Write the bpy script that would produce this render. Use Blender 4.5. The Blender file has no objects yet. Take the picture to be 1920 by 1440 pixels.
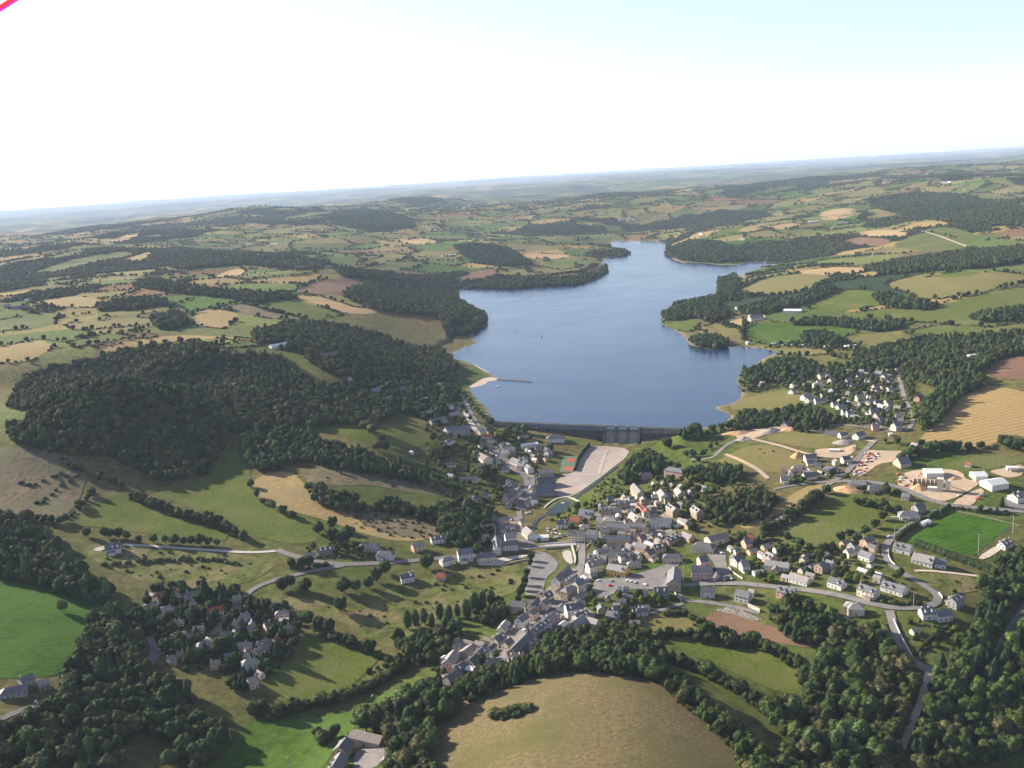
import bpy, bmesh, math, random
import numpy as np
from mathutils import Vector, Matrix
from mathutils.geometry import delaunay_2d_cdt
random.seed(7)
rng = np.random.default_rng(11)
R = math.radians
scene = bpy.context.scene
COL = scene.collection

# ------------------------------------------------------------------ camera
F_PX = 1850.0                      # focal length in pixels of the 1920 px wide photo
CAM_Z = 365.0
PITCH, ROLL = R(12.2), R(3.5)
RW = np.array([1.0, 0, 0]); UW = np.array([0, math.sin(PITCH), math.cos(PITCH)])
FW = np.array([0, math.cos(PITCH), -math.sin(PITCH)])
CR = math.cos(ROLL) * RW - math.sin(ROLL) * UW
CU = math.sin(ROLL) * RW + math.cos(ROLL) * UW
cam = bpy.data.cameras.new('camera'); cam.sensor_width = 36.0
cam.lens = 36.0 * F_PX / 1920.0; cam.clip_start = 0.2; cam.clip_end = 200000.0
camo = bpy.data.objects.new('camera', cam); COL.objects.link(camo)
HAZE_D = 2.4e-5
camo.matrix_world = Matrix(((CR[0], CU[0], -FW[0], 0), (CR[1], CU[1], -FW[1], 0), (CR[2], CU[2], -FW[2], CAM_Z), (0, 0, 0, 1)))
scene.camera = camo

# ------------------------------------------------------------------ daylight
SUN_EL, SUN_AZ = R(22.5), R(33)      # azimuth: beyond due left, away from the camera
to_sun = Vector((-math.cos(SUN_EL) * math.cos(SUN_AZ), math.cos(SUN_EL) * math.sin(SUN_AZ), math.sin(SUN_EL)))
sun = bpy.data.lights.new('sun', 'SUN'); sun.energy = 5.0; sun.angle = R(0.5); sun.color = (1.0, 0.92, 0.79)
suno = bpy.data.objects.new('sun', sun); COL.objects.link(suno)
suno.rotation_euler = to_sun.to_track_quat('Z', 'Y').to_euler(); suno.location = (0, 0, 2000)
world = bpy.data.worlds.new('World'); scene.world = world; world.use_nodes = True
wn = world.node_tree.nodes; wl = world.node_tree.links
sky = wn.new('ShaderNodeTexSky'); sky.sky_type = 'NISHITA'; sky.sun_disc = False
sky.sun_elevation = SUN_EL; sky.sun_rotation = math.atan2(to_sun.x, to_sun.y)
sky.altitude = 700; sky.air_density = 1.0; sky.dust_density = 0.4; sky.ozone_density = 1.2
bg = wn['Background']; bg.inputs[1].default_value = 0.07
soft = wn.new('ShaderNodeHueSaturation'); soft.inputs['Saturation'].default_value = 0.62      # thin milky summer sky
wl.new(sky.outputs[0], soft.inputs['Color']); 
tint = wn.new('ShaderNodeMix'); tint.data_type = 'RGBA'; tint.blend_type = 'MULTIPLY'; tint.inputs['Factor'].default_value = 1.0; tint.inputs['B'].default_value = (.93, .98, 1.13, 1)
wl.new(soft.outputs[0], tint.inputs['A']); wl.new(tint.outputs['Result'], bg.inputs[0])
vs = scene.view_settings; vs.view_transform = 'Standard'; vs.look = 'None'; vs.gamma = 1.0; vs.use_curve_mapping = False
vs.exposure = 1.57
scene.cycles.max_bounces = 6; scene.cycles.diffuse_bounces = 2; scene.cycles.glossy_bounces = 2
scene.cycles.transmission_bounces = 2; scene.cycles.volume_bounces = 0; scene.cycles.transparent_max_bounces = 4

# ------------------------------------------------------------------ pixels of the photo -> points of the land
CROPS = dict(V1=(800,780,8),V2=(1020,860,8),V3=(1200,860,8),V4=(820,940,8),V5=(1040,1000,8),V6=(1240,1000,8),V7=(810,1120,8),
    V8=(960,1060,8),S1=(1380,660,8),S2=(1560,680,8),S3=(1460,800,8),S4=(1680,820,8),S5=(1460,960,8),S6=(1660,960,8),S7=(240,1080,8),
    S8=(420,1120,8),T1=(640,680,8),T2=(560,1320,8),T3=(1380,600,8),T5=(920,780,8),T6=(500,960,8),T7=(0,1240,5.2917),T8=(1560,1100,5.2917),
    A1=(0,960,4),A2=(480,960,4),C4=(0,640,3),C5=(560,640,4),C6=(960,720,4),C7=(1440,600,4),C8=(1440,900,4),A5=(400,1140,4.8),A6=(800,1140,4.8),
    A8=(1520,1140,4.8),F1=(0,260,3),F2=(640,260,3),F3=(1280,260,3))
def cp(code, pts):
    x, y, s = CROPS[code]
    return [(x + p[0] / s, y + p[1] / s) for p in pts]
def rays(uv):
    uv = np.asarray(uv, float).reshape(-1, 2)
    d = FW[None] + CR[None] * ((uv[:, :1] - 960) / F_PX) + CU[None] * ((720 - uv[:, 1:2]) / F_PX)
    return d
def on_plane(uv, z):
    d = rays(uv); t = (np.asarray(z, float) - CAM_Z) / d[:, 2]
    return d[:, :2] * t[:, None]

def hsh(ix, iy, k=0):
    h = np.sin(ix * 127.1 + iy * 311.7 + k * 74.7) * 43758.5453
    return h - np.floor(h)
def vnoise(x, y, k=0):
    ix = np.floor(x); iy = np.floor(y); fx = x - ix; fy = y - iy
    fx = fx * fx * (3 - 2 * fx); fy = fy * fy * (3 - 2 * fy)
    a = hsh(ix, iy, k); b = hsh(ix + 1, iy, k); c = hsh(ix, iy + 1, k); d = hsh(ix + 1, iy + 1, k)
    return (a * (1 - fx) + b * fx) * (1 - fy) + (c * (1 - fx) + d * fx) * fy - 0.5
def fbm(x, y, k=0, n=4):
    s = 0; a = 1.0
    for i in range(n):
        s = s + a * vnoise(x * 2 ** i, y * 2 ** i, k + i * 7); a *= 0.5
    return s

LAKE_PX = [(930,794),(918,772),(905,757),(893,745),(880,728),(905,722),(920,714),(936,712),(923,703),(908,693),(893,685),(870,676),(850,673),
    (853,661),(873,650),(896,643),(888,635),(887,623),(913,610),(917,597),(912,583),(887,572),(863,562),(862,542),(893,539),(953,543),(1007,538),
    (1073,535),(1120,523),(1137,508),(1130,490),(1140,482),(1173,480),(1182,473),(1173,468),(1153,467),(1147,460),(1146,452),(1173,451),(1200,453),
    (1227,451),(1247,457),(1245,473),(1263,487),(1280,493),(1320,493),(1347,497),(1385,497),(1407,491),(1463,493),(1440,498),(1412,507),(1397,512),
    (1380,525),(1350,530),(1345,547),(1335,556),(1300,562),(1260,569),(1240,592),(1240,607),(1260,617),(1280,628),(1293,647),(1330,656),(1380,650),
    (1427,653),(1460,660),(1430,673),(1410,687),(1385,703),(1380,717),(1390,729),(1389,745),(1372,757),(1343,762),(1342,767),(1360,774),(1372,782),
    (1350,797),(1322,802),(1285,805),(1270,807),(1140,806),(990,799),(960,796)]
LAKE = on_plane(LAKE_PX, 0.0)
DAM_A, DAM_B = on_plane([(930, 794)], 0.0)[0], on_plane([(1272, 807)], 0.0)[0]

CTRL = [(1150,850,-20),(1040,824,-10),(1090,834,-15),(1110,880,-23),(1050,950,-28),(1000,1000,-27),(1060,1030,-27),(1010,1080,-26),(1080,1110,-22),(960,1180,-26),(880,1230,-27),
 (850,1140,-31),(780,1180,-33),(700,1240,-37),(620,1330,-42),(560,1400,-45),(650,1400,-38),(400,1170,-24),(300,1130,-20),(80,1150,-4),(250,1330,-30),(60,1300,-14),
 (1100,1300,-7),(1150,1400,-1),(900,1420,-18),(1350,1410,-13),(1100,1238,-17),(960,1330,-14),(1250,1320,-10),(1150,1480,2),
 (1190,960,-14),(1230,1000,-14),(1290,950,-8),(1310,1080,-17),(1250,1110,-19),(1180,1100,-20),(1450,1100,-12),(1560,1060,-5),(1700,1040,0),(1780,1000,2),
 (1680,1140,-4),(1740,1150,-4),(1700,1220,-12),(1730,1270,-19),(1690,1400,-28),(1850,1300,-22),(1280,1150,-24),(1400,1180,-24),(1400,1240,-27),
 (1500,1330,-31),(1600,1300,-29),(1880,1420,-34),(1900,1200,-20),(1330,870,1),(1450,850,7),(1560,870,9),(1480,950,1),(1560,960,3),(1700,910,9),
 (1850,920,11),(1820,780,28),(1900,700,42),(1620,740,13),(1700,690,24),(1450,750,8),(1480,700,6),(1280,590,9),(1400,580,18),(1500,620,12),
 (1550,560,26),(1450,530,16),(1700,560,38),(1850,540,60),(1850,610,38),(1700,620,24),(880,880,-18),(950,850,-14),(830,900,-13),(760,870,-2),
 (700,800,18),(800,770,14),(850,750,5),(790,720,14),(450,970,-3),(620,900,10),(700,960,-9),(350,980,1),(180,950,12),(60,900,26),(320,920,8),
 (230,770,62),(100,800,55),(380,850,22),(330,680,84),(150,700,76),(550,720,52),(650,750,30),(450,640,84),(700,680,46),(820,650,18),(780,600,22),
 (600,560,68),(740,560,40),(650,525,70),(250,640,88),(100,620,88),(300,550,88),(0,700,80),(550,480,95),(350,460,112),(480,397,150),(740,376,118),
 (150,500,80),(50,450,50),(900,520,12),(1000,500,10),(1050,460,16),(900,440,42),(1200,430,10),(1330,470,10),(1400,440,30),(1600,430,56),(1700,400,84),
 (1850,400,112),(1700,340,140),(1450,350,112),(1880,310,160),(1000,380,42),(1200,350,62),(240,741,26),(130,747,34),(345,759,20),(0,1000,12),(0,1250,-8),(200,1030,-3),(220,1110,-11),
 (150,1400,-26),(350,1350,-37),(300,1260,-28),(500,1280,-34),(450,1420,-46),(560,1080,-16),(700,1070,-18),(850,1050,-20),(600,1150,-26),(800,1100,-27)]
_c = np.array(CTRL, float)
_P = on_plane(_c[:, :2], _c[:, 2]); _Z = _c[:, 2]
_sh = LAKE[1:78:3]
_P = np.vstack([_P, _sh]); _Z = np.concatenate([_Z, np.full(len(_sh), 1.5)])
_far = np.array([(-14000,14000),(-6000,15000),(2000,16000),(9000,14000),(14000,12000),(0,24000),(-22000,26000),(22000,24000),(-4000,200),(4000,200),(0,-500),(-2500,600),(2500,600)], float)
_P = np.vstack([_P, _far]); _Z = np.concatenate([_Z, [-95,-50,40,70,90,50,-150,0,40,30,-20,20,0]])
_k = lambda d2: np.sqrt(d2 + 70.0 ** 2)
_A = _k(((_P[:, None] - _P[None]) ** 2).sum(-1)) - np.eye(len(_P)) * 9.0
_M = np.block([[_A, np.ones((len(_P), 1))], [np.ones((1, len(_P))), np.zeros((1, 1))]])
_W = np.linalg.solve(_M, np.concatenate([_Z, [0]]))

def seg_dist(P, A, B):
    ab = B - A; t = np.clip(((P - A) @ ab) / (ab @ ab + 1e-9), 0, 1)
    return np.hypot(*(P - (A + t[:, None] * ab)).T)
def inside(P, poly):
    x, y = P[:, 0], P[:, 1]; r = np.zeros(len(P), bool); n = len(poly); j = n - 1
    for i in range(n):
        xi, yi = poly[i]; xj, yj = poly[j]
        if yi != yj:
            c = ((yi > y) != (yj > y)) & (x < (xj - xi) * (y - yi) / (yj - yi) + xi); r ^= c
        j = i
    return r
def lake_sd(P):
    d = np.full(len(P), 1e9)
    n = len(LAKE)
    for i in range(n):
        d = np.minimum(d, seg_dist(P, LAKE[i], LAKE[(i + 1) % n]))
    return np.where(inside(P, LAKE), -d, d)
LK0, LK1 = LAKE.min(0) - 450, LAKE.max(0) + 450
_dab = (DAM_B - DAM_A); _dn = np.array([_dab[1], -_dab[0]]) / np.linalg.norm(_dab)     # towards the camera
if _dn[1] > 0: _dn = -_dn
def H0(P):
    P = np.asarray(P, float).reshape(-1, 2); out = np.empty(len(P))
    for s in range(0, len(P), 40000):
        Q = P[s:s + 40000]
        z = _k(((Q[:, None] - _P[None]) ** 2).sum(-1)) @ _W[:-1] + _W[-1]
        r = np.hypot(Q[:, 0], Q[:, 1])
        z = z + 1.6 * fbm(Q[:, 0] / 150, Q[:, 1] / 150, 3, 3)
        far = np.clip((r - 1700) / 3500, 0, 1)
        z = z + far * 74 * fbm(Q[:, 0] / 900, Q[:, 1] / 900, 21, 4)
        vf = np.clip((r - 7000) / 9000, 0, 1)
        z = z + vf * (120 * fbm(Q[:, 0] / 4200, Q[:, 1] / 4200, 41, 4) - 30)
        m = (Q[:, 0] > LK0[0]) & (Q[:, 0] < LK1[0]) & (Q[:, 1] > LK0[1]) & (Q[:, 1] < LK1[1])
        if m.any():
            q = Q[m]; sd = lake_sd(q); zz = z[m]
            t = ((q - DAM_A) @ _dab) / (_dab @ _dab); down = (q - DAM_A) @ _dn
            free = np.clip((down + 16) / 9, 0, 1) * np.clip((t + 0.06) / 0.1, 0, 1) * np.clip((1.06 - t) / 0.1, 0, 1)
            w = np.clip(sd / 260, 0, 1); w = w * w * (3 - 2 * w)
            lift = (1 - w) * np.minimum(0.10 * sd, 14) + w * np.maximum(zz, 3 + 0.01 * sd)
            side = np.clip((down + 30) / 120, 0, 1)          # below the dam the ground may fall under the lake level
            lift = lift * (1 - side) + side * np.where(sd > 60, zz, lift * (1 - np.clip(sd / 60, 0, 1)) + zz * np.clip(sd / 60, 0, 1))
            zz2 = np.where((sd < 0) & (free < .5), np.maximum(-7, 0.22 * sd), lift * (1 - free) + np.minimum(zz, np.where(down < (6 + 14 * ((t > .57) & (t < .83))), np.where((t > .58) & (t < .82), -19.5, -7.0), 99.0)) * free)
            z[m] = np.where(free > .5, np.minimum(zz2, np.where(down < 3, np.where((t > .58) & (t < .82), -19.5, -9.0), 99.0)), zz2)
        out[s:s + 40000] = z
    return out

BUMPS = [(on_plane([(u, v)], z)[0], a, sg) for u, v, z, a, sg in [(215,800,50,36,92),(330,690,80,16,170),(1135,1335,-5,9,85),(80,880,22,9,90),(700,825,12,6,55),(560,560,78,26,170),(600,530,70,22,150),
    (720,600,35,18,150),(1470,530,20,12,150),(1780,530,50,20,260),(470,400,140,40,420),(740,378,115,35,420),(150,500,70,30,300),(300,560,85,18,200)]]
def H(P):
    P = np.asarray(P, float).reshape(-1, 2); z = H0(P)
    for c, a, sg in BUMPS:
        d2 = ((P - c) ** 2).sum(1); z = z + a * np.exp(-d2 / (2 * sg * sg)) * (z > 6 if a > 10 else 1)
    return z
# the land is sampled once on a fan of rings and spokes; that fan is also the ground mesh
NA, NR = 740, 1060
ang = np.linspace(R(-47), R(47), NA); rad = np.geomspace(230, 62000, NR)
GX = (np.sin(ang)[None] * rad[:, None]).ravel(); GY = (np.cos(ang)[None] * rad[:, None]).ravel()
GP = np.stack([GX, GY], 1); GZ = H(GP); GZ2 = GZ.reshape(NR, NA)
def HF(P):
    r = np.hypot(P[:, 0], P[:, 1]); a = np.arctan2(P[:, 0], P[:, 1])
    fr = np.clip(np.log(r / 230) / math.log(62000 / 230) * (NR - 1), 0, NR - 1.001); fa = np.clip((a - ang[0]) / (ang[-1] - ang[0]) * (NA - 1), 0, NA - 1.001)
    i = fr.astype(int); j = fa.astype(int); u = fr - i; v = fa - j
    return (GZ2[i, j] * (1 - u) + GZ2[i + 1, j] * u) * (1 - v) + (GZ2[i, j + 1] * (1 - u) + GZ2[i + 1, j + 1] * u) * v
RAY_R = np.concatenate([np.geomspace(420, 3000, 260), np.geomspace(3030, 60000, 240)])
def unproj(uv, h=0.0):
    """world x,y,z where the view ray of each photo pixel meets the land (raised by h)"""
    d = rays(uv); hd = np.hypot(d[:, 0], d[:, 1]); dirs = d[:, :2] / hd[:, None]; sl = d[:, 2] / hd
    res = np.empty((len(d), 3))
    for s in range(0, len(d), 60):
        D = dirs[s:s + 60]; S = sl[s:s + 60]
        pts = D[:, None, :] * RAY_R[None, :, None]
        g = HF(pts.reshape(-1, 2)).reshape(len(D), -1) + h
        diff = CAM_Z + S[:, None] * RAY_R[None] - g
        for i in range(len(D)):
            k = np.argmax(diff[i] < 0)
            if diff[i][k] >= 0: rr = RAY_R[-1]
            elif k == 0: rr = RAY_R[0]
            else:
                a, b = diff[i][k - 1], diff[i][k]; rr = RAY_R[k - 1] + (RAY_R[k] - RAY_R[k - 1]) * a / (a - b)
            res[s + i, :2] = D[i] * rr
    for it in range(2):                                       # refine on the smooth land
        g = H(res[:, :2]) + h; r = np.hypot(res[:, 0], res[:, 1])
        zr = CAM_Z + sl * r
        slope = np.minimum(sl, -0.02)
        r2 = np.clip(r + np.clip((g - zr) / slope, -0.02 * r, 0.02 * r) * 0.5, 400, 60000)
        ok = np.abs(CAM_Z + sl * r2 - (H(dirs * r2[:, None]) + h)) < np.abs(zr - g)
        r = np.where(ok, r2, r); res[:, :2] = dirs * r[:, None]
    res[:, 2] = H(res[:, :2])
    return res
def densify(pts, n=6, closed=True):
    out = []
    m = len(pts)
    for i in range(m if closed else m - 1):
        a = np.array(pts[i], float); b = np.array(pts[(i + 1) % m], float)
        k = max(1, int(np.hypot(*(b - a)) / n))
        for j in range(k): out.append(a + (b - a) * j / k)
    if not closed: out.append(np.array(pts[-1], float))
    return np.array(out)
def smooth_poly(pts, closed=True, it=2):
    P = np.asarray(pts, float)
    for _ in range(it):                                       # Chaikin corner cutting
        if closed:
            Q = np.roll(P, -1, 0); P = np.stack([P * .75 + Q * .25, P * .25 + Q * .75], 1).reshape(-1, 2)
        else:
            A, B = P[:-1], P[1:]; M = np.stack([A * .75 + B * .25, A * .25 + B * .75], 1).reshape(-1, 2)
            P = np.vstack([P[:1], M, P[-1:]])
    return P

# ------------------------------------------------------------------ object helpers
def tag(o, label=None, cat=None, group=None, kind=None):
    if label: o['label'] = label
    if cat: o['category'] = cat
    if group: o['group'] = group
    if kind: o['kind'] = kind
    return o
def link(o, parent=None):
    COL.objects.link(o)
    if parent is not None: o.parent = parent
    return o
def new_mesh(name, V, Fc, mats=(), smooth=False, midx=None):
    me = bpy.data.meshes.new(name); me.from_pydata([tuple(map(float, v)) for v in V], [], Fc)
    for m in (mats if isinstance(mats, (list, tuple)) else [mats]): me.materials.append(m)
    if midx is not None: me.polygons.foreach_set('material_index', midx)
    if smooth: me.polygons.foreach_set('use_smooth', [True] * len(me.polygons))
    me.update(); return me
def mobj(name, V, Fc, mat, parent=None, smooth=False):
    return link(bpy.data.objects.new(name, new_mesh(name, V, Fc, mat, smooth)), parent)
def empty(name, loc, rz=0.0):
    o = bpy.data.objects.new(name, None); o.location = loc; o.rotation_euler = (0, 0, rz); o.empty_display_size = 1.0
    return link(o)
class MB:
    def __init__(s): s.V = []; s.F = []
    def add(s, V, Fc):
        n = len(s.V); s.V += [tuple(v) for v in V]; s.F += [tuple(i + n for i in f) for f in Fc]
    def box(s, x0, x1, y0, y1, z0, z1):
        s.add([(x0,y0,z0),(x1,y0,z0),(x1,y1,z0),(x0,y1,z0),(x0,y0,z1),(x1,y0,z1),(x1,y1,z1),(x0,y1,z1)],
              [(0,3,2,1),(4,5,6,7),(0,1,5,4),(1,2,6,5),(2,3,7,6),(3,0,4,7)])
    def tube(s, a, b, r0, r1=None, n=8):
        r1 = r0 if r1 is None else r1
        a = Vector(a); b = Vector(b); d = (b - a).normalized(); u = d.orthogonal().normalized(); v = d.cross(u)
        V = []
        for p, r in ((a, r0), (b, r1)):
            for i in range(n):
                t = 2 * math.pi * i / n; V.append(p + u * (r * math.cos(t)) + v * (r * math.sin(t)))
        Fc = [(i, (i + 1) % n, n + (i + 1) % n, n + i) for i in range(n)] + [tuple(range(n - 1, -1, -1)), tuple(range(n, 2 * n))]
        s.add(V, Fc)
    def bar(s, A, B, w, z0a, z1a, z0b=None, z1b=None):         # upright slab between two plan points
        A = np.array(A, float); B = np.array(B, float); d = B - A; d /= (np.hypot(*d) + 1e-9); n = np.array([-d[1], d[0]]) * w / 2
        z0b = z0a if z0b is None else z0b; z1b = z1a if z1b is None else z1b
        V = [(*(A - n), z0a), (*(B - n), z0b), (*(B + n), z0b), (*(A + n), z0a), (*(A - n), z1a), (*(B - n), z1b), (*(B + n), z1b), (*(A + n), z1a)]
        s.add(V, [(0,3,2,1),(4,5,6,7),(0,1,5,4),(1,2,6,5),(2,3,7,6),(3,0,4,7)])
    def obj(s, name, mat, parent=None, smooth=False): return mobj(name, s.V, s.F, mat, parent, smooth)
    def mesh(s, name, mat, smooth=False): return new_mesh(name, s.V, s.F, mat, smooth)

# ------------------------------------------------------------------ materials
ALB = 0.80                        # the film is exposed for the village, every surface sits a little darker
def mat(name, col, var=0.15, scale=0.2, rough=0.9, col2=None, rnd=0.0, bump=0.0, bscale=1.0, spec=0.04, metal=0.0, coord='Object', detail=6, big=None, stripes=None):
    m = bpy.data.materials.new(name); m.use_nodes = True
    n = m.node_tree.nodes; l = m.node_tree.links; b = n['Principled BSDF']
    b.inputs['Roughness'].default_value = rough; b.inputs['Metallic'].default_value = metal
    b.inputs['Specular IOR Level'].default_value = spec
    tc = n.new('ShaderNodeTexCoord')
    nz = n.new('ShaderNodeTexNoise'); nz.inputs['Scale'].default_value = scale; nz.inputs['Detail'].default_value = detail; nz.inputs['Roughness'].default_value = 0.62
    l.new(tc.outputs[coord], nz.inputs['Vector'])
    rp = n.new('ShaderNodeValToRGB'); e = rp.color_ramp.elements; e[0].position = 0.34; e[1].position = 0.66
    c = np.array(col) * ALB; c2 = np.array(col2) if col2 is not None else c * (1 + var); c1 = c if col2 is not None else c * (1 - var)
    e[0].color = (*np.clip(c1, 0, 1), 1); e[1].color = (*np.clip(c2, 0, 1), 1)
    l.new(nz.outputs['Fac'], rp.inputs['Fac']); out = rp.outputs['Color']
    if big:                                                    # broad patches of a third colour: big = (scale, colour, amount)
        nb = n.new('ShaderNodeTexNoise'); nb.inputs['Scale'].default_value = big[0]; nb.inputs['Detail'].default_value = 5; nb.inputs['Roughness'].default_value = 0.6
        l.new(tc.outputs[coord], nb.inputs['Vector'])
        r2 = n.new('ShaderNodeValToRGB'); r2.color_ramp.elements[0].position = 0.46; r2.color_ramp.elements[1].position = 0.62
        r2.color_ramp.elements[1].color = (big[2], big[2], big[2], 1)
        l.new(nb.outputs['Fac'], r2.inputs['Fac'])
        mx = n.new('ShaderNodeMix'); mx.data_type = 'RGBA'; l.new(r2.outputs['Color'], mx.inputs['Factor']); l.new(out, mx.inputs['A'])
        mx.inputs['B'].default_value = (*(np.array(big[1]) * ALB), 1); out = mx.outputs['Result']
    if stripes:                                                # tramlines left by the drill or the mower: (scale, angle, amount)
        mp = n.new('ShaderNodeMapping'); mp.inputs['Rotation'].default_value = (0, 0, stripes[1]); l.new(tc.outputs[coord], mp.inputs['Vector'])
        wv = n.new('ShaderNodeTexWave'); wv.inputs['Scale'].default_value = stripes[0]; wv.inputs['Distortion'].default_value = stripes[3] if len(stripes) > 3 else 2.0; wv.inputs['Detail'].default_value = 2
        wv.inputs['Detail Scale'].default_value = 0.15
        l.new(mp.outputs[0], wv.inputs['Vector'])
        mm = n.new('ShaderNodeMath'); mm.operation = 'MULTIPLY'; mm.inputs[1].default_value = stripes[2]; l.new(wv.outputs['Fac'], mm.inputs[0])
        mx = n.new('ShaderNodeMix'); mx.data_type = 'RGBA'; mx.blend_type = 'MULTIPLY'; l.new(mm.outputs[0], mx.inputs['Factor']); l.new(out, mx.inputs['A'])
        mx.inputs['B'].default_value = (0.45, 0.45, 0.42, 1); out = mx.outputs['Result']
    if rnd:
        oi = n.new('ShaderNodeObjectInfo'); hs = n.new('ShaderNodeHueSaturation')
        mr = n.new('ShaderNodeMapRange'); mr.inputs['To Min'].default_value = 1 - rnd; mr.inputs['To Max'].default_value = 1 + rnd
        l.new(oi.outputs['Random'], mr.inputs['Value']); l.new(mr.outputs[0], hs.inputs['Value'])
        mh = n.new('ShaderNodeMath'); mh.operation = 'MULTIPLY_ADD'; mh.inputs[1].default_value = 0.05 * min(1, rnd * 2); mh.inputs[2].default_value = 0.5 - 0.025 * min(1, rnd * 2)
        fr = n.new('ShaderNodeMath'); fr.operation = 'MULTIPLY'; fr.inputs[1].default_value = 7.31; l.new(oi.outputs['Random'], fr.inputs[0])
        f2 = n.new('ShaderNodeMath'); f2.operation = 'FRACT'; l.new(fr.outputs[0], f2.inputs[0]); l.new(f2.outputs[0], mh.inputs[0]); l.new(mh.outputs[0], hs.inputs['Hue'])
        l.new(out, hs.inputs['Color']); out = hs.outputs['Color']
    l.new(out, b.inputs['Base Color'])
    if bump:
        nb = n.new('ShaderNodeTexNoise'); nb.inputs['Scale'].default_value = bscale; nb.inputs['Detail'].default_value = 4
        l.new(tc.outputs[coord], nb.inputs['Vector'])
        bp = n.new('ShaderNodeBump'); bp.inputs['Strength'].default_value = bump; bp.inputs['Distance'].default_value = 1.0
        l.new(nb.outputs['Fac'], bp.inputs['Height']); l.new(bp.outputs[0], b.inputs['Normal'])
    return m
# ------------------------------------------------------------------ ground
PAL = [((.105,.145,.045),3),((.15,.17,.06),3),((.075,.135,.03),2),((.22,.19,.085),3),((.30,.22,.105),2),((.20,.125,.075),1),((.17,.15,.075),2)]
PC = np.array([p[0] for p in PAL]) * .70 * np.array((1.0, .97, .78)); PW = np.cumsum([p[1] for p in PAL]) / sum(p[1] for p in PAL)
def cells(P, S):
    """irregular far fields: id of the nearest and second nearest jittered seed and the gap between them"""
    x = P[:, 0] / S; y = P[:, 1] / S
    wx = x + 0.35 * vnoise(x * 1.3, y * 1.3, 90) ; wy = y + 0.35 * vnoise(x * 1.3, y * 1.3, 95)
    bx = np.floor(wx); by = np.floor(wy); best = np.full(len(P), 9e9); sec = best.copy(); bi = np.zeros((len(P), 2)); si = bi.copy()
    for dx in (-1, 0, 1):
        for dy in (-1, 0, 1):
            cx = bx + dx; cy = by + dy
            px = cx + 0.1 + 0.8 * hsh(cx, cy, 1); py = cy + 0.1 + 0.8 * hsh(cx, cy, 2)
            d = np.hypot((wx - px) * 0.8, (wy - py))
            m1 = d < best; m2 = (~m1) & (d < sec)
            sec = np.where(m1, best, np.where(m2, d, sec)); si[m1] = bi[m1]; si[m2] = np.stack([cx, cy], 1)[m2]
            best = np.where(m1, d, best); bi[m1] = np.stack([cx, cy], 1)[m1]
    return bi, si, (sec - best) * S
def cell_col(bi):
    u = hsh(bi[:, 0], bi[:, 1], 5); k = np.searchsorted(PW, np.clip(u, 0, .9999)); c = PC[k]
    return c * (0.8 + 0.45 * hsh(bi[:, 0], bi[:, 1], 6))[:, None]
FARWOOD = lambda P: fbm(P[:, 0] / 620, P[:, 1] / 620, 61, 4) > 0.18
me = bpy.data.meshes.new('ground')
me.vertices.add(len(GP)); me.vertices.foreach_set('co', np.column_stack([GP, GZ]).astype(np.float32).ravel())
ii = (np.arange(NR - 1)[:, None] * NA + np.arange(NA - 1)[None]).ravel()
quads = np.stack([ii, ii + 1, ii + NA + 1, ii + NA], 1).astype(np.int32)
me.loops.add(quads.size); me.polygons.add(len(quads))
me.loops.foreach_set('vertex_index', quads[:, ::1].ravel())
me.polygons.foreach_set('loop_start', np.arange(len(quads), dtype=np.int32) * 4)
me.polygons.foreach_set('use_smooth', np.ones(len(quads), bool))
me.update(calc_edges=True)
gr = np.hypot(GX, GY)
bi, si, gap = cells(GP, 190.0); cA = cell_col(bi)
bi2, _, _ = cells(GP, 420.0); cB = cell_col(bi2)
near = np.clip((2100 - gr) / 500, 0, 1)[:, None]
farb = np.clip((gr - 9000) / 3000, 0, 1)[:, None]
base = cA * (1 - farb) + cB * farb
wd = FARWOOD(GP) & (gr > 2300)
base[wd] = (.025, .04, .018)
g0 = np.array((.060, .082, .016)); g1 = np.array((.105, .088, .034))
mixn = np.clip(fbm(GX / 120, GY / 120, 71, 4) * 1.4 + 0.45, 0, 1)[:, None]
base = base * (1 - near) + (g0 * (1 - mixn) + g1 * mixn) * near
mn = np.array((.035, .048, .024))
hm = np.clip((gr - 8000) / 4000, 0, 1) * (fbm(GX / 300, GY / 500, 81, 3) > -0.02) * 0.75
base = base * (1 - hm[:, None]) + mn * hm[:, None]
_m = (GP > LAKE.min(0) - 40).all(1) & (GP < LAKE.max(0) + 40).all(1); _sd = np.full(len(GP), 99.0); _sd[_m] = lake_sd(GP[_m])
shore = (np.clip(1 - np.maximum(_sd, 0) / 11, 0, 1) * (.45 + .55 * (fbm(GX / 40, GY / 40, 55, 2) > 0)))[:, None]     # bare drawdown band of the reservoir
base = base * (1 - shore) + np.array((.24, .185, .12)) * shore
at = me.color_attributes.new('land_cover', 'FLOAT_COLOR', 'POINT')
at.data.foreach_set('color', np.column_stack([base, np.ones(len(base))]).astype(np.float32).ravel())
gm = bpy.data.materials.new('land_cover'); gm.use_nodes = True
n = gm.node_tree.nodes; l = gm.node_tree.links; b = n['Principled BSDF']; b.inputs['Roughness'].default_value = 0.95; b.inputs['Specular IOR Level'].default_value = 0.03
va = n.new('ShaderNodeVertexColor'); va.layer_name = 'land_cover'
tc = n.new('ShaderNodeTexCoord'); nz = n.new('ShaderNodeTexNoise'); nz.inputs['Scale'].default_value = 0.11; nz.inputs['Detail'].default_value = 8; nz.inputs['Roughness'].default_value = 0.7
l.new(tc.outputs['Object'], nz.inputs['Vector'])
mr = n.new('ShaderNodeMapRange'); mr.inputs['From Min'].default_value = 0.3; mr.inputs['From Max'].default_value = 0.7; mr.inputs['To Min'].default_value = 0.42; mr.inputs['To Max'].default_value = 1.5
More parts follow.
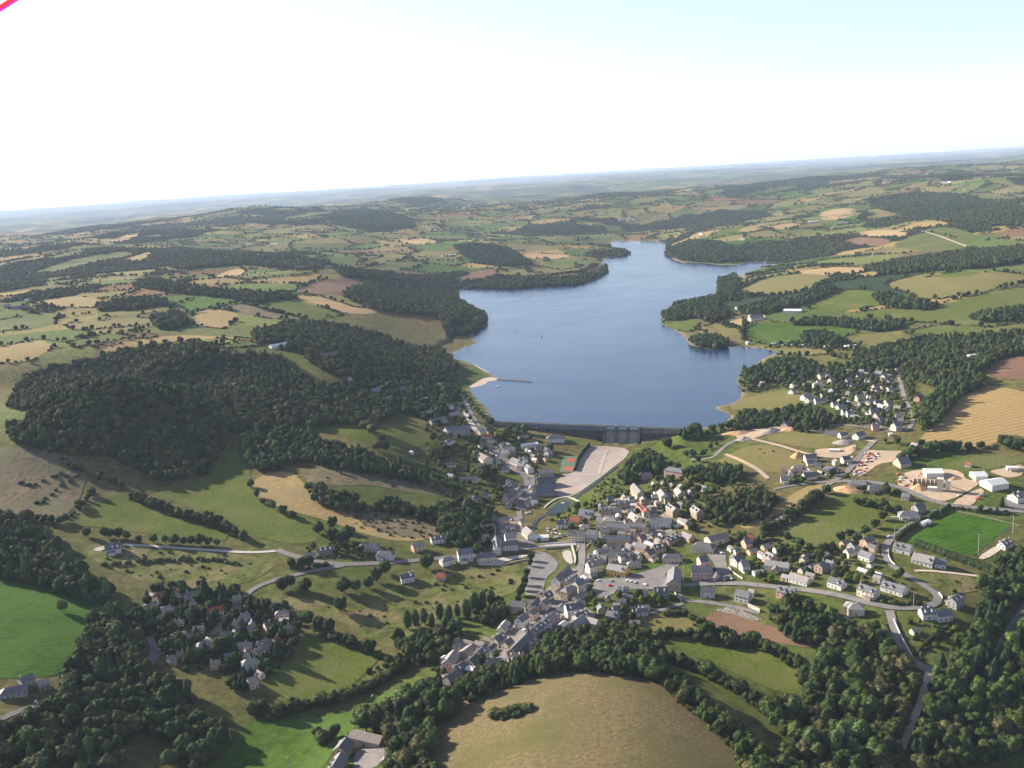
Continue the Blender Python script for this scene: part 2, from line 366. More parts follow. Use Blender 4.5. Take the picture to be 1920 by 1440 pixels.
l.new(nz.outputs['Fac'], mr.inputs['Value'])
mx = n.new('ShaderNodeVectorMath'); mx.operation = 'SCALE'; l.new(va.outputs['Color'], mx.inputs[0]); l.new(mr.outputs[0], mx.inputs['Scale'])
l.new(mx.outputs[0], b.inputs['Base Color'])
me.materials.append(gm)
tag(link(bpy.data.objects.new('ground', me)), 'rolling hedged farmland running back to the hazy horizon', 'ground', kind='structure')

# ------------------------------------------------------------------ sheets laid on the land
def sheet(name, px, material, off, label=None, cat=None, step=None, smooth=1, kind='structure', world=None, z=None):
    if world is None:
        p = smooth_poly(px, True, smooth) if smooth else np.array(px, float)
        W = unproj(densify(p, 8))[:, :2]
    else: W = np.asarray(world, float)
    mn_, mx_ = W.min(0), W.max(0); r = np.hypot(*W.mean(0))
    step = step or max(5.0, r * 0.008)
    gx, gy = np.meshgrid(np.arange(mn_[0], mx_[0], step), np.arange(mn_[1], mx_[1], step * 1.15)); G = np.stack([gx.ravel(), gy.ravel()], 1)
    G = G + rng.uniform(-.15, .15, G.shape) * step
    if len(G):
        G = G[inside(G, W)]
        if len(G):
            d = np.full(len(G), 1e9)
            for i in range(len(W)): d = np.minimum(d, seg_dist(G, W[i], W[(i + 1) % len(W)]))
            G = G[d > step * 0.4]
    nb = len(W); P = np.vstack([W, G]) if len(G) else W
    o = P.mean(0)
    v, e, f, *_ = delaunay_2d_cdt([Vector(q - o) for q in P], [], [list(range(nb))], 1, 1e-4)
    V2 = np.array([(q.x, q.y) for q in v]) + o
    Z = (H(V2) + off) if z is None else np.full(len(V2), z)
    V = np.column_stack([V2, Z])
    F2 = []
    for t in f:
        a, b_, c = (V2[i] for i in t[:3])
        ar = (b_[0]-a[0])*(c[1]-a[1]) - (b_[1]-a[1])*(c[0]-a[0])
        F2.append(tuple(t) if ar > 0 else tuple(t[::-1]))
    ob = mobj(name, V, F2, material, smooth=True)
    tag(ob, label, cat, kind=kind)
    return ob

M = {}
M['turf'] = mat('turf', (.046,.112,.006), .25, .15, big=(.02,(.075,.145,.02),.7), bump=.3, bscale=.5, stripes=(.05,R(64),.3,.4))
M['lush'] = mat('lush_grass', (.058,.10,.012), .3, .12, big=(.012,(.09,.15,.03),.8), bump=.5, bscale=.35)
M['meadow'] = mat('meadow', (.085,.112,.017), .32, .35, big=(.018,(.14,.135,.04),.7), bump=.4, bscale=.4)
M['dull'] = mat('dull_pasture', (.098,.116,.024), .26, .3, big=(.012,(.15,.145,.055),.7), bump=.3, bscale=.4, stripes=(.06,R(25),.14,1.0))
M['olive'] = mat('dry_pasture', (.155,.142,.046), .26, .3, big=(.014,(.20,.15,.065),.75), bump=.3, bscale=.4)
M['hill'] = mat('grazed_hill', (.152,.118,.056), .3, .4, big=(.016,(.105,.100,.036),.85), bump=.15, bscale=.5)
M['tan'] = mat('straw', (.29,.205,.085), .2, .15, big=(.02,(.25,.20,.10),.7), bump=.3, bscale=.5)
M['gold'] = mat('stubble', (.36,.245,.10), .15, .2, big=(.012,(.33,.235,.11),.6), bump=.2, bscale=.6, stripes=(.035,R(75),.45,3.0))
M['gold2'] = mat('pale_stubble', (.40,.27,.13), .12, .1, big=(.01,(.32,.23,.12),.6))
M['brown'] = mat('ploughed', (.19,.11,.07), .16, .2, big=(.015,(.23,.145,.09),.6), stripes=(.12,R(20),.3))
M['heath'] = mat('heath', (.165,.125,.075), .4, .12, big=(.03,(.12,.12,.05),.8), bump=.7, bscale=.3)
M['rough'] = mat('rough_grass', (.10,.112,.026), .42, .1, big=(.03,(.22,.17,.085),.8), bump=.8, bscale=.25)
M['asphalt'] = mat('asphalt', (.20,.178,.168), .2, .25, rough=.85, big=(.06,(.26,.23,.215),.7))
M['gravel'] = mat('gravel', (.37,.305,.255), .16, .2, big=(.02,(.29,.25,.22),.8))
M['sand'] = mat('sand', (.47,.34,.235), .14, .12, big=(.03,(.36,.29,.21),.7), bump=.4, bscale=.3)
M['track'] = mat('pale_track', (.60,.48,.38), .12, .3)
M['clay'] = mat('clay_court', (.42,.13,.08), .1, .3)
M['courtgreen'] = mat('court_surround', (.13,.19,.13), .1, .3)
M['concrete'] = mat('concrete', (.42,.38,.335), .12, .3, big=(.05,(.33,.30,.27),.6))
M['court'] = mat('dusty_courtyard', (.27,.225,.185), .3, .25, big=(.05,(.15,.15,.08),.75))
M['field_road'] = mat('pale_paving', (.50,.45,.40), .1, .3)

FIELDS = [
('meadow','grazed brown hill field with a curved hedged edge','hill',[(815,1470),(800,1410),(830,1345),(880,1305),(960,1270),(1050,1250),(1110,1245),(1180,1252),(1240,1282),(1300,1325),(1350,1375),(1400,1425),(1430,1455),(1450,1560),(800,1560)]),
('meadow','green meadow between two hedges right of the bare hill','meadow',[(1245,1202),(1290,1192),(1350,1196),(1420,1205),(1470,1225),(1505,1260),(1512,1308),(1470,1302),(1400,1272),(1330,1242),(1290,1222)]),
('meadow','narrow grass strip between hedges by the bare hill','dull',[(1300,1255),(1350,1265),(1400,1285),(1450,1325),(1500,1385),(1490,1400),(1430,1365),(1380,1318),(1330,1280)]),
('field','brown ploughed slope under the stone tip','brown',[(1318,1162),(1340,1146),(1380,1150),(1430,1170),(1470,1180),(1528,1210),(1520,1216),(1460,1206),(1390,1192),(1330,1188)]),
('meadow','olive slope below the small lane','olive',[(1165,1165),(1230,1152),(1300,1160),(1320,1187),(1240,1194),(1180,1182)]),
('meadow','vivid green meadow with one lone tree','turf',[(-160,1050),(0,1072),(60,1085),(120,1105),(185,1132),(165,1160),(160,1205),(122,1242),(110,1268),(60,1271),(0,1273),(-160,1280)]),
('meadow','rough valley pasture crossed by long tree shadows','rough',[(505,1112),(600,1128),(660,1140),(760,1090),(840,1075),(975,1055),(985,1075),(975,1110),(900,1130),(800,1165),(765,1210),(730,1217),(680,1192),(630,1167),(590,1150),(515,1135)]),
('meadow','green meadow with the long conifer shadow','meadow',[(575,1193),(629,1199),(723,1221),(712,1236),(660,1286),(625,1315),(544,1320),(500,1305),(498,1269),(515,1244),(546,1225)]),
('meadow','rough green pasture with white cattle','lush',[(455,1361),(494,1348),(587,1348),(702,1327),(712,1300),(796,1282),(830,1285),(780,1310),(735,1330),(692,1346),(660,1369),(629,1396),(619,1420),(598,1450),(595,1500),(360,1500),(400,1425)]),
('field','heather brown bank above the tree belt','heath',[(565,900),(595,868),(640,868),(720,880),(790,895),(855,922),(840,932),(790,928),(740,918),(690,908),(640,912),(600,908)]),
('field','straw coloured slope with scrub patches','tan',[(480,892),(540,880),(572,908),(600,932),(680,948),(760,962),(820,985),(835,1005),(760,1018),(680,1002),(620,978),(560,962),(510,948),(472,922)]),
('field','scrubby brown part of the straw slope','heath',[(650,960),(700,952),(760,962),(820,985),(830,1003),(770,1010),(700,995)]),
('meadow','green meadow strip curving below the wood','meadow',[(240,905),(330,915),(395,890),(430,845),(448,820),(468,868),(472,922),(512,950),(560,965),(612,985),(602,1012),(560,1022),(500,1012),(440,985),(390,960),(320,940)]),
('meadow','green meadow above the row of lane trees','meadow',[(125,988),(200,930),(240,925),(330,952),(400,977),(430,1002),(420,1017),(350,1012),(250,997),(180,987)]),
('field','dry heath field with scattered dark bushes','heath',[(-120,835),(0,838),(60,840),(140,855),(182,877),(160,900),(150,940),(112,977),(60,962),(0,967),(-120,975)]),
('meadow','green meadow sloping up from the lakeside village','meadow',[(560,802),(640,786),(700,785),(760,790),(800,810),(832,828),(770,842),(740,847),(700,832),(650,817),(590,808)]),
('meadow','pale meadow beside the wood at left edge','dull',[(-90,745),(0,748),(60,755),(85,765),(0,776),(-90,780)]),
('meadow','rough paddock below the white villa','rough',[(150,1015),(300,1030),(460,1040),(520,1055),(500,1075),(460,1095),(380,1105),(290,1100),(240,1080),(170,1050)]),
('field','golden stubble field with curving drill lines','gold',[(1716,832),(1742,805),(1760,772),(1790,742),(1830,722),(1880,725),(1920,735),(2020,755),(2020,860),(1920,817),(1880,816),(1870,832),(1830,840),(1780,832),(1740,828)]),
('field','freshly ploughed brown field by the right edge','brown',[(1835,697),(1880,671),(1920,665),(2020,655),(2020,725),(1920,713),(1880,709)]),
('field','dull green field beside the hedged lane','dull',[(1436,1006),(1480,986),(1530,951),(1570,921),(1600,926),(1640,936),(1682,941),(1692,956),(1660,981),(1620,996),(1590,1012),(1550,1033),(1520,1033),(1480,1022)]),
('field','narrow straw strip along the hedged lane','tan',[(1383,986),(1420,966),(1460,946),(1500,916),(1547,906),(1540,914),(1505,937),(1460,967),(1420,987),(1400,993)]),
('field','olive building plot grass inside the new road loop','olive',[(1336,869),(1370,851),(1400,836),(1440,833),(1480,845),(1512,866),(1500,882),(1460,887),(1420,882),(1385,870)]),
('field','olive building plot grass behind the new road','olive',[(1425,822),(1480,808),(1540,812),(1583,826),(1560,841),(1520,841),(1478,834)]),
('field','straw green point of land in the lake','olive',[(1362,767),(1390,748),(1430,738),(1475,730),(1505,735),(1497,762),(1450,770),(1400,770)]),
('meadow','vivid green field sloping to the campsite','lush',[(1392,637),(1400,610),(1440,603),(1480,605),(1540,605),(1600,610),(1612,620),(1560,642),(1500,648),(1440,648)]),
('meadow','light green tip of the wooded headland','meadow',[(1238,604),(1280,592),(1312,605),(1302,622),(1265,620)]),
('field','small straw field on the wooded headland','gold2',[(1343,602),(1395,592),(1394,617),(1365,614)]),
('meadow','olive field on the wooded headland','olive',[(1308,614),(1350,605),(1387,618),(1402,642),(1360,648),(1330,628)]),
('meadow','pale olive field above the narrow lake arm','olive',[(1376,548),(1440,520),(1510,512),(1562,518),(1545,531),(1500,546),(1440,554),(1390,552)]),
('field','straw strip above the narrow lake arm','gold2',[(1486,510),(1560,500),(1632,502),(1620,510),(1570,517),(1500,514)]),
('field','second straw strip above the narrow lake arm','tan',[(1588,517),(1650,505),(1672,505),(1642,520)]),
('meadow','green field between two tree belts on the right','meadow',[(1498,572),(1560,545),(1620,543),(1660,553),(1692,556),(1680,567),(1600,582),(1530,582)]),
('meadow','broad olive field on the far right slope','olive',[(1656,532),(1720,515),(1790,510),(1860,508),(1920,515),(2020,527),(2020,555),(1920,536),(1850,546),(1790,557),(1740,562),(1690,547)]),
('meadow','bright green strip in the far right slope','meadow',[(1735,520),(1790,510),(1850,510),(1800,520)]),
('meadow','broad pale green field on the right slope','dull',[(1556,594),(1640,580),(1780,570),(1850,549),(1920,539),(2020,560),(2020,615),(1920,603),(1850,613),(1780,608),(1700,603),(1640,598)]),
('meadow','green field above the dense right wood','dull',[(1695,623),(1760,609),(1850,615),(1920,606),(2020,615),(2020,630),(1920,627),(1820,637),(1720,632)]),
('meadow','olive field with a diagonal track, far right','dull',[(1662,464),(1720,437),(1760,437),(1812,460),(1812,470),(1740,470)]),
('meadow','green field past the diagonal track, far right','meadow',[(1722,431),(1780,425),(1832,440),(1822,456),(1770,440)]),
('field','gold far field above a brown one','gold2',[(1602,438),(1640,430),(1707,433),(1692,446),(1630,444)]),
('field','brown far field below a gold one','brown',[(1582,451),(1610,444),(1677,449),(1650,463),(1600,460)]),
('field','straw far field near the right ridge farm','gold2',[(1526,402),(1570,390),(1612,392),(1585,411),(1540,413)]),
('field','olive far field near the right ridge','olive',[(1626,392),(1697,384),(1682,406),(1620,413)]),
('field','straw far field beyond the lake head','tan',[(1378,432),(1430,418),(1442,425),(1400,436)]),
('field','pale straw far field beyond the lake head','gold2',[(1426,427),(1480,418),(1507,420),(1480,431)]),
('field','long straw field over the big wood','tan',[(186,657),(250,636),(330,628),(400,630),(460,635),(492,640),(400,646),(330,641),(250,652),(200,667)]),
('meadow','green cap over the big wood','meadow',[(350,640),(400,634),(470,640),(495,648),(440,652),(380,650)]),
('meadow','green band on the left far hill','meadow',[(446,562),(510,556),(600,575),(645,591),(580,599),(500,583)]),
('field','gold band on the left far hill','gold2',[(526,552),(600,555),(665,576),(720,577),(700,590),(640,587),(580,566)]),
('field','brown band on the left far hill','heath',[(396,577),(450,568),(520,585),(592,602),(500,597)]),
('field','bare brown knoll on the left','brown',[(546,547),(600,525),(672,518),(682,525),(650,547),(600,554)]),
('field','straw hollow with a dark copse on the left','tan',[(346,602),(380,580),(430,580),(452,596),(420,617),(370,612)]),
('field','pinkish straw field far left','tan',[(56,567),(130,555),(192,560),(182,577),(110,577)]),
('field','straw ribbon far left','olive',[(186,582),(250,575),(322,570),(322,579),(250,592),(200,594)]),
('meadow','green field at the left edge','dull',[(-80,603),(0,600),(60,590),(112,590),(100,612),(0,622),(-80,628)]),
('meadow','green ribbon left of the big wood','dull',[(126,642),(200,625),(252,630),(200,642),(140,652)]),
('field','straw field at the left edge','tan',[(-80,660),(0,650),(80,635),(102,650),(60,677),(0,682),(-80,690)]),
('meadow','olive ribbon left of the straw hollow','olive',[(116,607),(250,595),(302,598),(250,612),(140,620)]),
('meadow','far green field on the left slope','dull',[(56,512),(140,485),(230,470),(262,478),(180,492),(100,512)]),
('field','far straw field on the left slope','tan',[(226,488),(280,470),(287,478),(260,492)]),
('meadow','far green ribbon before a dark wood','dull',[(286,502),(400,490),(480,488),(522,492),(460,502),(330,510)]),
('field','far small straw field left of the knoll','gold2',[(396,522),(440,502),(462,507),(450,517)]),
('field','far straw stripe near the left skyline','gold2',[(191,457),(240,438),(267,437),(240,451)]),
('field','red brown ploughed field across the lake','brown',[(851,527),(890,507),(930,502),(952,510),(900,524)]),
('field','olive field across the lake','olive',[(930,507),(985,503),(992,513),(940,522)]),
('field','long straw strip across the lake','gold2',[(936,480),(1000,475),(1077,478),(1050,486),(960,485)]),
('meadow','vivid green field across the lake','lush',[(776,462),(850,455),(882,450),(850,469),(800,472)]),
('field','straw field with a lone house across the lake','gold2',[(746,454),(790,445),(832,455),(780,460)]),
('meadow','olive flats behind the far lake copse','olive',[(926,457),(1010,458),(1072,465),(1000,472),(950,467)]),
('meadow','straw green field behind the left wood','olive',[(676,492),(740,475),(772,480),(740,492),(690,500)]),
('meadow','green field left of the ploughed one across lake','dull',[(666,507),(720,490),(802,490),(780,502),(700,512)]),
('meadow','pale green shore meadow across the lake','dull',[(988,532),(1050,523),(1082,526),(1040,536)]),
('meadow','pale green field near the far point','dull',[(1006,497),(1060,490),(1092,500),(1050,507)]),
('meadow','olive lawn by the campsite shore','olive',[(1400,652),(1470,653),(1560,656),(1550,665),(1490,668),(1450,664)]),
('meadow','green lawn under the campsite','meadow',[(1560,668),(1620,660),(1635,668),(1590,674)]),
('meadow','green garden lawn by the park trees','meadow',[(1300,898),(1350,888),(1400,895),(1410,905),(1360,912),(1320,908)]),
('meadow','mown green bank below the dam','meadow',[(1058,822),(1135,826),(1132,836),(1105,838),(1075,832)]),
('meadow','mown green bank right of the spillway','meadow',[(1225,832),(1262,818),(1272,818),(1262,838),(1235,842)]),
('meadow','green park lawn beside the pond','meadow',[(1085,930),(1110,920),(1130,905),(1120,930),(1130,945),(1100,965),(1060,985),(1030,990),(1040,972),(1075,955)]),
('meadow','rough green slope under the football road','rough',[(1700,1080),(1740,1072),(1850,1085),(1850,1105),(1790,1115),(1765,1105),(1735,1095)]),
('meadow','gardens and grass around the right road loop','rough',[(1560,1030),(1640,990),(1650,1020),(1650,1050),(1690,1090),(1640,1090),(1570,1060)]),
('meadow','green field behind the red shed','dull',[(1770,868),(1850,852),(1920,860),(1920,868),(1850,880),(1810,888),(1765,878)]),
]
for i, (nm, lab, mk, px) in enumerate(FIELDS):
    sheet(nm, px, M[mk], 0.25 + 0.02 * (i % 3) + (0.05 if mk in ('heath','meadow','brown') else 0) + (0.12 if 'part of' in lab else 0), lab, nm)
far_off = 0.0
# ------------------------------------------------------------------ water
def water_mat(name, col, rough, bump, bscale):
    m = bpy.data.materials.new(name); m.use_nodes = True; n = m.node_tree.nodes; l = m.node_tree.links; b = n['Principled BSDF']
    b.inputs['Base Color'].default_value = (*col, 1); b.inputs['Roughness'].default_value = rough; b.inputs['IOR'].default_value = 1.33
    tc = n.new('ShaderNodeTexCoord'); mp = n.new('ShaderNodeMapping'); mp.inputs['Scale'].default_value = (1, 2.2, 1); mp.inputs['Rotation'].default_value = (0, 0, .5)
    l.new(tc.outputs['Object'], mp.inputs[0])
    nz = n.new('ShaderNodeTexNoise'); nz.inputs['Scale'].default_value = bscale; nz.inputs['Detail'].default_value = 5; l.new(mp.outputs[0], nz.inputs['Vector'])
    n2 = n.new('ShaderNodeTexNoise'); n2.inputs['Scale'].default_value = bscale * 0.02; n2.inputs['Detail'].default_value = 4; l.new(mp.outputs[0], n2.inputs['Vector'])
    mr = n.new('ShaderNodeMapRange'); mr.inputs['From Min'].default_value = .35; mr.inputs['From Max'].default_value = .65; mr.inputs['To Min'].default_value = bump * .6; mr.inputs['To Max'].default_value = bump * 1.2
    l.new(n2.outputs['Fac'], mr.inputs['Value'])
    bp = n.new('ShaderNodeBump'); bp.inputs['Distance'].default_value = 0.6; l.new(mr.outputs[0], bp.inputs['Strength'])
    mr2 = n.new('ShaderNodeMapRange'); mr2.inputs['From Min'].default_value = .35; mr2.inputs['From Max'].default_value = .65; mr2.inputs['To Min'].default_value = rough * .85; mr2.inputs['To Max'].default_value = rough * 1.2
    n3 = n.new('ShaderNodeTexNoise'); n3.inputs['Scale'].default_value = bscale * .012; n3.inputs['Detail'].default_value = 6; n3.inputs['Distortion'].default_value = 1.2; l.new(mp.outputs[0], n3.inputs['Vector']); l.new(n3.outputs['Fac'], mr2.inputs['Value']); l.new(mr2.outputs[0], b.inputs['Roughness']); l.new(nz.outputs['Fac'], bp.inputs['Height']); l.new(bp.outputs[0], b.inputs['Normal'])
    b.inputs['Specular IOR Level'].default_value = .36
    return m
M['lake'] = water_mat('lake_water', (.016, .034, .066), .15, .34, .28)
M['pond'] = water_mat('pond_water', (.028, .040, .042), .3, .12, .5)
M['pond'].node_tree.nodes['Principled BSDF'].inputs['Specular IOR Level'].default_value = .10
M['wake'] = water_mat('wake_water', (.014, .034, .07), .2, .5, .3); M['wake'].node_tree.nodes['Principled BSDF'].inputs['Specular IOR Level'].default_value = .34
def offset_poly(P, d):
    P = np.asarray(P); out = []
    area = 0.5 * sum(P[i-1][0]*P[i][1] - P[i][0]*P[i-1][1] for i in range(len(P))); s = 1 if area > 0 else -1
    for i in range(len(P)):
        a, b, c = P[i-1], P[i], P[(i+1) % len(P)]; t = (c - a); t = t / (np.hypot(*t) + 1e-9)
        out.append(b + s * np.array([t[1], -t[0]]) * d)
    return np.array(out)
# the water sheet runs a little under the banks, except along the dam
_wl = offset_poly(LAKE, 14.0)
_nd = 6
for k in list(range(len(LAKE) - 5, len(LAKE))) + [0]: _wl[k] = LAKE[k]
mobj_l = mobj('lake', [(x, y, 0.0) for x, y in _wl], [tuple(range(len(_wl)))], M['lake'])
bmx = bmesh.new(); bmx.from_mesh(mobj_l.data); bmesh.ops.triangulate(bmx, faces=bmx.faces[:]); bmesh.ops.recalc_face_normals(bmx, faces=bmx.faces[:])
if sum(f.normal.z for f in bmx.faces) < 0: bmesh.ops.reverse_faces(bmx, faces=bmx.faces[:])
bmx.to_mesh(mobj_l.data); bmx.free()
tag(mobj_l, 'broad calm blue reservoir lake held back by the dam', 'lake', kind='structure')
POND_PX = cp('V2', [(5,840),(60,790),(130,735),(220,665),(300,632),(400,630),(465,655),(455,690),(400,742),(320,792),(200,836),(70,858)])
_pw = unproj(densify(smooth_poly(POND_PX), 4))
POND_Z = float(_pw[:, 2].mean()) + 0.45
sheet('pond', POND_PX, M['pond'], 0, 'small dark teal pond with a light rim beside the car park', 'pond', z=POND_Z, world=_pw[:, :2])

# ------------------------------------------------------------------ roads, squares and yards
ROADS_XY = []      # (centre line, half width) kept free of trees
def road(name, label, px, w, material, off, step=5.0, cat='road'):
    w = w * (.86 if w > 5 else 1); L = smooth_poly(px, False, 2); W = unproj(densify(L, 4, False))[:, :2]
    d = np.concatenate([[0], np.cumsum(np.hypot(*np.diff(W, axis=0).T))]); n = max(2, int(d[-1] / step))
    s = np.linspace(0, d[-1], n); C = np.column_stack([np.interp(s, d, W[:, 0]), np.interp(s, d, W[:, 1])])
    for _ in range(3): C[1:-1] = .25 * C[:-2] + .5 * C[1:-1] + .25 * C[2:]
    T = np.gradient(C, axis=0); T /= np.hypot(*T.T)[:, None]; N = np.column_stack([-T[:, 1], T[:, 0]])
    cols = [-.5, -.17, .17, .5]; V = []
    for c in cols:
        P = C + N * w * c; V.append(np.column_stack([P, H(P) + off]))
    V = np.stack(V, 1).reshape(-1, 3); k = len(cols)
    Fc = [(i*k+j, i*k+j+1, (i+1)*k+j+1, (i+1)*k+j) for i in range(n-1) for j in range(k-1)]
    Fc = [f[::-1] for f in Fc]
    o = mobj(name, V, Fc, material, smooth=True); tag(o, label, cat, kind='structure')
    ROADS_XY.append((C, w / 2)); return o
ROADS = [
 ('road','grey road from the lakeside promenade down to the bridge',[(850,722),(868,742),(885,778),(900,802),(910,817),(919,839),(931,851),(950,866),(977,888),(990,900),(984,922),(976,945),(972,962),(980,990),(989,1015),(998,1026)],7.5,'asphalt',.55),
 ('road','grey road from the left valley over the bridge into the village',[(520,1031),(540,1040),(587,1051),(631,1059),(687,1058),(745,1054),(790,1050),(840,1046),(890,1042),(926,1037),(957,1033),(997,1027),(1057,1021),(1089,1017),(1132,1014),(1180,1010),(1215,1003),(1267,998)],8.5,'asphalt',.50),
 ('road','lower left branch of the valley road by the shady estate',[(645,1061),(580,1072),(505,1090),(470,1106),(452,1128),(432,1150),(400,1190)],7.5,'asphalt',.60),
 ('road','main street from the bridge junction down through the village',[(1089,1018),(1092,1030),(1090,1060),(1084,1080),(1074,1105),(1058,1128),(1016,1150),(988,1178),(960,1206),(942,1232),(934,1252)],8.5,'asphalt',.66),
 ('road','grey road from the square to the hairpin loop',[(1160,1098),(1210,1104),(1252,1102),(1302,1096),(1377,1093),(1452,1101),(1497,1105),(1535,1110),(1579,1117),(1626,1131),(1673,1142),(1721,1141),(1752,1137),(1763,1124),(1757,1113),(1741,1104),(1730,1096),(1691,1074),(1667,1057),(1657,1040),(1663,1016),(1680,1004),(1700,990),(1722,975)],8.0,'asphalt',.62),
 ('road','walled grey lane falling from the fork to the track',[(1668,1146),(1672,1162),(1681,1195),(1700,1229),(1722,1250),(1745,1262),(1766,1262)],8.0,'asphalt',.70),
 ('track','pinkish earth track dropping into the dark wood',[(1742,1262),(1735,1280),(1729,1313),(1714,1346),(1699,1384),(1690,1405)],6.0,'track',.75),
 ('road','wide new road beside the scrap yard',[(1640,826),(1616,850),(1604,867),(1591,882),(1575,896),(1557,905),(1530,927),(1512,942),(1480,962),(1450,982)],8.5,'asphalt',.58),
 ('road','grey road past the builder yard to the right edge',[(1560,904),(1600,901),(1640,905),(1685,912),(1724,930),(1750,941),(1780,947),(1817,952),(1867,955),(1930,960)],9,'asphalt',.52),
 ('lane','thin lane with hedge left of the new road junction',[(1557,904),(1530,905),(1504,909),(1475,912),(1450,918)],5.5,'asphalt',.62),
 ('road','new estate road climbing past the earth heaps',[(1295,862),(1335,862),(1352,842),(1372,828),(1399,821)],6.5,'asphalt',.5),
 ('track','pale earth track around the building plots',[(1360,852),(1390,864),(1422,881),(1440,898)],6.5,'sand',.62),
 ('track','pale earth track across the building plots',[(1399,821),(1430,828),(1467,837),(1497,847),(1529,855),(1572,859),(1600,857)],6.5,'sand',.56),
 ('track','sandy track along the top of the building plots',[(1399,821),(1415,808),(1440,801),(1500,805),(1542,812),(1600,821),(1642,829)],6,'sand',.6),
 ('road','estate road by the bungalows beside the golden field',[(1480,700),(1525,722),(1570,740),(1597,755),(1612,766),(1640,790),(1655,803)],6,'asphalt',.5),
 ('road','straight estate road along the avenue of trees',[(1683,697),(1692,732),(1698,755),(1711,770),(1713,790),(1701,811),(1664,808),(1635,801),(1560,797)],6.5,'asphalt',.55),
 ('lane','small lane above the bare hill slope',[(1270,1112),(1281,1131),(1302,1126),(1340,1132),(1377,1138),(1425,1150)],5,'asphalt',.5),
 ('lane','low walled lane by the white cottage',[(1281,1132),(1255,1140),(1227,1149),(1190,1153)],5,'asphalt',.56),
 ('lane','farm lane along the row of lane trees',[(230,1022),(262,1023),(300,1025),(360,1030),(412,1033),(470,1037),(525,1033)],4.5,'field_road',.45),
 ('track','sandy drive to the white barn above the big wood',[(505,645),(540,645),(565,647),(583,660),(600,668)],6,'track',.45),
 ('road','shadowed road in the bottom left corner',[(-40,1368),(0,1350),(38,1331),(75,1321),(96,1313)],7,'asphalt',.45),
 ('road','shadowed blue grey road in the right hand wood',[(1935,1120),(1916,1150),(1885,1198),(1868,1225)],8,'asphalt',.45),
 ('path','pale straight path under the tall clipped hedge',[(1715,1071),(1730,1070),(1785,1075),(1872,1086)],3.5,'track',.65),
 ('track','diagonal earth track in the far right field',[(1722,432),(1755,440),(1780,450),(1812,462)],6,'track',.8),
 ('road','shady estate road on the left',[(280,1195),(292,1215),(285,1235),(270,1260)],7,'asphalt',.45),
 ('path','darker wheel track down the gravel car park',cp('T5',[(1745,520),(1700,640),(1620,880)]),3.5,'concrete',.62),
 ('path','darker wheel track across the foot of the gravel car park',cp('T5',[(1080,885),(1300,880),(1600,885)]),3,'concrete',.6),
 ('promenade','pale promenade squares between the lakeside trees',[(872,772),(884,795),(895,812)],9,'field_road',.75),
]
for nm, lab, px, w, mk, off in ROADS: road(nm, lab, px, w, M[mk], off, cat=nm)
ROADS2 = 0
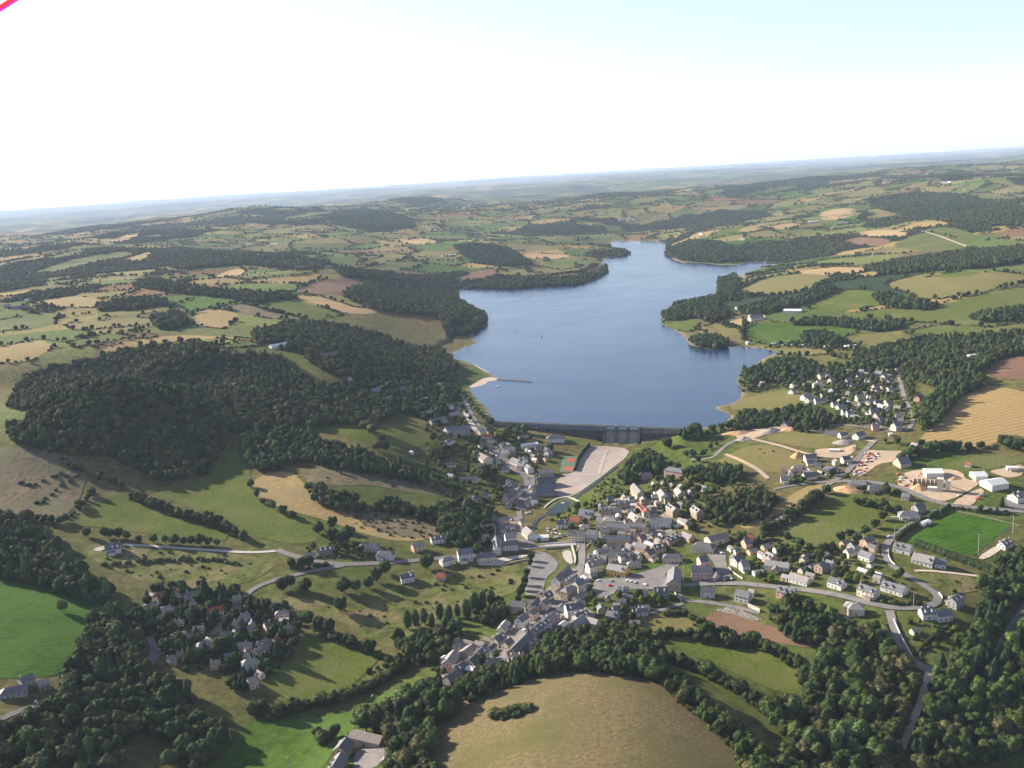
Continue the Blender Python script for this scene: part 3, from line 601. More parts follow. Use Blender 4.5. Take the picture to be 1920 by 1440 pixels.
AREAS = [
 ('car_park','large pale gravel car park below the dam','gravel','C6',[(570,470),(720,465),(890,490),(850,560),(780,610),(640,720),(450,850),(370,850),(230,812),(150,865),(120,830),(230,790),(330,740),(370,690),(470,662),(490,600),(540,530)],.36),
 ('car_park','grey car park striped by the shadows of its avenue trees','asphalt','V4',[(1450,735),(1640,775),(1815,900),(1800,1030),(1640,1130),(1600,1290),(1560,1430),(1250,1400),(1370,1130),(1350,960)],.38),
 ('square','wide paved village square in front of the yellow building','asphalt','V5',[(600,690),(880,680),(1300,600),(1880,400),(1920,460),(1640,590),(1700,720),(1900,800),(1500,850),(1120,850),(940,830),(880,930),(640,980),(560,880)],.42),
 ('school_yard','grey yard around the pink school','asphalt','V6',[(600,235),(960,225),(975,460),(1045,620),(1065,700),(490,750),(480,700),(820,640),(830,520),(700,330)],.40),
 ('courtyard','dusty courtyards among the old village houses','court','V2',[(1000,620),(1320,560),(1500,600),(1920,640),(1920,1440),(950,1440),(780,1240),(640,1230),(820,1120),(760,900)],.26),
 ('courtyard','dusty yards around the main street houses','court','V8',[(480,420),(760,60),(1100,20),(1240,160),(1100,420),(1080,620),(1300,760),(1100,960),(780,960),(560,1060),(400,1180),(120,1440),(-300,1440),(-300,1150),(60,850)],.26),
 ('courtyard','dusty yards around the lower street farm','court','V7',[(110,980),(400,700),(800,650),(1180,700),(1300,900),(1060,1060),(700,1060),(300,1300),(150,1330)],.26),
 ('courtyard','dusty verge left of the village bridge','court','V4',[(600,560),(900,230),(1250,220),(1480,600),(1450,680),(900,740),(560,740)],.26),
 ('courtyard','paved verges along the lake road','court','V1',[(700,120),(900,160),(1050,420),(1300,560),(1500,680),(1650,860),(1600,940),(1400,900),(1180,760),(950,560),(780,420)],.26),
 ('yard','grey yard behind the dark roofed hall','asphalt','V1',[(1560,930),(1640,900),(1600,1100),(1560,1240),(1700,1300),(1560,1400),(1300,1430),(1400,1200),(1450,1050)],.36),
 ('yard','lilac grey yard of the shop by the right edge','asphalt','S4',[(1620,880),(1760,940),(1940,960),(1940,1100),(1700,1060),(1640,980)],.36),
 ('terrace','pale concrete terrace in front of the cream hall','field_road','V4',[(620,950),(950,955),(1050,895),(1345,835),(1360,800),(1100,830),(900,860),(640,920)],.40),
 ('yard','sandy yard of the scrap dealer','sand','S3',[(1290,350),(1540,360),(1920,370),(1920,480),(1650,540),(1500,560),(1330,690),(1200,760),(1090,720),(1180,590),(1240,440)],.34),
 ('yard','sandy yard of the concrete works','sand','S4',[(0,700),(60,560),(330,480),(500,520),(720,470),(1000,520),(1050,650),(1300,630),(1180,760),(800,960),(560,950),(350,850),(150,790)],.36),
 ('yard','sandy forecourt of the lilac warehouse','sand','S4',[(800,1000),(1250,750),(1340,820),(1230,900),(1160,1020),(980,1030)],.34),
 ('yard','sandy ground behind the lilac warehouse','sand','S4',[(1370,510),(1660,460),(1920,400),(1920,570),(1700,615),(1540,570)],.34),
 ('building_site','orange earth building site by the new road','sand','S3',[(560,330),(960,330),(1140,260),(1170,300),(1120,400),(940,470),(700,450),(540,400)],.38),
 ('building_site','pale earth heaps at the head of the new road','sand','S1',[(0,1190),(120,1200),(250,1150),(450,1150),(640,1120),(900,1140),(880,1180),(650,1200),(460,1230),(300,1290),(150,1330),(0,1300)],.42),
 ('channel','pale concrete river channel beside the bridge','concrete','V5',[(110,265),(235,255),(262,330),(275,470),(200,450),(130,380)],.34),
 ('grass_bank','grassy river bank right of the channel','olive','V5',[(290,200),(350,200),(350,250),(330,470),(280,470),(320,330)],.36),
 ('track','pale clubhouse drive beside the football pitch','track','S6',[(1365,690),(1500,722),(1790,535),(1690,490)],.34),
 ('tennis_court','upper red clay tennis court','clay','T5',[(1150,635),(1280,635),(1262,695),(1130,697)],.62),
 ('tennis_court','lower red clay tennis court','clay','T5',[(1105,762),(1255,765),(1238,830),(1085,825)],.62),
 ('court_surround','grey green surround of the two tennis courts','courtgreen','T5',[(1085,605),(1315,605),(1250,850),(1030,845)],.46),
 ('football_pitch','vivid green mown football pitch with a pale rail','turf','S6',[(235,445),(1050,5),(1910,185),(1330,655)],.36),
 ('beach','sandy grass spit at the root of the jetty','track','C5',[(1265,350),(1330,310),(1400,270),(1500,275),(1480,300),(1420,325),(1330,345)],.30),
 ('quay','pale stone edge along the left shore spit','field_road','C5',[(1280,150),(1345,178),(1440,232),(1425,240),(1330,190)],.32),
 ('farmyard','cobbled farmyard in deep shade','asphalt','T2',[(860,600),(1180,560),(1280,600),(1300,780),(1150,980),(820,1000),(840,800)],.36),
 ('yard','shady lane and yard of the left hand estate','asphalt','S7',[(400,1000),(750,1050),(700,1120),(450,1200),(350,1400),(200,1420),(330,1180)],.40),
 ('terrace','white pool terrace of the villa above the green meadow','field_road','C4',[(530,1165),(600,1150),(600,1180),(530,1182)],.5),
 ('farmyard','pale yard of the lakeshore farm','track','F3',[(360,985),(450,960),(470,1020),(380,1030)],.5),
 ('football_shade_lawn','mown lawn beside the football pitch','meadow','S6',[(0,140),(480,30),(350,170),(230,300),(0,330)],.30),
]
for nm, lab, mk, cc, pts, off in AREAS:
    nm2 = 'lawn' if 'lawn' in nm else nm
    sheet(nm2, cp(cc, pts), M[mk], off, lab, nm2.replace('_', ' '), smooth=0 if nm in ('tennis_court','football_pitch','court_surround') else 1)
# river channel from the dam to the pond, a dark strip of water between grass banks
road('river', 'narrow dark canal running from the dam to the pond', cp('V2', [(455,610),(520,560),(640,470),(760,380),(860,305)]) + cp('T5',[(1640,940),(1760,860),(1900,760)]), 5.5, M['pond'], .55, cat='river')
road('river', 'narrow stream winding left of the pond to the bridge', cp('V4', [(1620,215),(1530,250),(1470,310),(1430,380),(1440,430)]), 4.5, M['pond'], .5, cat='river')

# ------------------------------------------------------------------ trees
def leaf_mat(name, c, rnd=.28):
    return mat(name, c, .5, .55, rough=.8, rnd=rnd, spec=.06, detail=4)
LM = {'oak': leaf_mat('oak_leaves', (.046,.070,.020)), 'ash': leaf_mat('ash_leaves', (.062,.090,.024)), 'beech': leaf_mat('beech_leaves', (.088,.082,.032), .3),
      'lime': leaf_mat('lime_leaves', (.12,.165,.035), .25), 'fir': leaf_mat('fir_needles', (.038,.064,.032), .25), 'poplar': leaf_mat('poplar_leaves', (.075,.108,.038)),
      'bush': leaf_mat('bush_leaves', (.078,.09,.028), .32), 'hedge': leaf_mat('hedge_leaves', (.04,.06,.02), .1)}
BARK = mat('bark', (.10,.08,.06), .3, 2.0)
def ico(sub):
    bm = bmesh.new(); bmesh.ops.create_icosphere(bm, subdivisions=sub, radius=1.0)
    V = np.array([v.co[:] for v in bm.verts]); Fc = [tuple(v.index for v in f.verts) for f in bm.faces]; bm.free(); return V, Fc
ICO3, ICO2, ICO1 = ico(3), ico(2), ico(1)
def crown(kind, seed, h=12.0, w=4.6, leaves=900, lf=0.75, sub=3):
    r = np.random.default_rng(seed); V, Fc = {3: ICO3, 2: ICO2, 1: ICO1}[sub]; V = V.copy()
    n = V / np.linalg.norm(V, axis=1)[:, None]
    k = r.uniform(0, 50, 3)
    lump = fbm(n[:, 0] * 1.7 + k[0] + n[:, 2] * 1.1, n[:, 1] * 1.7 + k[1] - n[:, 2] * 1.3, seed, 3)
    if kind == 'fir':
        t = (n[:, 2] + 1) / 2; rad = w * (1 - t) ** 0.85 * (1 + .5 * lump) + .05
        hd = np.hypot(n[:, 0], n[:, 1]) + 1e-6; core = np.column_stack([n[:, 0] / hd * rad * np.minimum(1, hd * 3), n[:, 1] / hd * rad * np.minimum(1, hd * 3), h * (.06 + .94 * t)])
    elif kind == 'poplar':
        rr = 1 + .55 * lump; core = np.column_stack([n[:, 0] * w * rr, n[:, 1] * w * rr, h * .54 + n[:, 2] * h * .47 * (1 + .12 * lump)])
    elif kind == 'bush':
        rr = 1 + .7 * lump; core = np.column_stack([n[:, 0] * w * rr, n[:, 1] * w * rr, h * .42 + n[:, 2] * h * .55 * rr])
    else:
        rr = .92 + .80 * lump; cz = h * .60
        core = np.column_stack([n[:, 0] * w * rr, n[:, 1] * w * rr, cz + n[:, 2] * np.where(n[:, 2] > 0, h * .42, h * .36) * rr])
    VV = core.tolist(); FF = list(Fc)
    tri = np.array(Fc); ar = np.linalg.norm(np.cross(core[tri[:, 1]] - core[tri[:, 0]], core[tri[:, 2]] - core[tri[:, 0]]), axis=1); ar /= ar.sum()
    pick = r.choice(len(tri), leaves, p=ar); u = r.random((leaves, 2)); fl = u.sum(1) > 1; u[fl] = 1 - u[fl]
    a, b_, c = core[tri[pick, 0]], core[tri[pick, 1]], core[tri[pick, 2]]; p = a + (b_ - a) * u[:, :1] + (c - a) * u[:, 1:]
    nn = np.cross(b_ - a, c - a); nn /= np.linalg.norm(nn, axis=1)[:, None] + 1e-9
    p = p + nn * r.uniform(-.2, 1.15, (leaves, 1)) ** 1.0 * lf * 1.2
    d = nn + r.normal(0, .55, nn.shape); d /= np.linalg.norm(d, axis=1)[:, None]
    t1 = np.cross(d, r.normal(0, 1, d.shape)); t1 /= np.linalg.norm(t1, axis=1)[:, None]; t2 = np.cross(d, t1); s = lf * r.uniform(.5, 1.25, (leaves, 1))
    m = len(VV)
    Q = np.stack([p - t1 * s * .6, p + t2 * s * .5, p + t1 * s * .6, p - t2 * s * .5], 1).reshape(-1, 3)
    VV += Q.tolist(); FF += [(m + 4*i, m + 4*i+1, m + 4*i+2, m + 4*i+3) for i in range(leaves)]
    return VV, FF
def trunk(h, r0, seed):
    r = np.random.default_rng(seed); mb = MB(); mb.tube((0,0,-.6), (0,0,h*.45), r0, r0*.65, 7)
    for i in range(4):
        a = i * 1.57 + r.uniform(-.4, .4); mb.tube((0,0,h*(.3+.04*i)), (math.cos(a)*h*.17, math.sin(a)*h*.17, h*.62), r0*.42, r0*.14, 5)
    return mb
SPEC = [('oak','round',12,4.7,1,'oak'),('oak','round',12,4.3,2,'ash'),('oak','round',13,5.0,3,'oak'),('oak','round',11,4.6,4,'beech'),('oak','round',11,5.0,5,'beech'),
        ('bush','bush',4.2,2.6,6,'bush'),('bush','bush',3.6,3.0,7,'oak'),('fir','fir',15,3.4,8,'fir'),('poplar','poplar',16,2.5,9,'poplar'),('oak','round',10,3.9,10,'lime'),
        ('far','round',12,6.0,11,'oak'),('far','round',11,6.5,12,'beech')]
KIND = {'a':0,'b':1,'c':2,'beech':3,'beech2':4,'bush':5,'bush2':6,'fir':7,'poplar':8,'lime':9,'far':10,'far2':11}
PROTO = bpy.data.collections.new('tree_kinds'); CROWN = []; TRUNK = []
for i, (nm, k, h, w, sd, lm) in enumerate(SPEC):
    far = nm == 'far'
    VV, FF = crown(k, sd, h, w, 90 if far else (1300 if k == 'round' else 800), 1.9 if far else (.62 if k != 'bush' else .42), 2 if far else 3)
    cme = new_mesh('crown', VV, FF, LM[lm]); cme.polygons.foreach_set('use_smooth', [len(p.vertices) == 3 for p in cme.polygons])
    tb = trunk(h, .34 if k != 'bush' else .12, sd) if k not in ('fir','poplar') else MB()
    if k in ('fir','poplar'): tb.tube((0,0,-.6), (0,0,h*.7), .3, .1, 7)
    tme = tb.mesh('trunk', BARK); CROWN.append(cme); TRUNK.append(tme)
    n0 = len(VV); me = new_mesh('tree_%s' % 'abcdefghijklmn'[i], VV + tb.V, FF + [tuple(q + n0 for q in f) for f in tb.F], [LM[lm], BARK], midx=[0] * len(FF) + [1] * len(tb.F))
    me.polygons.foreach_set('use_smooth', [j < len(FF) and len(p.vertices) == 3 for j, p in enumerate(me.polygons)])
    PROTO.objects.link(bpy.data.objects.new('tree_%s' % 'abcdefghijklmn'[i], me))
ng = bpy.data.node_groups.new('planting', 'GeometryNodeTree')
ng.interface.new_socket('Geometry', in_out='INPUT', socket_type='NodeSocketGeometry'); ng.interface.new_socket('Geometry', in_out='OUTPUT', socket_type='NodeSocketGeometry')
gi = ng.nodes.new('NodeGroupInput'); go = ng.nodes.new('NodeGroupOutput'); ip = ng.nodes.new('GeometryNodeInstanceOnPoints'); ci = ng.nodes.new('GeometryNodeCollectionInfo')
ci.inputs['Collection'].default_value = PROTO; ci.inputs['Separate Children'].default_value = True; ci.inputs['Reset Children'].default_value = True
ip.inputs['Pick Instance'].default_value = True
def nattr(nm, dt):
    q = ng.nodes.new('GeometryNodeInputNamedAttribute'); q.data_type = dt; q.inputs['Name'].default_value = nm; return q.outputs['Attribute']
ng.links.new(gi.outputs[0], ip.inputs['Points']); ng.links.new(ci.outputs[0], ip.inputs['Instance'])
ng.links.new(nattr('kd', 'INT'), ip.inputs['Instance Index']); ng.links.new(nattr('rt', 'FLOAT_VECTOR'), ip.inputs['Rotation']); ng.links.new(nattr('sc', 'FLOAT_VECTOR'), ip.inputs['Scale'])
ng.links.new(ip.outputs[0], go.inputs[0])
NTREES = 0
def planting(name, label, cat, P, kinds, scale, seed=0, jit=.28):
    """one mass of trees nobody could count"""
    global NTREES
    if len(P) == 0: return
    r = np.random.default_rng(seed + 5); P = np.asarray(P); n = len(P); NTREES += n
    me = bpy.data.meshes.new(name); Z = H(P) - .1; me.vertices.add(n); me.vertices.foreach_set('co', np.column_stack([P, Z]).astype(np.float32).ravel())
    k = r.choice([KIND[a] for a in kinds], n).astype(np.int32)
    s = (np.asarray(scale) * np.ones(n)) * r.uniform(1 - jit, 1 + jit, n); S = np.column_stack([s * r.uniform(.9, 1.12, n), s * r.uniform(.9, 1.12, n), s])
    Rt = np.zeros((n, 3)); Rt[:, 2] = r.uniform(0, 6.28, n); Rt[:, :2] = r.normal(0, .05, (n, 2))
    a = me.attributes.new('kd', 'INT', 'POINT'); a.data.foreach_set('value', k)
    a = me.attributes.new('rt', 'FLOAT_VECTOR', 'POINT'); a.data.foreach_set('vector', Rt.astype(np.float32).ravel())
    a = me.attributes.new('sc', 'FLOAT_VECTOR', 'POINT'); a.data.foreach_set('vector', S.astype(np.float32).ravel())
    me.update(); o = link(bpy.data.objects.new(name, me)); md = o.modifiers.new('planting', 'NODES'); md.node_group = ng
    return tag(o, label, cat, kind='stuff')
HOUSES_XY = []     # filled by the houses; planting keeps off them
def clear(P, road_gap=3.0, house_gap=2.0):
    P = np.asarray(P); ok = np.ones(len(P), bool)
    for C, hw in ROADS_XY:
        a, b = C.min(0) - 12, C.max(0) + 12
        m = ok & (P > a).all(1) & (P < b).all(1)
        if m.any():
            q = P[m]; d = np.min(np.hypot(q[:, None, 0] - C[None, :, 0], q[:, None, 1] - C[None, :, 1]), 1)
            idx = np.where(m)[0]; ok[idx[d < hw + road_gap]] = False
    if HOUSES_XY:
        Hh = np.array(HOUSES_XY)                              # x, y, cos, sin, half length, half depth
        for s in range(0, len(P), 4000):
            q = P[s:s + 4000]; dx = q[:, None, 0] - Hh[None, :, 0]; dy = q[:, None, 1] - Hh[None, :, 1]
            u = np.abs(dx * Hh[:, 2] + dy * Hh[:, 3]); v = np.abs(-dx * Hh[:, 3] + dy * Hh[:, 2])
            ok[s:s + 4000] &= ~((u < Hh[:, 4] + house_gap) & (v < Hh[:, 5] + house_gap)).any(1)
    return ok
def scatter(px, sp, up=6.0, world=None):
    W = unproj(densify(px, 10), up)[:, :2] if world is None else np.asarray(world)
    a, b = W.min(0), W.max(0); gx, gy = np.meshgrid(np.arange(a[0], b[0], sp), np.arange(a[1], b[1], sp * .88)); gx = gx + (np.arange(gx.shape[0])[:, None] % 2) * sp * .5
    P = np.stack([gx.ravel(), gy.ravel()], 1) + rng.uniform(-.34, .34, (gx.size, 2)) * sp
    return P[inside(P, W)]
# ------------------------------------------------------------------ houses
RM = {'S': mat('slate', (.165,.16,.167), .28, .5, rough=.65, rnd=.25, spec=.25), 'L': mat('pale_slate', (.31,.28,.26), .15, .5, rough=.7, rnd=.15),
      'R': mat('red_tile', (.33,.11,.07), .25, .6, rnd=.15), 'B': mat('brown_roof', (.26,.215,.19), .2, .5, rnd=.12), 'W': mat('white_metal', (.78,.76,.72), .05, .3, rough=.5, rnd=.05)}
WM = {'w': mat('white_render', (.68,.645,.59), .06, .4, rnd=.06), 'c': mat('cream_render', (.66,.55,.42), .08, .4, rnd=.1), 't': mat('tan_stone', (.44,.34,.255), .2, .9, rnd=.14),
      'p': mat('pink_render', (.66,.40,.36), .08, .4, rnd=.06), 'g': mat('grey_stone', (.36,.33,.31), .18, .8, rnd=.14), 'y': mat('yellow_render', (.80,.50,.15), .08, .4),
      'o': mat('peach_render', (.66,.43,.29), .1, .4, rnd=.08), 'r': mat('red_boards', (.45,.10,.07), .1, .5)}
GLASS = mat('window_glass', (.035,.04,.05), .3, 1.0, rough=.15, spec=.5); DOORM = mat('door_paint', (.16,.10,.07), .3, 1.0, rough=.6, rnd=.3); CHIM = mat('chimney_stone', (.42,.35,.29), .2, 1.0)
FRAME = mat('white_paint', (.75,.73,.70), .05, 1.0, rough=.5)
_w = MB(); _w.box(-.5,.5,-.05,.07,-.65,.65); WIN = _w.mesh('window', GLASS)
_w = MB(); _w.box(-.55,.55,-.05,.08,0,2.1); DOOR = _w.mesh('door', DOORM)
_w = MB(); _w.box(-.38,.38,-.38,.38,-1.2,1.3); _w.box(-.45,.45,-.45,.45,1.3,1.45); CHM = _w.mesh('chimney', CHIM)
_v = [(-.75,-1.3,-.6),(.75,-1.3,-.6),(.75,1.6,-.6),(-.75,1.6,-.6),(-.75,-1.3,.75),(.75,-1.3,.75),(.75,1.6,.75),(-.75,1.6,.75),(0,-1.3,1.35),(0,1.6,1.35)]
DORMW = new_mesh('dormer', _v, [(0,1,5,8,4),(1,2,6,5),(3,0,4,7)], WM['w'])
DORMR = new_mesh('roof', [(-.95,-1.5,.66),(0,-1.5,1.45),(.95,-1.5,.66),(-.95,1.6,.66),(0,1.6,1.45),(.95,1.6,.66)], [(0,1,4,3),(1,2,5,4)], RM['S'])
RN = {'S':'slate','L':'pale','R':'red tiled','B':'brown','W':'white metal'}; WN = {'w':'white','c':'cream','t':'tan stone','p':'pink','g':'grey','y':'yellow','o':'peach','r':'red'}
DIST = {'V1':'along the lake road','V2':'in the old village core','V3':'on the village right flank','V4':'left of the bridge','V5':'around the paved square',
 'V6':'near the pink school','V7':'at the main street end','V8':'above the main street terrace','S1':'by the right lakeside point','S2':'in the golden field estate',
 'S3':'by the scrap yard road','S4':'around the concrete works','S5':'below the dull green field','S6':'beside the football pitch','T8':'at the lower road fork',
 'S7':'in the left shady estate','S8':'right edge of shady estate','T1':'under the left shore wood','T2':'of the bottom edge farm','T5':'near the dam car park',
 'T6':'along the left valley road','A2':'above the rough pasture','T7':'in the bottom left corner','C4':'above the lane trees','F1':'on the far left hills','F2':'beyond the lake','F3':'on the far right slopes'}
def ordinal(i, n):
    w = ['','second','third','fourth','fifth','sixth','seventh','eighth','ninth','tenth','eleventh','twelfth','thirteenth','fourteenth','fifteenth','sixteenth','seventeenth','eighteenth','nineteenth','twentieth']
    if i == 0: return 'leftmost'
    if i == n - 1: return 'rightmost'
    if i < n / 2 or i < 3: return w[i] + ' from left'
    return w[n - 1 - i] + ' from right'
REG = []           # (base words, place, pixel x, object, group) : labels are written once every look-alike is known
def write_labels(reg, fmt):
    cl = {}
    for it in reg: cl.setdefault((it[0], it[1]), []).append(it)
    for (b, pl), L in cl.items():
        L.sort(key=lambda q: q[2])
        for i, it in enumerate(L): it[3]['label'] = fmt(b, pl, '' if len(L) == 1 else ', ' + ordinal(i, len(L)))
HOUSE_LIST = []
def house(code, x1, y1, x2, y2, d, wh, roof, wall, typ='gable', nm=None, win=None, slope=None, word=None):
    d *= .93; wh *= .93
    px = cp(code, [(x1, y1), (x2, y2)]) if code else [(x1, y1), (x2, y2)]
    sl = slope if slope is not None else (.34 if roof == 'W' else (.55 if roof == 'B' else .78))
    if typ == 'hip': sl *= .85
    rh = d / 2 * sl; P = unproj(px, wh + rh)
    a, b = P[0, :2], P[1, :2]; dv = b - a; L = np.hypot(*dv); yaw = math.atan2(dv[1], dv[0]); c = (a + b) / 2
    if typ == 'hip': L = L + d * .75
    L = min(max(L, d * .75), 60); z = float(H(c[None])[0])
    corners = np.array([[sx * L / 2, sy * d / 2] for sx in (-1, 1) for sy in (-1, 1)]); cs, sn = math.cos(yaw), math.sin(yaw)
    zc = H(corners @ np.array([[cs, sn], [-sn, cs]]) + c); zb = float(zc.min()) - z - .3
    name = nm or ('barn' if roof == 'B' and L > 18 else 'warehouse' if roof == 'W' and L > 14 else 'shed' if d < 6.5 else 'house')
    root = empty(name, (c[0], c[1], z), yaw)
    hl, hd = L / 2, d / 2
    if typ == 'hip':
        V = [(-hl,-hd,zb),(hl,-hd,zb),(hl,hd,zb),(-hl,hd,zb),(-hl,-hd,wh),(hl,-hd,wh),(hl,hd,wh),(-hl,hd,wh)]
        Fc = [(0,1,5,4),(1,2,6,5),(2,3,7,6),(3,0,4,7),(0,3,2,1),(4,5,6,7)]
        o = .45; ri = max(hl - hd * .85, .05); e = wh - o * sl * .6 + .12
        RV = [(-hl-o,-hd-o,e),(hl+o,-hd-o,e),(hl+o,hd+o,e),(-hl-o,hd+o,e),(-ri,0,wh+rh+.15),(ri,0,wh+rh+.15)]
        RV += [(x, y, zz - .22) for x, y, zz in RV[:4]]
        RF = [(0,1,5,4),(2,3,4,5),(1,2,5),(3,0,4),(6,7,1,0),(7,8,2,1),(8,9,3,2),(9,6,0,3),(9,8,7,6)]
    else:
        V = [(-hl,-hd,zb),(hl,-hd,zb),(hl,hd,zb),(-hl,hd,zb),(-hl,-hd,wh),(hl,-hd,wh),(hl,hd,wh),(-hl,hd,wh),(-hl,0,wh+rh),(hl,0,wh+rh)]
        Fc = [(0,1,5,4),(2,3,7,6),(1,2,6,9,5),(3,0,4,8,7),(0,3,2,1),(4,5,9,8),(6,7,8,9)]
        o = .45; t = .2; x = hl + .3; e = wh - o * sl
        RV = [(-x,-hd-o,e+.05),(x,-hd-o,e+.05),(x,0,wh+rh+.05),(-x,0,wh+rh+.05),(x,hd+o,e+.05),(-x,hd+o,e+.05)]
        RV += [(a_, b_, zz + t) for a_, b_, zz in RV]
        RF = [(6,7,8,9),(9,8,10,11),(1,0,3,2),(4,2,3,5),(0,1,7,6),(5,11,10,4),(0,6,9,3),(3,9,11,5),(1,2,8,7),(2,4,10,8)]
    mobj('wall', V, Fc, WM[wall], root); ro = mobj('roof', RV, RF, RM[roof], root)
    uy = (px[0][1] + px[1][1]) / 2; r = random.Random(int(px[0][0] * 13 + px[0][1] * 7))
    if name == 'house' and uy > 640:
        k = link(bpy.data.objects.new('chimney', CHM), ro)
        k.location = (r.choice((-1, 1)) * (max(hl - hd, .3) if typ == 'hip' else hl - .8), 0, wh + rh + .1) if typ != 'hip' else (r.choice((-1, 1)) * max(hl - hd, .5) * .8, .8, wh + rh - .5)
    near = uy > 905
    if name == 'house' and typ == 'gable' and near and wh > 3.4 and L > 9 and r.random() < .5:
        for i in range(max(1, int(L / 5))):
            for sy in (-1, 1):
                if r.random() < .35: continue
                q = link(bpy.data.objects.new('dormer', DORMW), root); q.location = (-hl + L * (i + .5) / max(1, int(L / 5)), sy * hd * .62, wh + rh * .38 + .35); q.rotation_euler = (0, 0, 0 if sy == -1 else math.pi)
                link(bpy.data.objects.new('roof', DORMR), q)
    if name == 'house' and uy > 640 and d > 7 and r.random() < .55:
        sy = r.choice((-1, 1)); lw = L * r.uniform(.3, .55); dd = r.uniform(2.6, 4.2); hh = r.uniform(2.3, min(3.2, wh)); x0 = r.uniform(-hl, hl - lw); y0 = sy * (hd + .003); y1 = sy * (hd + dd)
        ya, yb = min(y0, y1), max(y0, y1); w_ = MB(); w_.box(x0, x0 + lw, ya, yb, zb - .6, hh - .5); lt = w_.obj('lean_to', WM[wall if r.random() < .6 else 't'], root)
        e0, e1 = hh + .25, hh - .45; yo = sy * (hd + dd + .3); VV_ = [(x0-.2,y0,e0),(x0+lw+.2,y0,e0),(x0+lw+.2,yo,e1),(x0-.2,yo,e1)]; VV_ += [(a_, b_, c_ + .16) for a_, b_, c_ in VV_]
        mobj('roof', VV_, [(0,3,2,1),(4,5,6,7),(0,1,5,4),(1,2,6,5),(2,3,7,6),(3,0,4,7)], RM[r.choice('SSLB')], lt)
    if win is None: win = near and name in ('house', 'school')
    if win:
        fl = max(1, int((wh + .3) / 2.7)); nc = max(1, int(L / 3.3))
        for sy in (-1, 1):
            for f in range(fl):
                for i in range(nc):
                    xx = -hl + L * (i + .5) / nc
                    if f == 0 and sy == -1 and i == nc // 2:
                        q = link(bpy.data.objects.new('door', DOOR), root); q.location = (xx, sy * hd, .05)
                    else:
                        if r.random() < .12: continue
                        q = link(bpy.data.objects.new('window', WIN), root); q.location = (xx, sy * hd, 1.5 + f * 2.7)
                    q.rotation_euler = (0, 0, 0 if sy == 1 else math.pi)
        if d > 7:
            for sx in (-1, 1):
                for f in range(fl + (1 if typ == 'gable' and rh > 3.2 else 0)):
                    for yy in ((-d * .22, d * .22) if f < fl else (0,)):
                        if r.random() < .25: continue
                        q = link(bpy.data.objects.new('window', WIN), root); q.location = (sx * hl, yy, 1.5 + f * 2.7); q.rotation_euler = (0, 0, -math.pi / 2 * sx)
    elif near and name in ('barn', 'warehouse', 'shed'):
        q = link(bpy.data.objects.new('door', DOOR), root); q.location = (0, -hd, 0); q.rotation_euler = (0, 0, math.pi); q.scale = (2.6, 1, min(1.6, (wh - .4) / 2.1))
    HOUSES_XY.append((c[0], c[1], cs, sn, hl, hd))
    size = word or ('long ' if L > 19 else 'small ' if L * d < 75 else 'tall ' if wh >= 8 else '')
    if size and not size.endswith(' '): size += ' '
    base = f"{size}{WN[wall]} {name}, {RN[roof]} {'hipped ' if typ == 'hip' else ''}roof"
    root['category'] = name; REG.append((base, DIST[code], px[0][0], root)); HOUSE_LIST.append(root)
    root['group'] = f"{name}s {DIST[code]}"
    return root
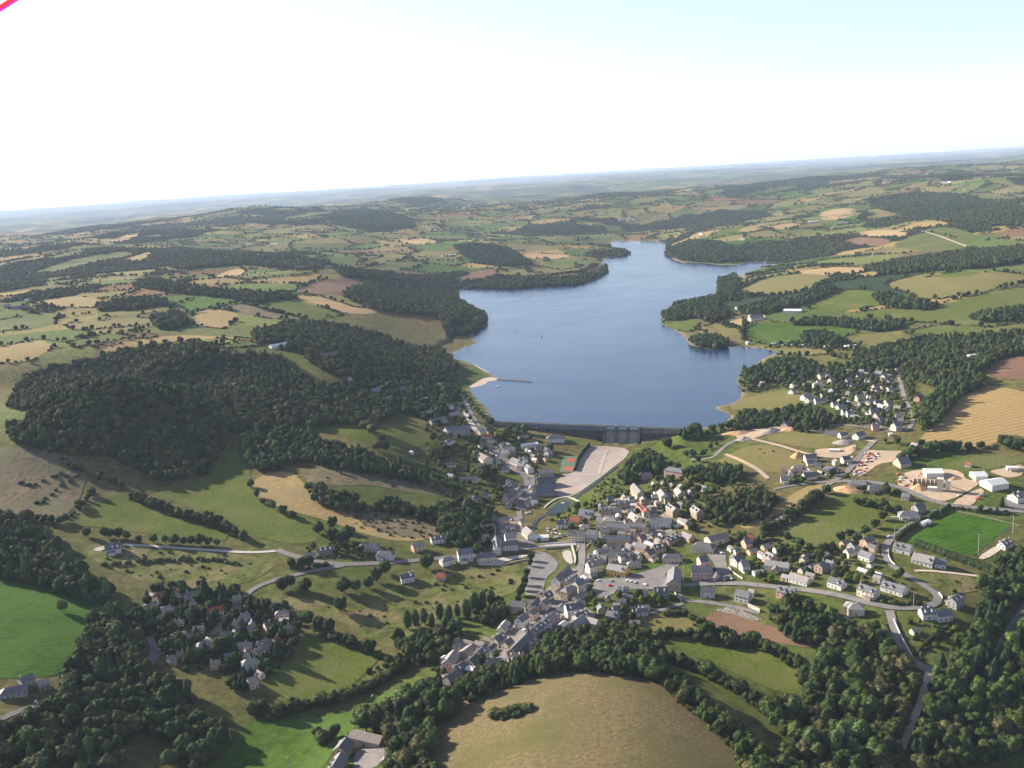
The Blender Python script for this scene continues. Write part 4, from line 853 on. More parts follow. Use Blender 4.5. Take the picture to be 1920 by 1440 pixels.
HL = '''V1 380 150 640 150 12 9 S g;V1 270 170 350 150 9 6 S w;V1 290 360 360 330 9 5 S c hip;V1 775 205 840 185 8 5 L c;V1 860 265 975 275 8 4 R c;V1 930 345 985 315 7 5 L c;V1 1125 500 1225 520 9 6 S w;V1 1170 450 1330 470 10 5 S g
V1 1410 420 1660 390 11 4 W c;V1 1620 440 1720 430 10 4 S g;V1 790 520 920 630 16 5 B c;V1 260 700 390 700 9 3 S c hip;V1 410 885 770 930 9 3.2 S c;V1 320 850 400 880 7 3 S w;V1 1120 760 1230 760 8 4 S c;V1 1280 610 1400 665 11 5 S c
V1 1370 690 1470 705 10 6 L c;V1 1480 700 1560 760 10 6 S w;V1 1680 805 1900 790 14 5 B g;V1 1660 925 1925 905 20 5 S g;V1 1625 1035 1905 1015 21 5.3 S g;V1 1160 1060 1290 985 8 4 S g;V1 1180 1190 1310 1100 11 9 S t;V1 1345 1110 1400 1050 8 6 S w
V1 1540 1180 1640 1140 8 6 S g;V1 840 1145 920 1150 9 4 S w;V1 640 1230 750 1200 8 6 S w
T5 880 290 1060 290 12 5 S w hip;T5 830 520 890 490 9 5 L w;T5 420 300 530 280 6 2.5 B c
T1 420 390 560 380 10 5 S g;T1 860 370 960 360 9 5 S g;T1 930 510 1000 510 8 6 S w hip;T1 1070 650 1180 640 8 4 S w;T1 1200 620 1250 620 7 4 S w;T1 1280 730 1370 720 10 4 L c hip;T1 1330 840 1560 810 10 5 S g;T1 1590 620 1660 610 9 6 S w
T1 1620 760 1760 730 8 4 L g;T1 1460 300 1520 310 8 5 L g;T1 600 510 760 500 9 4 S g;T1 1090 410 1140 400 7 5 L g;T1 610 420 710 450 5 3 L c;T1 1035 1315 1070 1335 5 3 W w;T1 60 230 130 220 9 5 L p
V2 1440 235 1590 185 14 4 B t;V2 1345 375 1450 480 9 9 L t;V2 1745 455 1810 530 9 6 L c;V2 1080 640 1260 610 9 6 S t;V2 1040 740 1160 720 10 6 S t;V2 840 730 1030 720 8 6 S t;V2 540 760 740 760 15 4 S c;V2 190 930 360 910 9 6 S w
V2 390 880 540 880 9 4 R c;V2 575 985 650 975 8 4 L c hip;V2 370 1090 620 1080 10 8 S c;V2 650 1070 800 1070 10 8 S w;V2 790 880 900 870 8 5 L w;V2 940 880 1050 870 10 6 L c hip;V2 960 980 1275 960 9 6 S w;V2 1285 960 1490 950 9 6 S t;V2 850 1040 970 1030 8 6 S c
V2 1310 800 1420 870 9 6 L c;V2 1420 660 1540 760 8 6 R c;V2 1560 880 1680 800 8 6 L t;V2 1580 900 1900 880 10 7 S w;V2 940 1180 1300 1130 9 8 S t;V2 1310 1140 1500 1120 9 6 S t;V2 1420 1160 1510 1120 8 7 S t;V2 1400 1250 1550 1290 9 7 S t
V2 1640 1300 1800 1255 9 6 S t;V2 1530 1390 1640 1330 8 4 S t;V2 1000 1400 1320 1360 9 6 S t;V2 1520 1010 1560 960 7 7 S t
V3 430 135 620 135 11 7 S p hip;V3 560 420 620 500 9 6 L c;V3 380 660 420 650 6 6 L c;V3 430 670 540 740 9 7 L t;V3 800 700 900 760 9 8 L t;V3 560 650 640 660 6 4 L c;V3 890 390 1000 410 8 3 S w;V3 1010 1185 1290 1085 13 6 B c;V3 870 1250 1050 1260 13 5 S c hip
V3 1560 1215 1640 1190 10 5 S o;V3 1610 1130 1710 1130 8 4 R c;V3 690 980 760 950 6 4 S t;V3 640 1090 780 1150 8 4 L t;V3 400 1220 600 1110 7 4 S t
V4 90 850 200 820 9 5 L w hip;V4 300 720 520 700 11 9 S w;V4 630 785 830 775 9 6 S c hip;V4 1010 470 1170 460 12 8 L w;V4 960 600 1200 590 9 7 S w;V4 640 350 860 340 9 6 S c;V4 930 250 1010 230 9 6 L o hip;V4 930 330 1040 320 8 5 S w
V4 1230 275 1280 260 7 6 L c;V4 1330 370 1420 450 12 6 L c;V4 1380 510 1670 500 9 4 W w;V4 870 510 900 680 8 7 S w;V4 0 1065 110 1080 9 4 R p
T6 580 610 740 610 6 3 S w;T6 770 540 990 510 9 4 S g;T6 1420 470 1640 470 10 5 S g hip;T6 1700 575 1860 590 10 5 S w hip
A2 1170 240 1250 220 8 6 L o;A2 1310 180 1410 170 9 5 S w;A2 1080 470 1180 450 9 5 S w
V5 490 440 690 380 11 8 L w;V5 810 455 1080 490 11 6 L y;V5 810 285 1180 275 10 6 S c;V5 970 330 1030 305 5 8 S w;V5 1130 425 1250 410 8 4 L c hip;V5 1680 310 1860 300 10 5 S c hip;V5 500 315 780 325 9 5 S g;V5 1800 480 1780 700 14 7 S t
V5 950 805 1110 805 8 4 S g;V5 1490 810 1700 800 10 6 S g;V5 870 1090 980 1080 9 6 S g;V5 790 1150 950 1180 9 6 S g;V5 1170 1130 1390 1115 7 4 S w;V5 160 1070 400 1020 11 8 S w;V5 300 1210 480 1140 9 6 S w;V5 270 1320 440 1210 9 6 L g;V5 480 1250 650 1290 8 5 L c;V5 1120 1300 1280 1310 6 3 B g
V6 560 350 680 320 11 11 S p;V6 450 490 760 470 12 8 S p;V6 700 560 840 600 8 4 L p;V6 1080 360 1200 300 10 6 S w;V6 1190 430 1300 400 10 6 L w;V6 1580 270 1690 320 12 4 L p;V6 1560 410 1920 430 9 4 L w;V6 590 800 800 800 9 6 S w;V6 1130 840 1330 880 10 6 S w;V6 1320 830 1400 850 6 3 L c
S5 0 1100 250 1150 10 6 S p;S5 180 910 460 980 9 4 L w;S5 590 770 680 720 10 6 S t;S5 720 715 830 740 9 5 S t;S5 770 970 980 1030 9 5 S w;S5 1220 1070 1470 1150 10 6 S c;S5 1570 1020 1900 1120 11 4 S w;S5 1010 560 1110 530 9 5 L c;S5 1130 520 1220 510 8 5 L c
S5 1230 570 1400 620 9 5 S w;S5 1270 400 1400 340 9 6 S o;S5 1100 1380 1210 1370 10 6 L c hip
S6 140 445 390 500 10 5 S w;S6 430 595 740 680 13 4 L w;S6 745 690 910 715 10 4 S w;S6 1740 450 1860 390 9 4 S w;S6 990 1280 1110 1220 10 6 S g;S6 540 160 660 110 5 3 W w
T8 880 210 1010 205 10 5 S w;T8 1030 230 1170 220 10 5 S w;T8 790 420 850 400 6 3 L c
S4 240 75 330 95 10 6 L p;S4 20 310 180 280 16 5 S t;S4 430 475 690 460 18 6 W w;S4 1150 520 1330 505 18 5 W w;S4 1350 650 1600 600 20 6 W w;S4 1660 430 1830 430 8 3 W w;S4 1750 850 1920 800 14 5 B w;S4 1050 370 1130 380 6 3 R w;S4 280 1010 400 975 10 6 S g;S4 110 1100 280 1100 12 4 S c hip;S4 100 830 210 850 8 4 S g
S3 390 420 560 400 10 6 S c;S3 420 500 540 490 9 4 S c;S3 540 530 640 530 9 4 S c;S3 950 450 1060 430 9 5 S c;S3 720 590 830 600 10 4 S w hip;S3 370 700 560 670 10 4 S c;S3 30 740 190 730 10 4 S w;S3 1110 790 1300 810 12 4 S w hip;S3 1360 880 1510 870 10 4 L w
S3 910 90 1020 70 9 4 S w;S3 1150 100 1260 55 10 5 S w;S3 700 60 880 60 8 3 S w;S3 760 330 920 330 6 2.5 W w
S2 920 910 1020 880 10 7 S c;S2 600 920 700 910 9 5 S p;S2 310 780 400 780 8 5 L w hip;S2 150 700 230 690 8 6 S w;S2 220 720 310 710 8 6 S w;S2 80 640 190 620 8 5 L w;S2 0 590 80 580 8 5 S w;S2 360 490 480 470 9 6 L c;S2 400 590 600 540 6.2 3 L g;S2 570 700 700 680 9 4 S g
S2 650 760 760 730 9 4 S g;S2 700 850 860 800 9 4 S g;S2 810 590 900 560 8 5 L w;S2 930 640 1030 640 9 5 L g;S2 700 620 780 640 5 3 W w;S2 960 760 1080 750 9 5 S g;S2 990 830 1080 830 8 5 S g;S2 830 370 900 350 8 5 L w;S2 850 410 920 400 8 5 L p;S2 830 260 900 230 9 5 S g
S2 760 180 810 160 8 5 L w;S2 210 250 300 230 9 5 S g;S2 280 330 380 310 9 5 S g;S2 370 190 450 170 9 5 S w;S2 490 240 580 230 9 5 S g;S2 280 110 340 110 8 5 L c hip;S2 410 100 480 100 8 4 L c;S2 660 120 760 130 9 5 S g;S2 950 90 1080 40 8 4 L p;S2 1170 90 1230 70 8 5 L w
S2 1270 500 1340 460 9 5 S o;S2 640 570 740 550 9 4 S g;S2 850 1055 900 1050 5 3 W w
S1 170 350 200 330 7 6 W w;S1 220 350 290 330 8 5 L c;S1 290 390 350 370 8 5 L p;S1 510 290 560 260 8 5 L w;S1 420 380 500 375 6.2 3 L c;S1 590 380 660 370 9 4 S g;S1 930 330 980 310 8 4 L w;S1 830 470 860 460 7 5 L w;S1 1240 330 1310 310 9 6 L c;S1 1190 460 1280 450 10 6 L c hip
S1 1210 430 1310 410 5 3 L c;S1 1400 400 1470 380 8 6 L c;S1 1420 540 1500 510 9 5 S w;S1 1000 640 1120 610 12 5 L w;S1 1060 690 1160 650 9 5 L w;S1 1180 700 1330 680 9 5 S w;S1 1200 260 1230 240 8 5 S w;S1 820 560 870 540 9 5 S w;S1 460 980 500 950 7 5 L w;S1 720 1060 800 1010 10 5 S c;S1 350 480 410 460 9 4 S g
S7 400 270 540 215 10 6 R c;S7 810 540 900 490 8 5 L w;S7 510 450 650 450 9 4 S g hip;S7 430 620 530 540 8 5 L t;S7 920 420 990 370 8 5 L w;S7 1170 490 1420 440 9 6 R w;S7 1420 600 1520 580 8 3 L c;S7 680 660 790 650 8 4 B c hip;S7 970 750 1140 740 9 4 B g;S7 660 860 880 860 9 4 S w hip
S7 1380 830 1540 830 8 4 S w;S7 1070 990 1200 950 10 6 L w hip;S7 1620 1000 1800 985 9 5 L p hip;S7 1760 1250 1860 1230 11 6 L w hip;S7 1230 1270 1380 1250 9 5 B o;S7 740 1140 810 1120 8 4 B c;S7 800 330 880 270 6.2 3 L c;S7 870 230 1080 220 9 4 S g;S7 1560 300 1690 280 9 4 L g;S7 590 1220 680 1180 9 4 B t
S8 810 200 920 190 8 4 L o hip;S8 600 380 690 350 8 4 S w;S8 870 460 970 390 9 5 L o;S8 680 650 800 570 8 4 R t;S8 450 800 650 690 9 4 B w;S8 500 690 630 600 8 4 B g;S8 350 1220 480 1170 10 5 L p;S8 360 520 520 500 9 4 B g;S8 140 360 230 310 8 4 L c;S8 250 270 340 200 8 5 L w
T7 190 160 320 120 9 5 S g;T7 370 190 480 170 8 5 L g;T7 40 260 210 240 11 4 S g hip
T2 600 640 720 490 12 7 S t;T2 510 910 640 720 10 7 S t;T2 800 440 1250 440 11 6 B t;T2 1290 820 1390 680 7 3 L o;T2 700 500 790 430 9 6 S t
V7 220 940 340 775 11 8 L p;V7 480 800 620 690 16 6 B t;V7 690 800 780 720 10 8 S c;V7 560 930 660 850 8 6 S c;V7 340 1050 470 940 9 7 S g;V7 210 1195 390 1070 9 7 S g;V7 520 1050 630 1040 7 4 W r;V7 810 980 940 890 8 4 S t;V7 930 600 1060 520 9 7 S c;V7 1080 660 1180 600 8 5 S c
V7 1190 755 1440 540 10 6 S t;V7 1470 700 1600 620 8 3 S g;V7 1140 890 1380 835 12 4 B t;V7 1030 440 1110 335 8 5 L w;V7 1290 310 1400 230 9 8 S w;V7 1460 210 1550 150 8 7 S c;V7 1490 465 1620 370 9 7 S w;V7 1625 380 1740 300 8 8 S w;V7 1680 310 1850 195 10 7 L p;V7 1170 60 1390 50 10 5 L g;V7 1390 130 1480 110 8 4 S g
V7 1470 100 1580 10 9 7 S c;V7 1650 60 1720 0 9 7 S c
V8 470 430 570 370 9 7 S c;V8 650 180 860 30 10 7 S w;V8 940 240 1060 180 10 8 S c;V8 830 230 970 130 10 6 L t;V8 800 340 890 285 9 9 L t hip
C4 588 1142 676 1132 13 5 S w;T8 170 150 260 160 10 6 L c hip
F1 20 935 60 930 10 5 L g;F1 70 945 160 935 11 4 S g;F1 140 905 160 900 8 5 W w;F1 1385 592 1420 590 10 5 W w;F1 1525 592 1565 590 10 5 W w;F1 1515 1155 1610 1150 16 5 W w;F1 1800 1205 1900 1200 14 5 S g;F1 520 735 540 730 8 4 S w
F2 480 512 535 510 10 4 W w;F2 610 522 650 520 10 4 S g;F2 560 655 650 648 12 4 W c;F2 845 695 870 692 9 4 L w;F2 1560 452 1600 448 9 5 L w;F2 1610 455 1630 452 9 5 L w;F2 1640 450 1670 448 9 5 L c;F2 1520 460 1530 458 8 5 L w;F2 1760 432 1780 430 9 5 L w;F2 1800 432 1830 430 9 5 L c
F2 590 970 605 965 8 5 L w;F2 1715 372 1735 370 9 5 L w;F2 440 550 455 545 9 5 L w
F3 1080 232 1100 230 10 5 L w;F3 1120 228 1150 226 10 5 L c;F3 1170 232 1190 230 10 5 L c;F3 1205 215 1215 213 10 5 W w;F3 1450 245 1480 243 12 5 W w;F3 1490 242 1510 240 12 5 W w;F3 1585 282 1600 280 9 5 L w;F3 705 465 760 462 12 5 W c;F3 875 470 925 468 14 4 S w;F3 375 1000 450 985 16 5 L c;F3 570 960 670 955 18 5 W w
F3 1610 1215 1660 1205 12 6 W w;F3 1595 1230 1620 1225 9 4 L w;F3 580 290 600 288 9 5 L w;F3 95 530 115 528 9 5 L w;F3 320 560 350 558 9 5 L c;F3 360 1140 370 1138 7 5 W w;F3 300 945 350 935 12 4 B t;F3 380 940 440 935 10 4 S t;F3 165 402 185 400 9 5 L w;F3 150 645 165 642 9 4 L w'''
for line in HL.replace('\n', ';').split(';'):
    t = line.split()
    if not t: continue
    kw = {}
    if t[0] == 'V6' and t[1] in ('560', '450'): kw['nm'] = 'school'
    house(t[0], *[float(q) for q in t[1:7]], t[7], t[8], t[9] if len(t) > 9 else 'gable', **kw)
def hfmt(b, pl, o): return f"{b} {pl}{o}"
write_labels(REG, hfmt)
# small outbuildings, garages and cottages packed between the houses
OREG = []
def outbuildings(code, n, pts, place):
    W = unproj(densify(cp(code, pts), 10))[:, :2]; a, b = W.min(0), W.max(0); got = 0
    for _ in range(n * 40):
        if got >= n: break
        q = np.array([[random.uniform(a[0], b[0]), random.uniform(a[1], b[1])]])
        if not inside(q, W)[0]: continue
        Hh = np.array(HOUSES_XY); k = np.argmin(np.hypot(Hh[:, 0] - q[0, 0], Hh[:, 1] - q[0, 1])); yaw = math.atan2(Hh[k, 3], Hh[k, 2]) + random.choice((0, 0, math.pi / 2)) + random.uniform(-.06, .06)
        L = random.uniform(5.5, 9.5); d = random.uniform(4.5, 6.5); wh = random.uniform(2.5, 4.6)
        if not clear(q, 1 + d / 2, L / 2 + .3)[0] or lake_sd(q)[0] < 6: continue
        c = q[0]; z = float(H(q)[0]); hl, hd = L / 2, d / 2; rh = hd * random.choice((.45, .7, .8)); root = empty('outbuilding', (c[0], c[1], z), yaw)
        w = random.choice('cttgwwco'); rf = random.choice('SSSLBL' if rh > hd * .5 else 'LBW')
        V = [(-hl,-hd,-1.5),(hl,-hd,-1.5),(hl,hd,-1.5),(-hl,hd,-1.5),(-hl,-hd,wh),(hl,-hd,wh),(hl,hd,wh),(-hl,hd,wh),(-hl,0,wh+rh),(hl,0,wh+rh)]
        mobj('wall', V, [(0,1,5,4),(2,3,7,6),(1,2,6,9,5),(3,0,4,8,7)], WM[w], root)
        x = hl + .25; e = wh - .3; RV = [(-x,-hd-.35,e),(x,-hd-.35,e),(x,0,wh+rh+.04),(-x,0,wh+rh+.04),(x,hd+.35,e),(-x,hd+.35,e)]; RV += [(p, r_, s_ + .17) for p, r_, s_ in RV]
        mobj('roof', RV, [(6,7,8,9),(9,8,10,11),(1,0,3,2),(4,2,3,5),(0,1,7,6),(5,11,10,4),(0,6,9,3),(3,9,11,5),(1,2,8,7),(2,4,10,8)], RM[rf], root)
        q_ = link(bpy.data.objects.new('door', DOOR), root); q_.location = (random.uniform(-hl * .4, hl * .4), -hd, 0); q_.rotation_euler = (0, 0, math.pi); q_.scale = (random.choice((.9, 2.0)), 1, min(1.0, (wh - .3) / 2.1))
        HOUSES_XY.append((c[0], c[1], math.cos(yaw), math.sin(yaw), hl, hd)); dv = np.array([c[0], c[1], z - CAM_Z]); u = 960 + F_PX * (dv @ CR) / (dv @ FW)
        root['category'] = 'outbuilding'; root['group'] = 'outbuildings ' + place; OREG.append((f'{WN[w]} outbuilding, {RN[rf]} roof', place, u, root)); got += 1
for code, n, pts in [('V2', 34, [(800,640),(1320,560),(1900,560),(1920,1440),(950,1440),(780,1240),(820,1120),(760,900)]), ('V3', 12, [(200,360),(700,360),(960,700),(860,1100),(400,1250),(60,1250),(200,800)]),
    ('V5', 12, [(500,280),(1180,280),(1400,200),(1700,200),(1500,440),(1180,520),(760,500)]), ('V5', 8, [(560,960),(900,940),(1700,880),(1700,1060),(1000,1240),(700,1200)]), ('V6', 10, [(1020,200),(1500,100),(1920,250),(1920,700),(1500,720),(1080,560)]),
    ('V7', 12, [(110,980),(400,700),(800,650),(1180,700),(1300,900),(1060,1060),(700,1060),(300,1300)]), ('V8', 14, [(420,420),(760,60),(1100,20),(1240,160),(1100,420),(1080,620),(1300,760),(1100,960),(780,960),(400,1180),(80,1100),(60,850)]),
    ('V1', 20, [(700,180),(1050,250),(1700,420),(1900,640),(1500,760),(1150,840),(800,820),(700,500)]), ('V1', 9, [(1150,1000),(1700,1100),(1600,1380),(1200,1380)]), ('T1', 18, [(350,380),(900,320),(1650,330),(1900,800),(1500,900),(1150,700),(600,560)]), ('V4', 8, [(560,240),(1050,180),(1300,560),(1000,720),(600,560)]),
    ('S1', 16, [(150,340),(600,340),(1300,260),(1900,300),(1900,800),(1400,700),(800,600),(300,480)]), ('S2', 26, [(20,560),(200,250),(900,60),(1060,450),(1180,850),(700,980),(300,860)]), ('S5', 14, [(150,700),(600,650),(1250,330),(1500,500),(1480,900),(1900,1000),(1400,1180),(300,1020)]),
    ('S7', 13, [(330,300),(1100,200),(1700,280),(1920,600),(1920,1300),(1300,1300),(560,1180),(400,700)]), ('S8', 7, [(0,200),(800,120),(1050,420),(850,800),(560,1200),(200,1100)]), ('S3', 8, [(0,740),(380,480),(900,440),(900,680),(560,760)])]:
    outbuildings(code, n, pts, DIST[code])
write_labels(OREG, hfmt)
print('outbuildings', len(OREG))
print('houses', len(HOUSE_LIST))
# ------------------------------------------------------------------ single trees: each an object with trunk and crown
TREG = []
KN = {'a':('broadleaf_tree','dark round tree'),'b':('broadleaf_tree','green round tree'),'c':('broadleaf_tree','large dark tree'),'beech':('broadleaf_tree','olive round tree'),'beech2':('broadleaf_tree','olive broad tree'),
      'bush':('bush','low bushy shrub'),'bush2':('bush','low dark shrub'),'fir':('conifer','dark pointed conifer'),'poplar':('poplar','slim upright poplar'),'lime':('broadleaf_tree','light green round tree')}
def one_tree(kind, x, y, h, place, u, group, wide=1.0):
    i = KIND[kind]; h0 = SPEC[i][2]; s = h / h0; r = random
    nm, word = KN[kind]; z = float(H([[x, y]])[0]) - .1
    root = empty(nm, (x, y, z), r.uniform(0, 6.28)); sx = s * wide * r.uniform(.92, 1.1); root.scale = (sx, sx, s * r.uniform(.93, 1.07))
    if nm != 'bush': link(bpy.data.objects.new('trunk', TRUNK[i]), root)
    link(bpy.data.objects.new('crown', CROWN[i]), root)
    root['category'] = 'shrub' if nm == 'bush' else 'tree'; root['group'] = group
    TREG.append((word, place, u, root)); TREES_XY.append((x, y, h * .3)); return root
TREES_XY = []
def along(pts, n):
    P = np.array(pts, float)
    if n == len(P): return P
    d = np.concatenate([[0], np.cumsum(np.hypot(*np.diff(P, axis=0).T))]); s = np.linspace(0, d[-1], n)
    return np.column_stack([np.interp(s, d, P[:, 0]), np.interp(s, d, P[:, 1])])
ROWS = [  # place, kinds, height, pixels of the foot, number, sideways jitter px, width
 ('in the lane row', 'a b a', 10, [(163,1006),(197,1008),(206,1008),(222,1008),(239,1012),(262,1018),(289,1018),(310,1019),(328,1021),(345,1021),(358,1022),(376,1022),(391,1023),(408,1024)], 14, 0, 1),
 ('in the hedge across left meadows', 'a c b', 11, [(248,936),(290,952),(330,968),(400,985),(430,1000),(458,1013)], 13, 2, 1.05),
 ('on the stony meadow edge', 'a b', 9, [(471,916),(493,944),(520,962),(548,974)], 6, 3, 1),
 ('below the straw slope', 'a c', 17, [(598,1002),(624,992),(622,1016),(640,1020),(655,1014)], 5, 0, .95),
 ('in the valley road pasture', 'a c a', 14, [(530,1107),(545,1102),(574,1109),(646,1112),(668,1110),(692,1104),(706,1090),(640,1148),(576,1172),(600,1180),(618,1188),(800,1066),(722,1075)], 13, 0, 1.05),
 ('at the shady estate edge', 'fir', 21, [(524,1238),(419,1136),(386,1120)], 3, 0, 1.1),
 ('alone in the vivid meadow', 'lime', 11, [(118,1147)], 1, 0, 1),
 ('by the bare hill left flank', 'c a beech', 19, [(690,1372),(716,1368),(742,1352),(770,1338),(800,1322),(738,1398),(770,1388),(748,1428),(785,1420),(812,1340)], 10, 3, 1.15),
 ('in the bare hill right hedge', 'b a c', 15, [(1215,1268),(1262,1294),(1310,1328),(1360,1376),(1400,1412),(1450,1445)], 14, 3, 1.1),
 ('in the middle strip hedge', 'a beech', 9, [(1240,1236),(1300,1256),(1340,1276),(1400,1312),(1450,1345)], 14, 3, 1.2),
 ('in the green meadow top hedge', 'a b', 8, [(1215,1196),(1280,1192),(1340,1194),(1400,1204),(1440,1216),(1480,1240),(1512,1268)], 17, 2, 1.1),
 ('in the bottom right stand', 'poplar', 20, [(1532,1440),(1548,1415),(1566,1432),(1582,1410),(1598,1438),(1612,1408),(1520,1420)], 7, 0, 1.3),
 ('in the valley poplar stand', 'poplar', 17, [(765,1180),(780,1176),(796,1170),(810,1176),(826,1164),(842,1168),(858,1158),(876,1162),(890,1148),(906,1142),(922,1138),(835,1188),(862,1184)], 13, 0, 1.2),
 ('in the striped car park row', 'a', 9, [(996,1052),(994,1062),(988,1083),(984,1098),(981,1108),(977,1118),(972,1130)], 7, 0, .85),
 ('near the dam left end', 'poplar b', 18, [(984,813),(943,826)], 2, 0, 1.9),
 ('beside the dam spillway', 'a fir c', 17, [(1206,885),(1220,876),(1196,894),(1252,842),(1284,824),(1296,820),(1306,818),(1312,826),(1228,868)], 9, 0, 1),
 ('in the promenade outer row', 'lime b', 9, [(857,732),(870,745),(880,756),(890,768),(900,780),(910,790),(922,797)], 12, 1, 1),
 ('in the promenade inner row', 'b', 8, [(858,752),(872,772),(882,790)], 4, 1, 1),
 ('on the lakeside village meadow', 'beech2 c', 13, [(690,807),(682,806),(700,815),(716,832),(710,846),(724,846)], 6, 0, 1.1),
 ('alone on the heather bank', 'a', 9, [(633,886)], 1, 0, 1),
 ('in the estate avenue', 'lime', 9, [(1692,716),(1702,738),(1711,765),(1718,790)], 10, 1, .95),
 ('along the golden field edge', 'poplar a', 13, [(1735,792),(1738,776),(1736,764),(1750,760),(1762,748),(1778,738)], 8, 2, 1.3),
 ('in the belt by concrete works', 'c a', 12, [(1690,868),(1717,858),(1750,850),(1773,846),(1794,845)], 9, 3, 1.1),
 ('alone in the stubble corner', 'a', 11, [(1816,845)], 1, 0, 1.05),
 ('by the stubble right edge', 'c a', 14, [(1880,838),(1895,842),(1910,847),(1925,850)], 5, 2, 1.1),
 ('in the lane hedge, dull field', 'a beech', 8, [(1432,1002),(1470,984),(1500,964),(1525,942),(1548,926)], 13, 2, 1.1),
 ('below the dull green field', 'a c', 9, [(1545,1036),(1560,1030),(1577,1016),(1592,1008),(1606,1016),(1622,1003),(1640,990),(1655,975)], 8, 0, 1.1),
 ('right above the dull field', 'a b', 9, [(1606,944),(1630,950),(1656,956),(1680,962)], 7, 2, 1.1),
 ('in the dark wood by track', 'a c beech b', 13, [(1632,1310),(1660,1290),(1672,1345),(1612,1338),(1592,1300),(1560,1330),(1640,1360),(1655,1400),(1620,1290),(1680,1380)], 10, 0, 1.15),
 ('right of the earth track', 'c a beech', 13.5, [(1765,1335),(1792,1318),(1782,1388),(1822,1368),(1852,1348),(1882,1328),(1905,1300),(1745,1400),(1880,1385)], 9, 0, 1.15),
 ('bright at the right edge', 'lime', 17, [(1898,1224),(1918,1256)], 2, 0, 1.1),
 ('in the right wood conifers', 'fir', 17, [(1815,1272),(1832,1262),(1850,1258),(1868,1254),(1886,1250),(1902,1246)], 6, 0, 1),
 ('in the bottom left wood', 'a c b', 13.5, [(190,1200),(214,1190),(238,1190),(140,1262),(180,1272),(222,1282),(102,1344),(142,1324),(182,1362),(224,1344),(262,1314),(302,1324),(342,1304),(150,1438),(322,1438),(362,1428)], 16, 0, 1.15),
 ('in the bare hill clump', 'bush bush2', 6, [(930,1344),(944,1342),(958,1340),(972,1336),(988,1332)], 5, 1, 1.3),
 ('near the bottom edge farm', 'a bush', 9, [(596,1384),(608,1390),(628,1382),(709,1368),(700,1364)], 5, 0, 1),
 ('in the hedge over cattle pasture', 'bush a', 8, [(478,1334),(520,1344),(548,1332),(590,1324),(640,1314),(690,1294),(740,1266),(757,1254)], 15, 3, 1.2),
 ('along the rough valley ditch', 'bush', 5, [(600,1192),(650,1207),(700,1226),(727,1238)], 7, 2, 1.2),
]
for place, kinds, h, pts, n, jit, wide in ROWS:
    uv = along(pts, n); ks = kinds.split()
    if jit: uv = uv + rng.uniform(-jit, jit, uv.shape)
    W = unproj(uv)
    for i in range(n):
        k = ks[i % len(ks)] if len(ks) > 1 else ks[0]
        one_tree(k, W[i, 0], W[i, 1], h * random.uniform(.82, 1.18), place, uv[i, 0], 'trees ' + place, wide)
write_labels(TREG, hfmt)
TX = np.array(TREES_XY)

k = 0
for place, kinds, h, pts, n, jit, wide in ROWS:                # ragged undergrowth under the hedge trees
    if n < 7 or not any(q in place for q in ('hedge','belt','ditch','edge','above')): continue
    W = unproj(densify(pts, 5, False))[:, :2]; d = np.concatenate([[0], np.cumsum(np.hypot(*np.diff(W, axis=0).T))]); t_ = np.arange(0, d[-1], 2.6)
    P = np.column_stack([np.interp(t_, d, W[:, 0]), np.interp(t_, d, W[:, 1])]) + rng.normal(0, .9, (len(t_), 2)); P = P[clear(P, 1, 2)]
    planting('undergrowth', 'ragged bushes under the trees ' + place, 'undergrowth', P, ['bush','bush2','bush','a'], .80, 800 + k, .5); k += 1
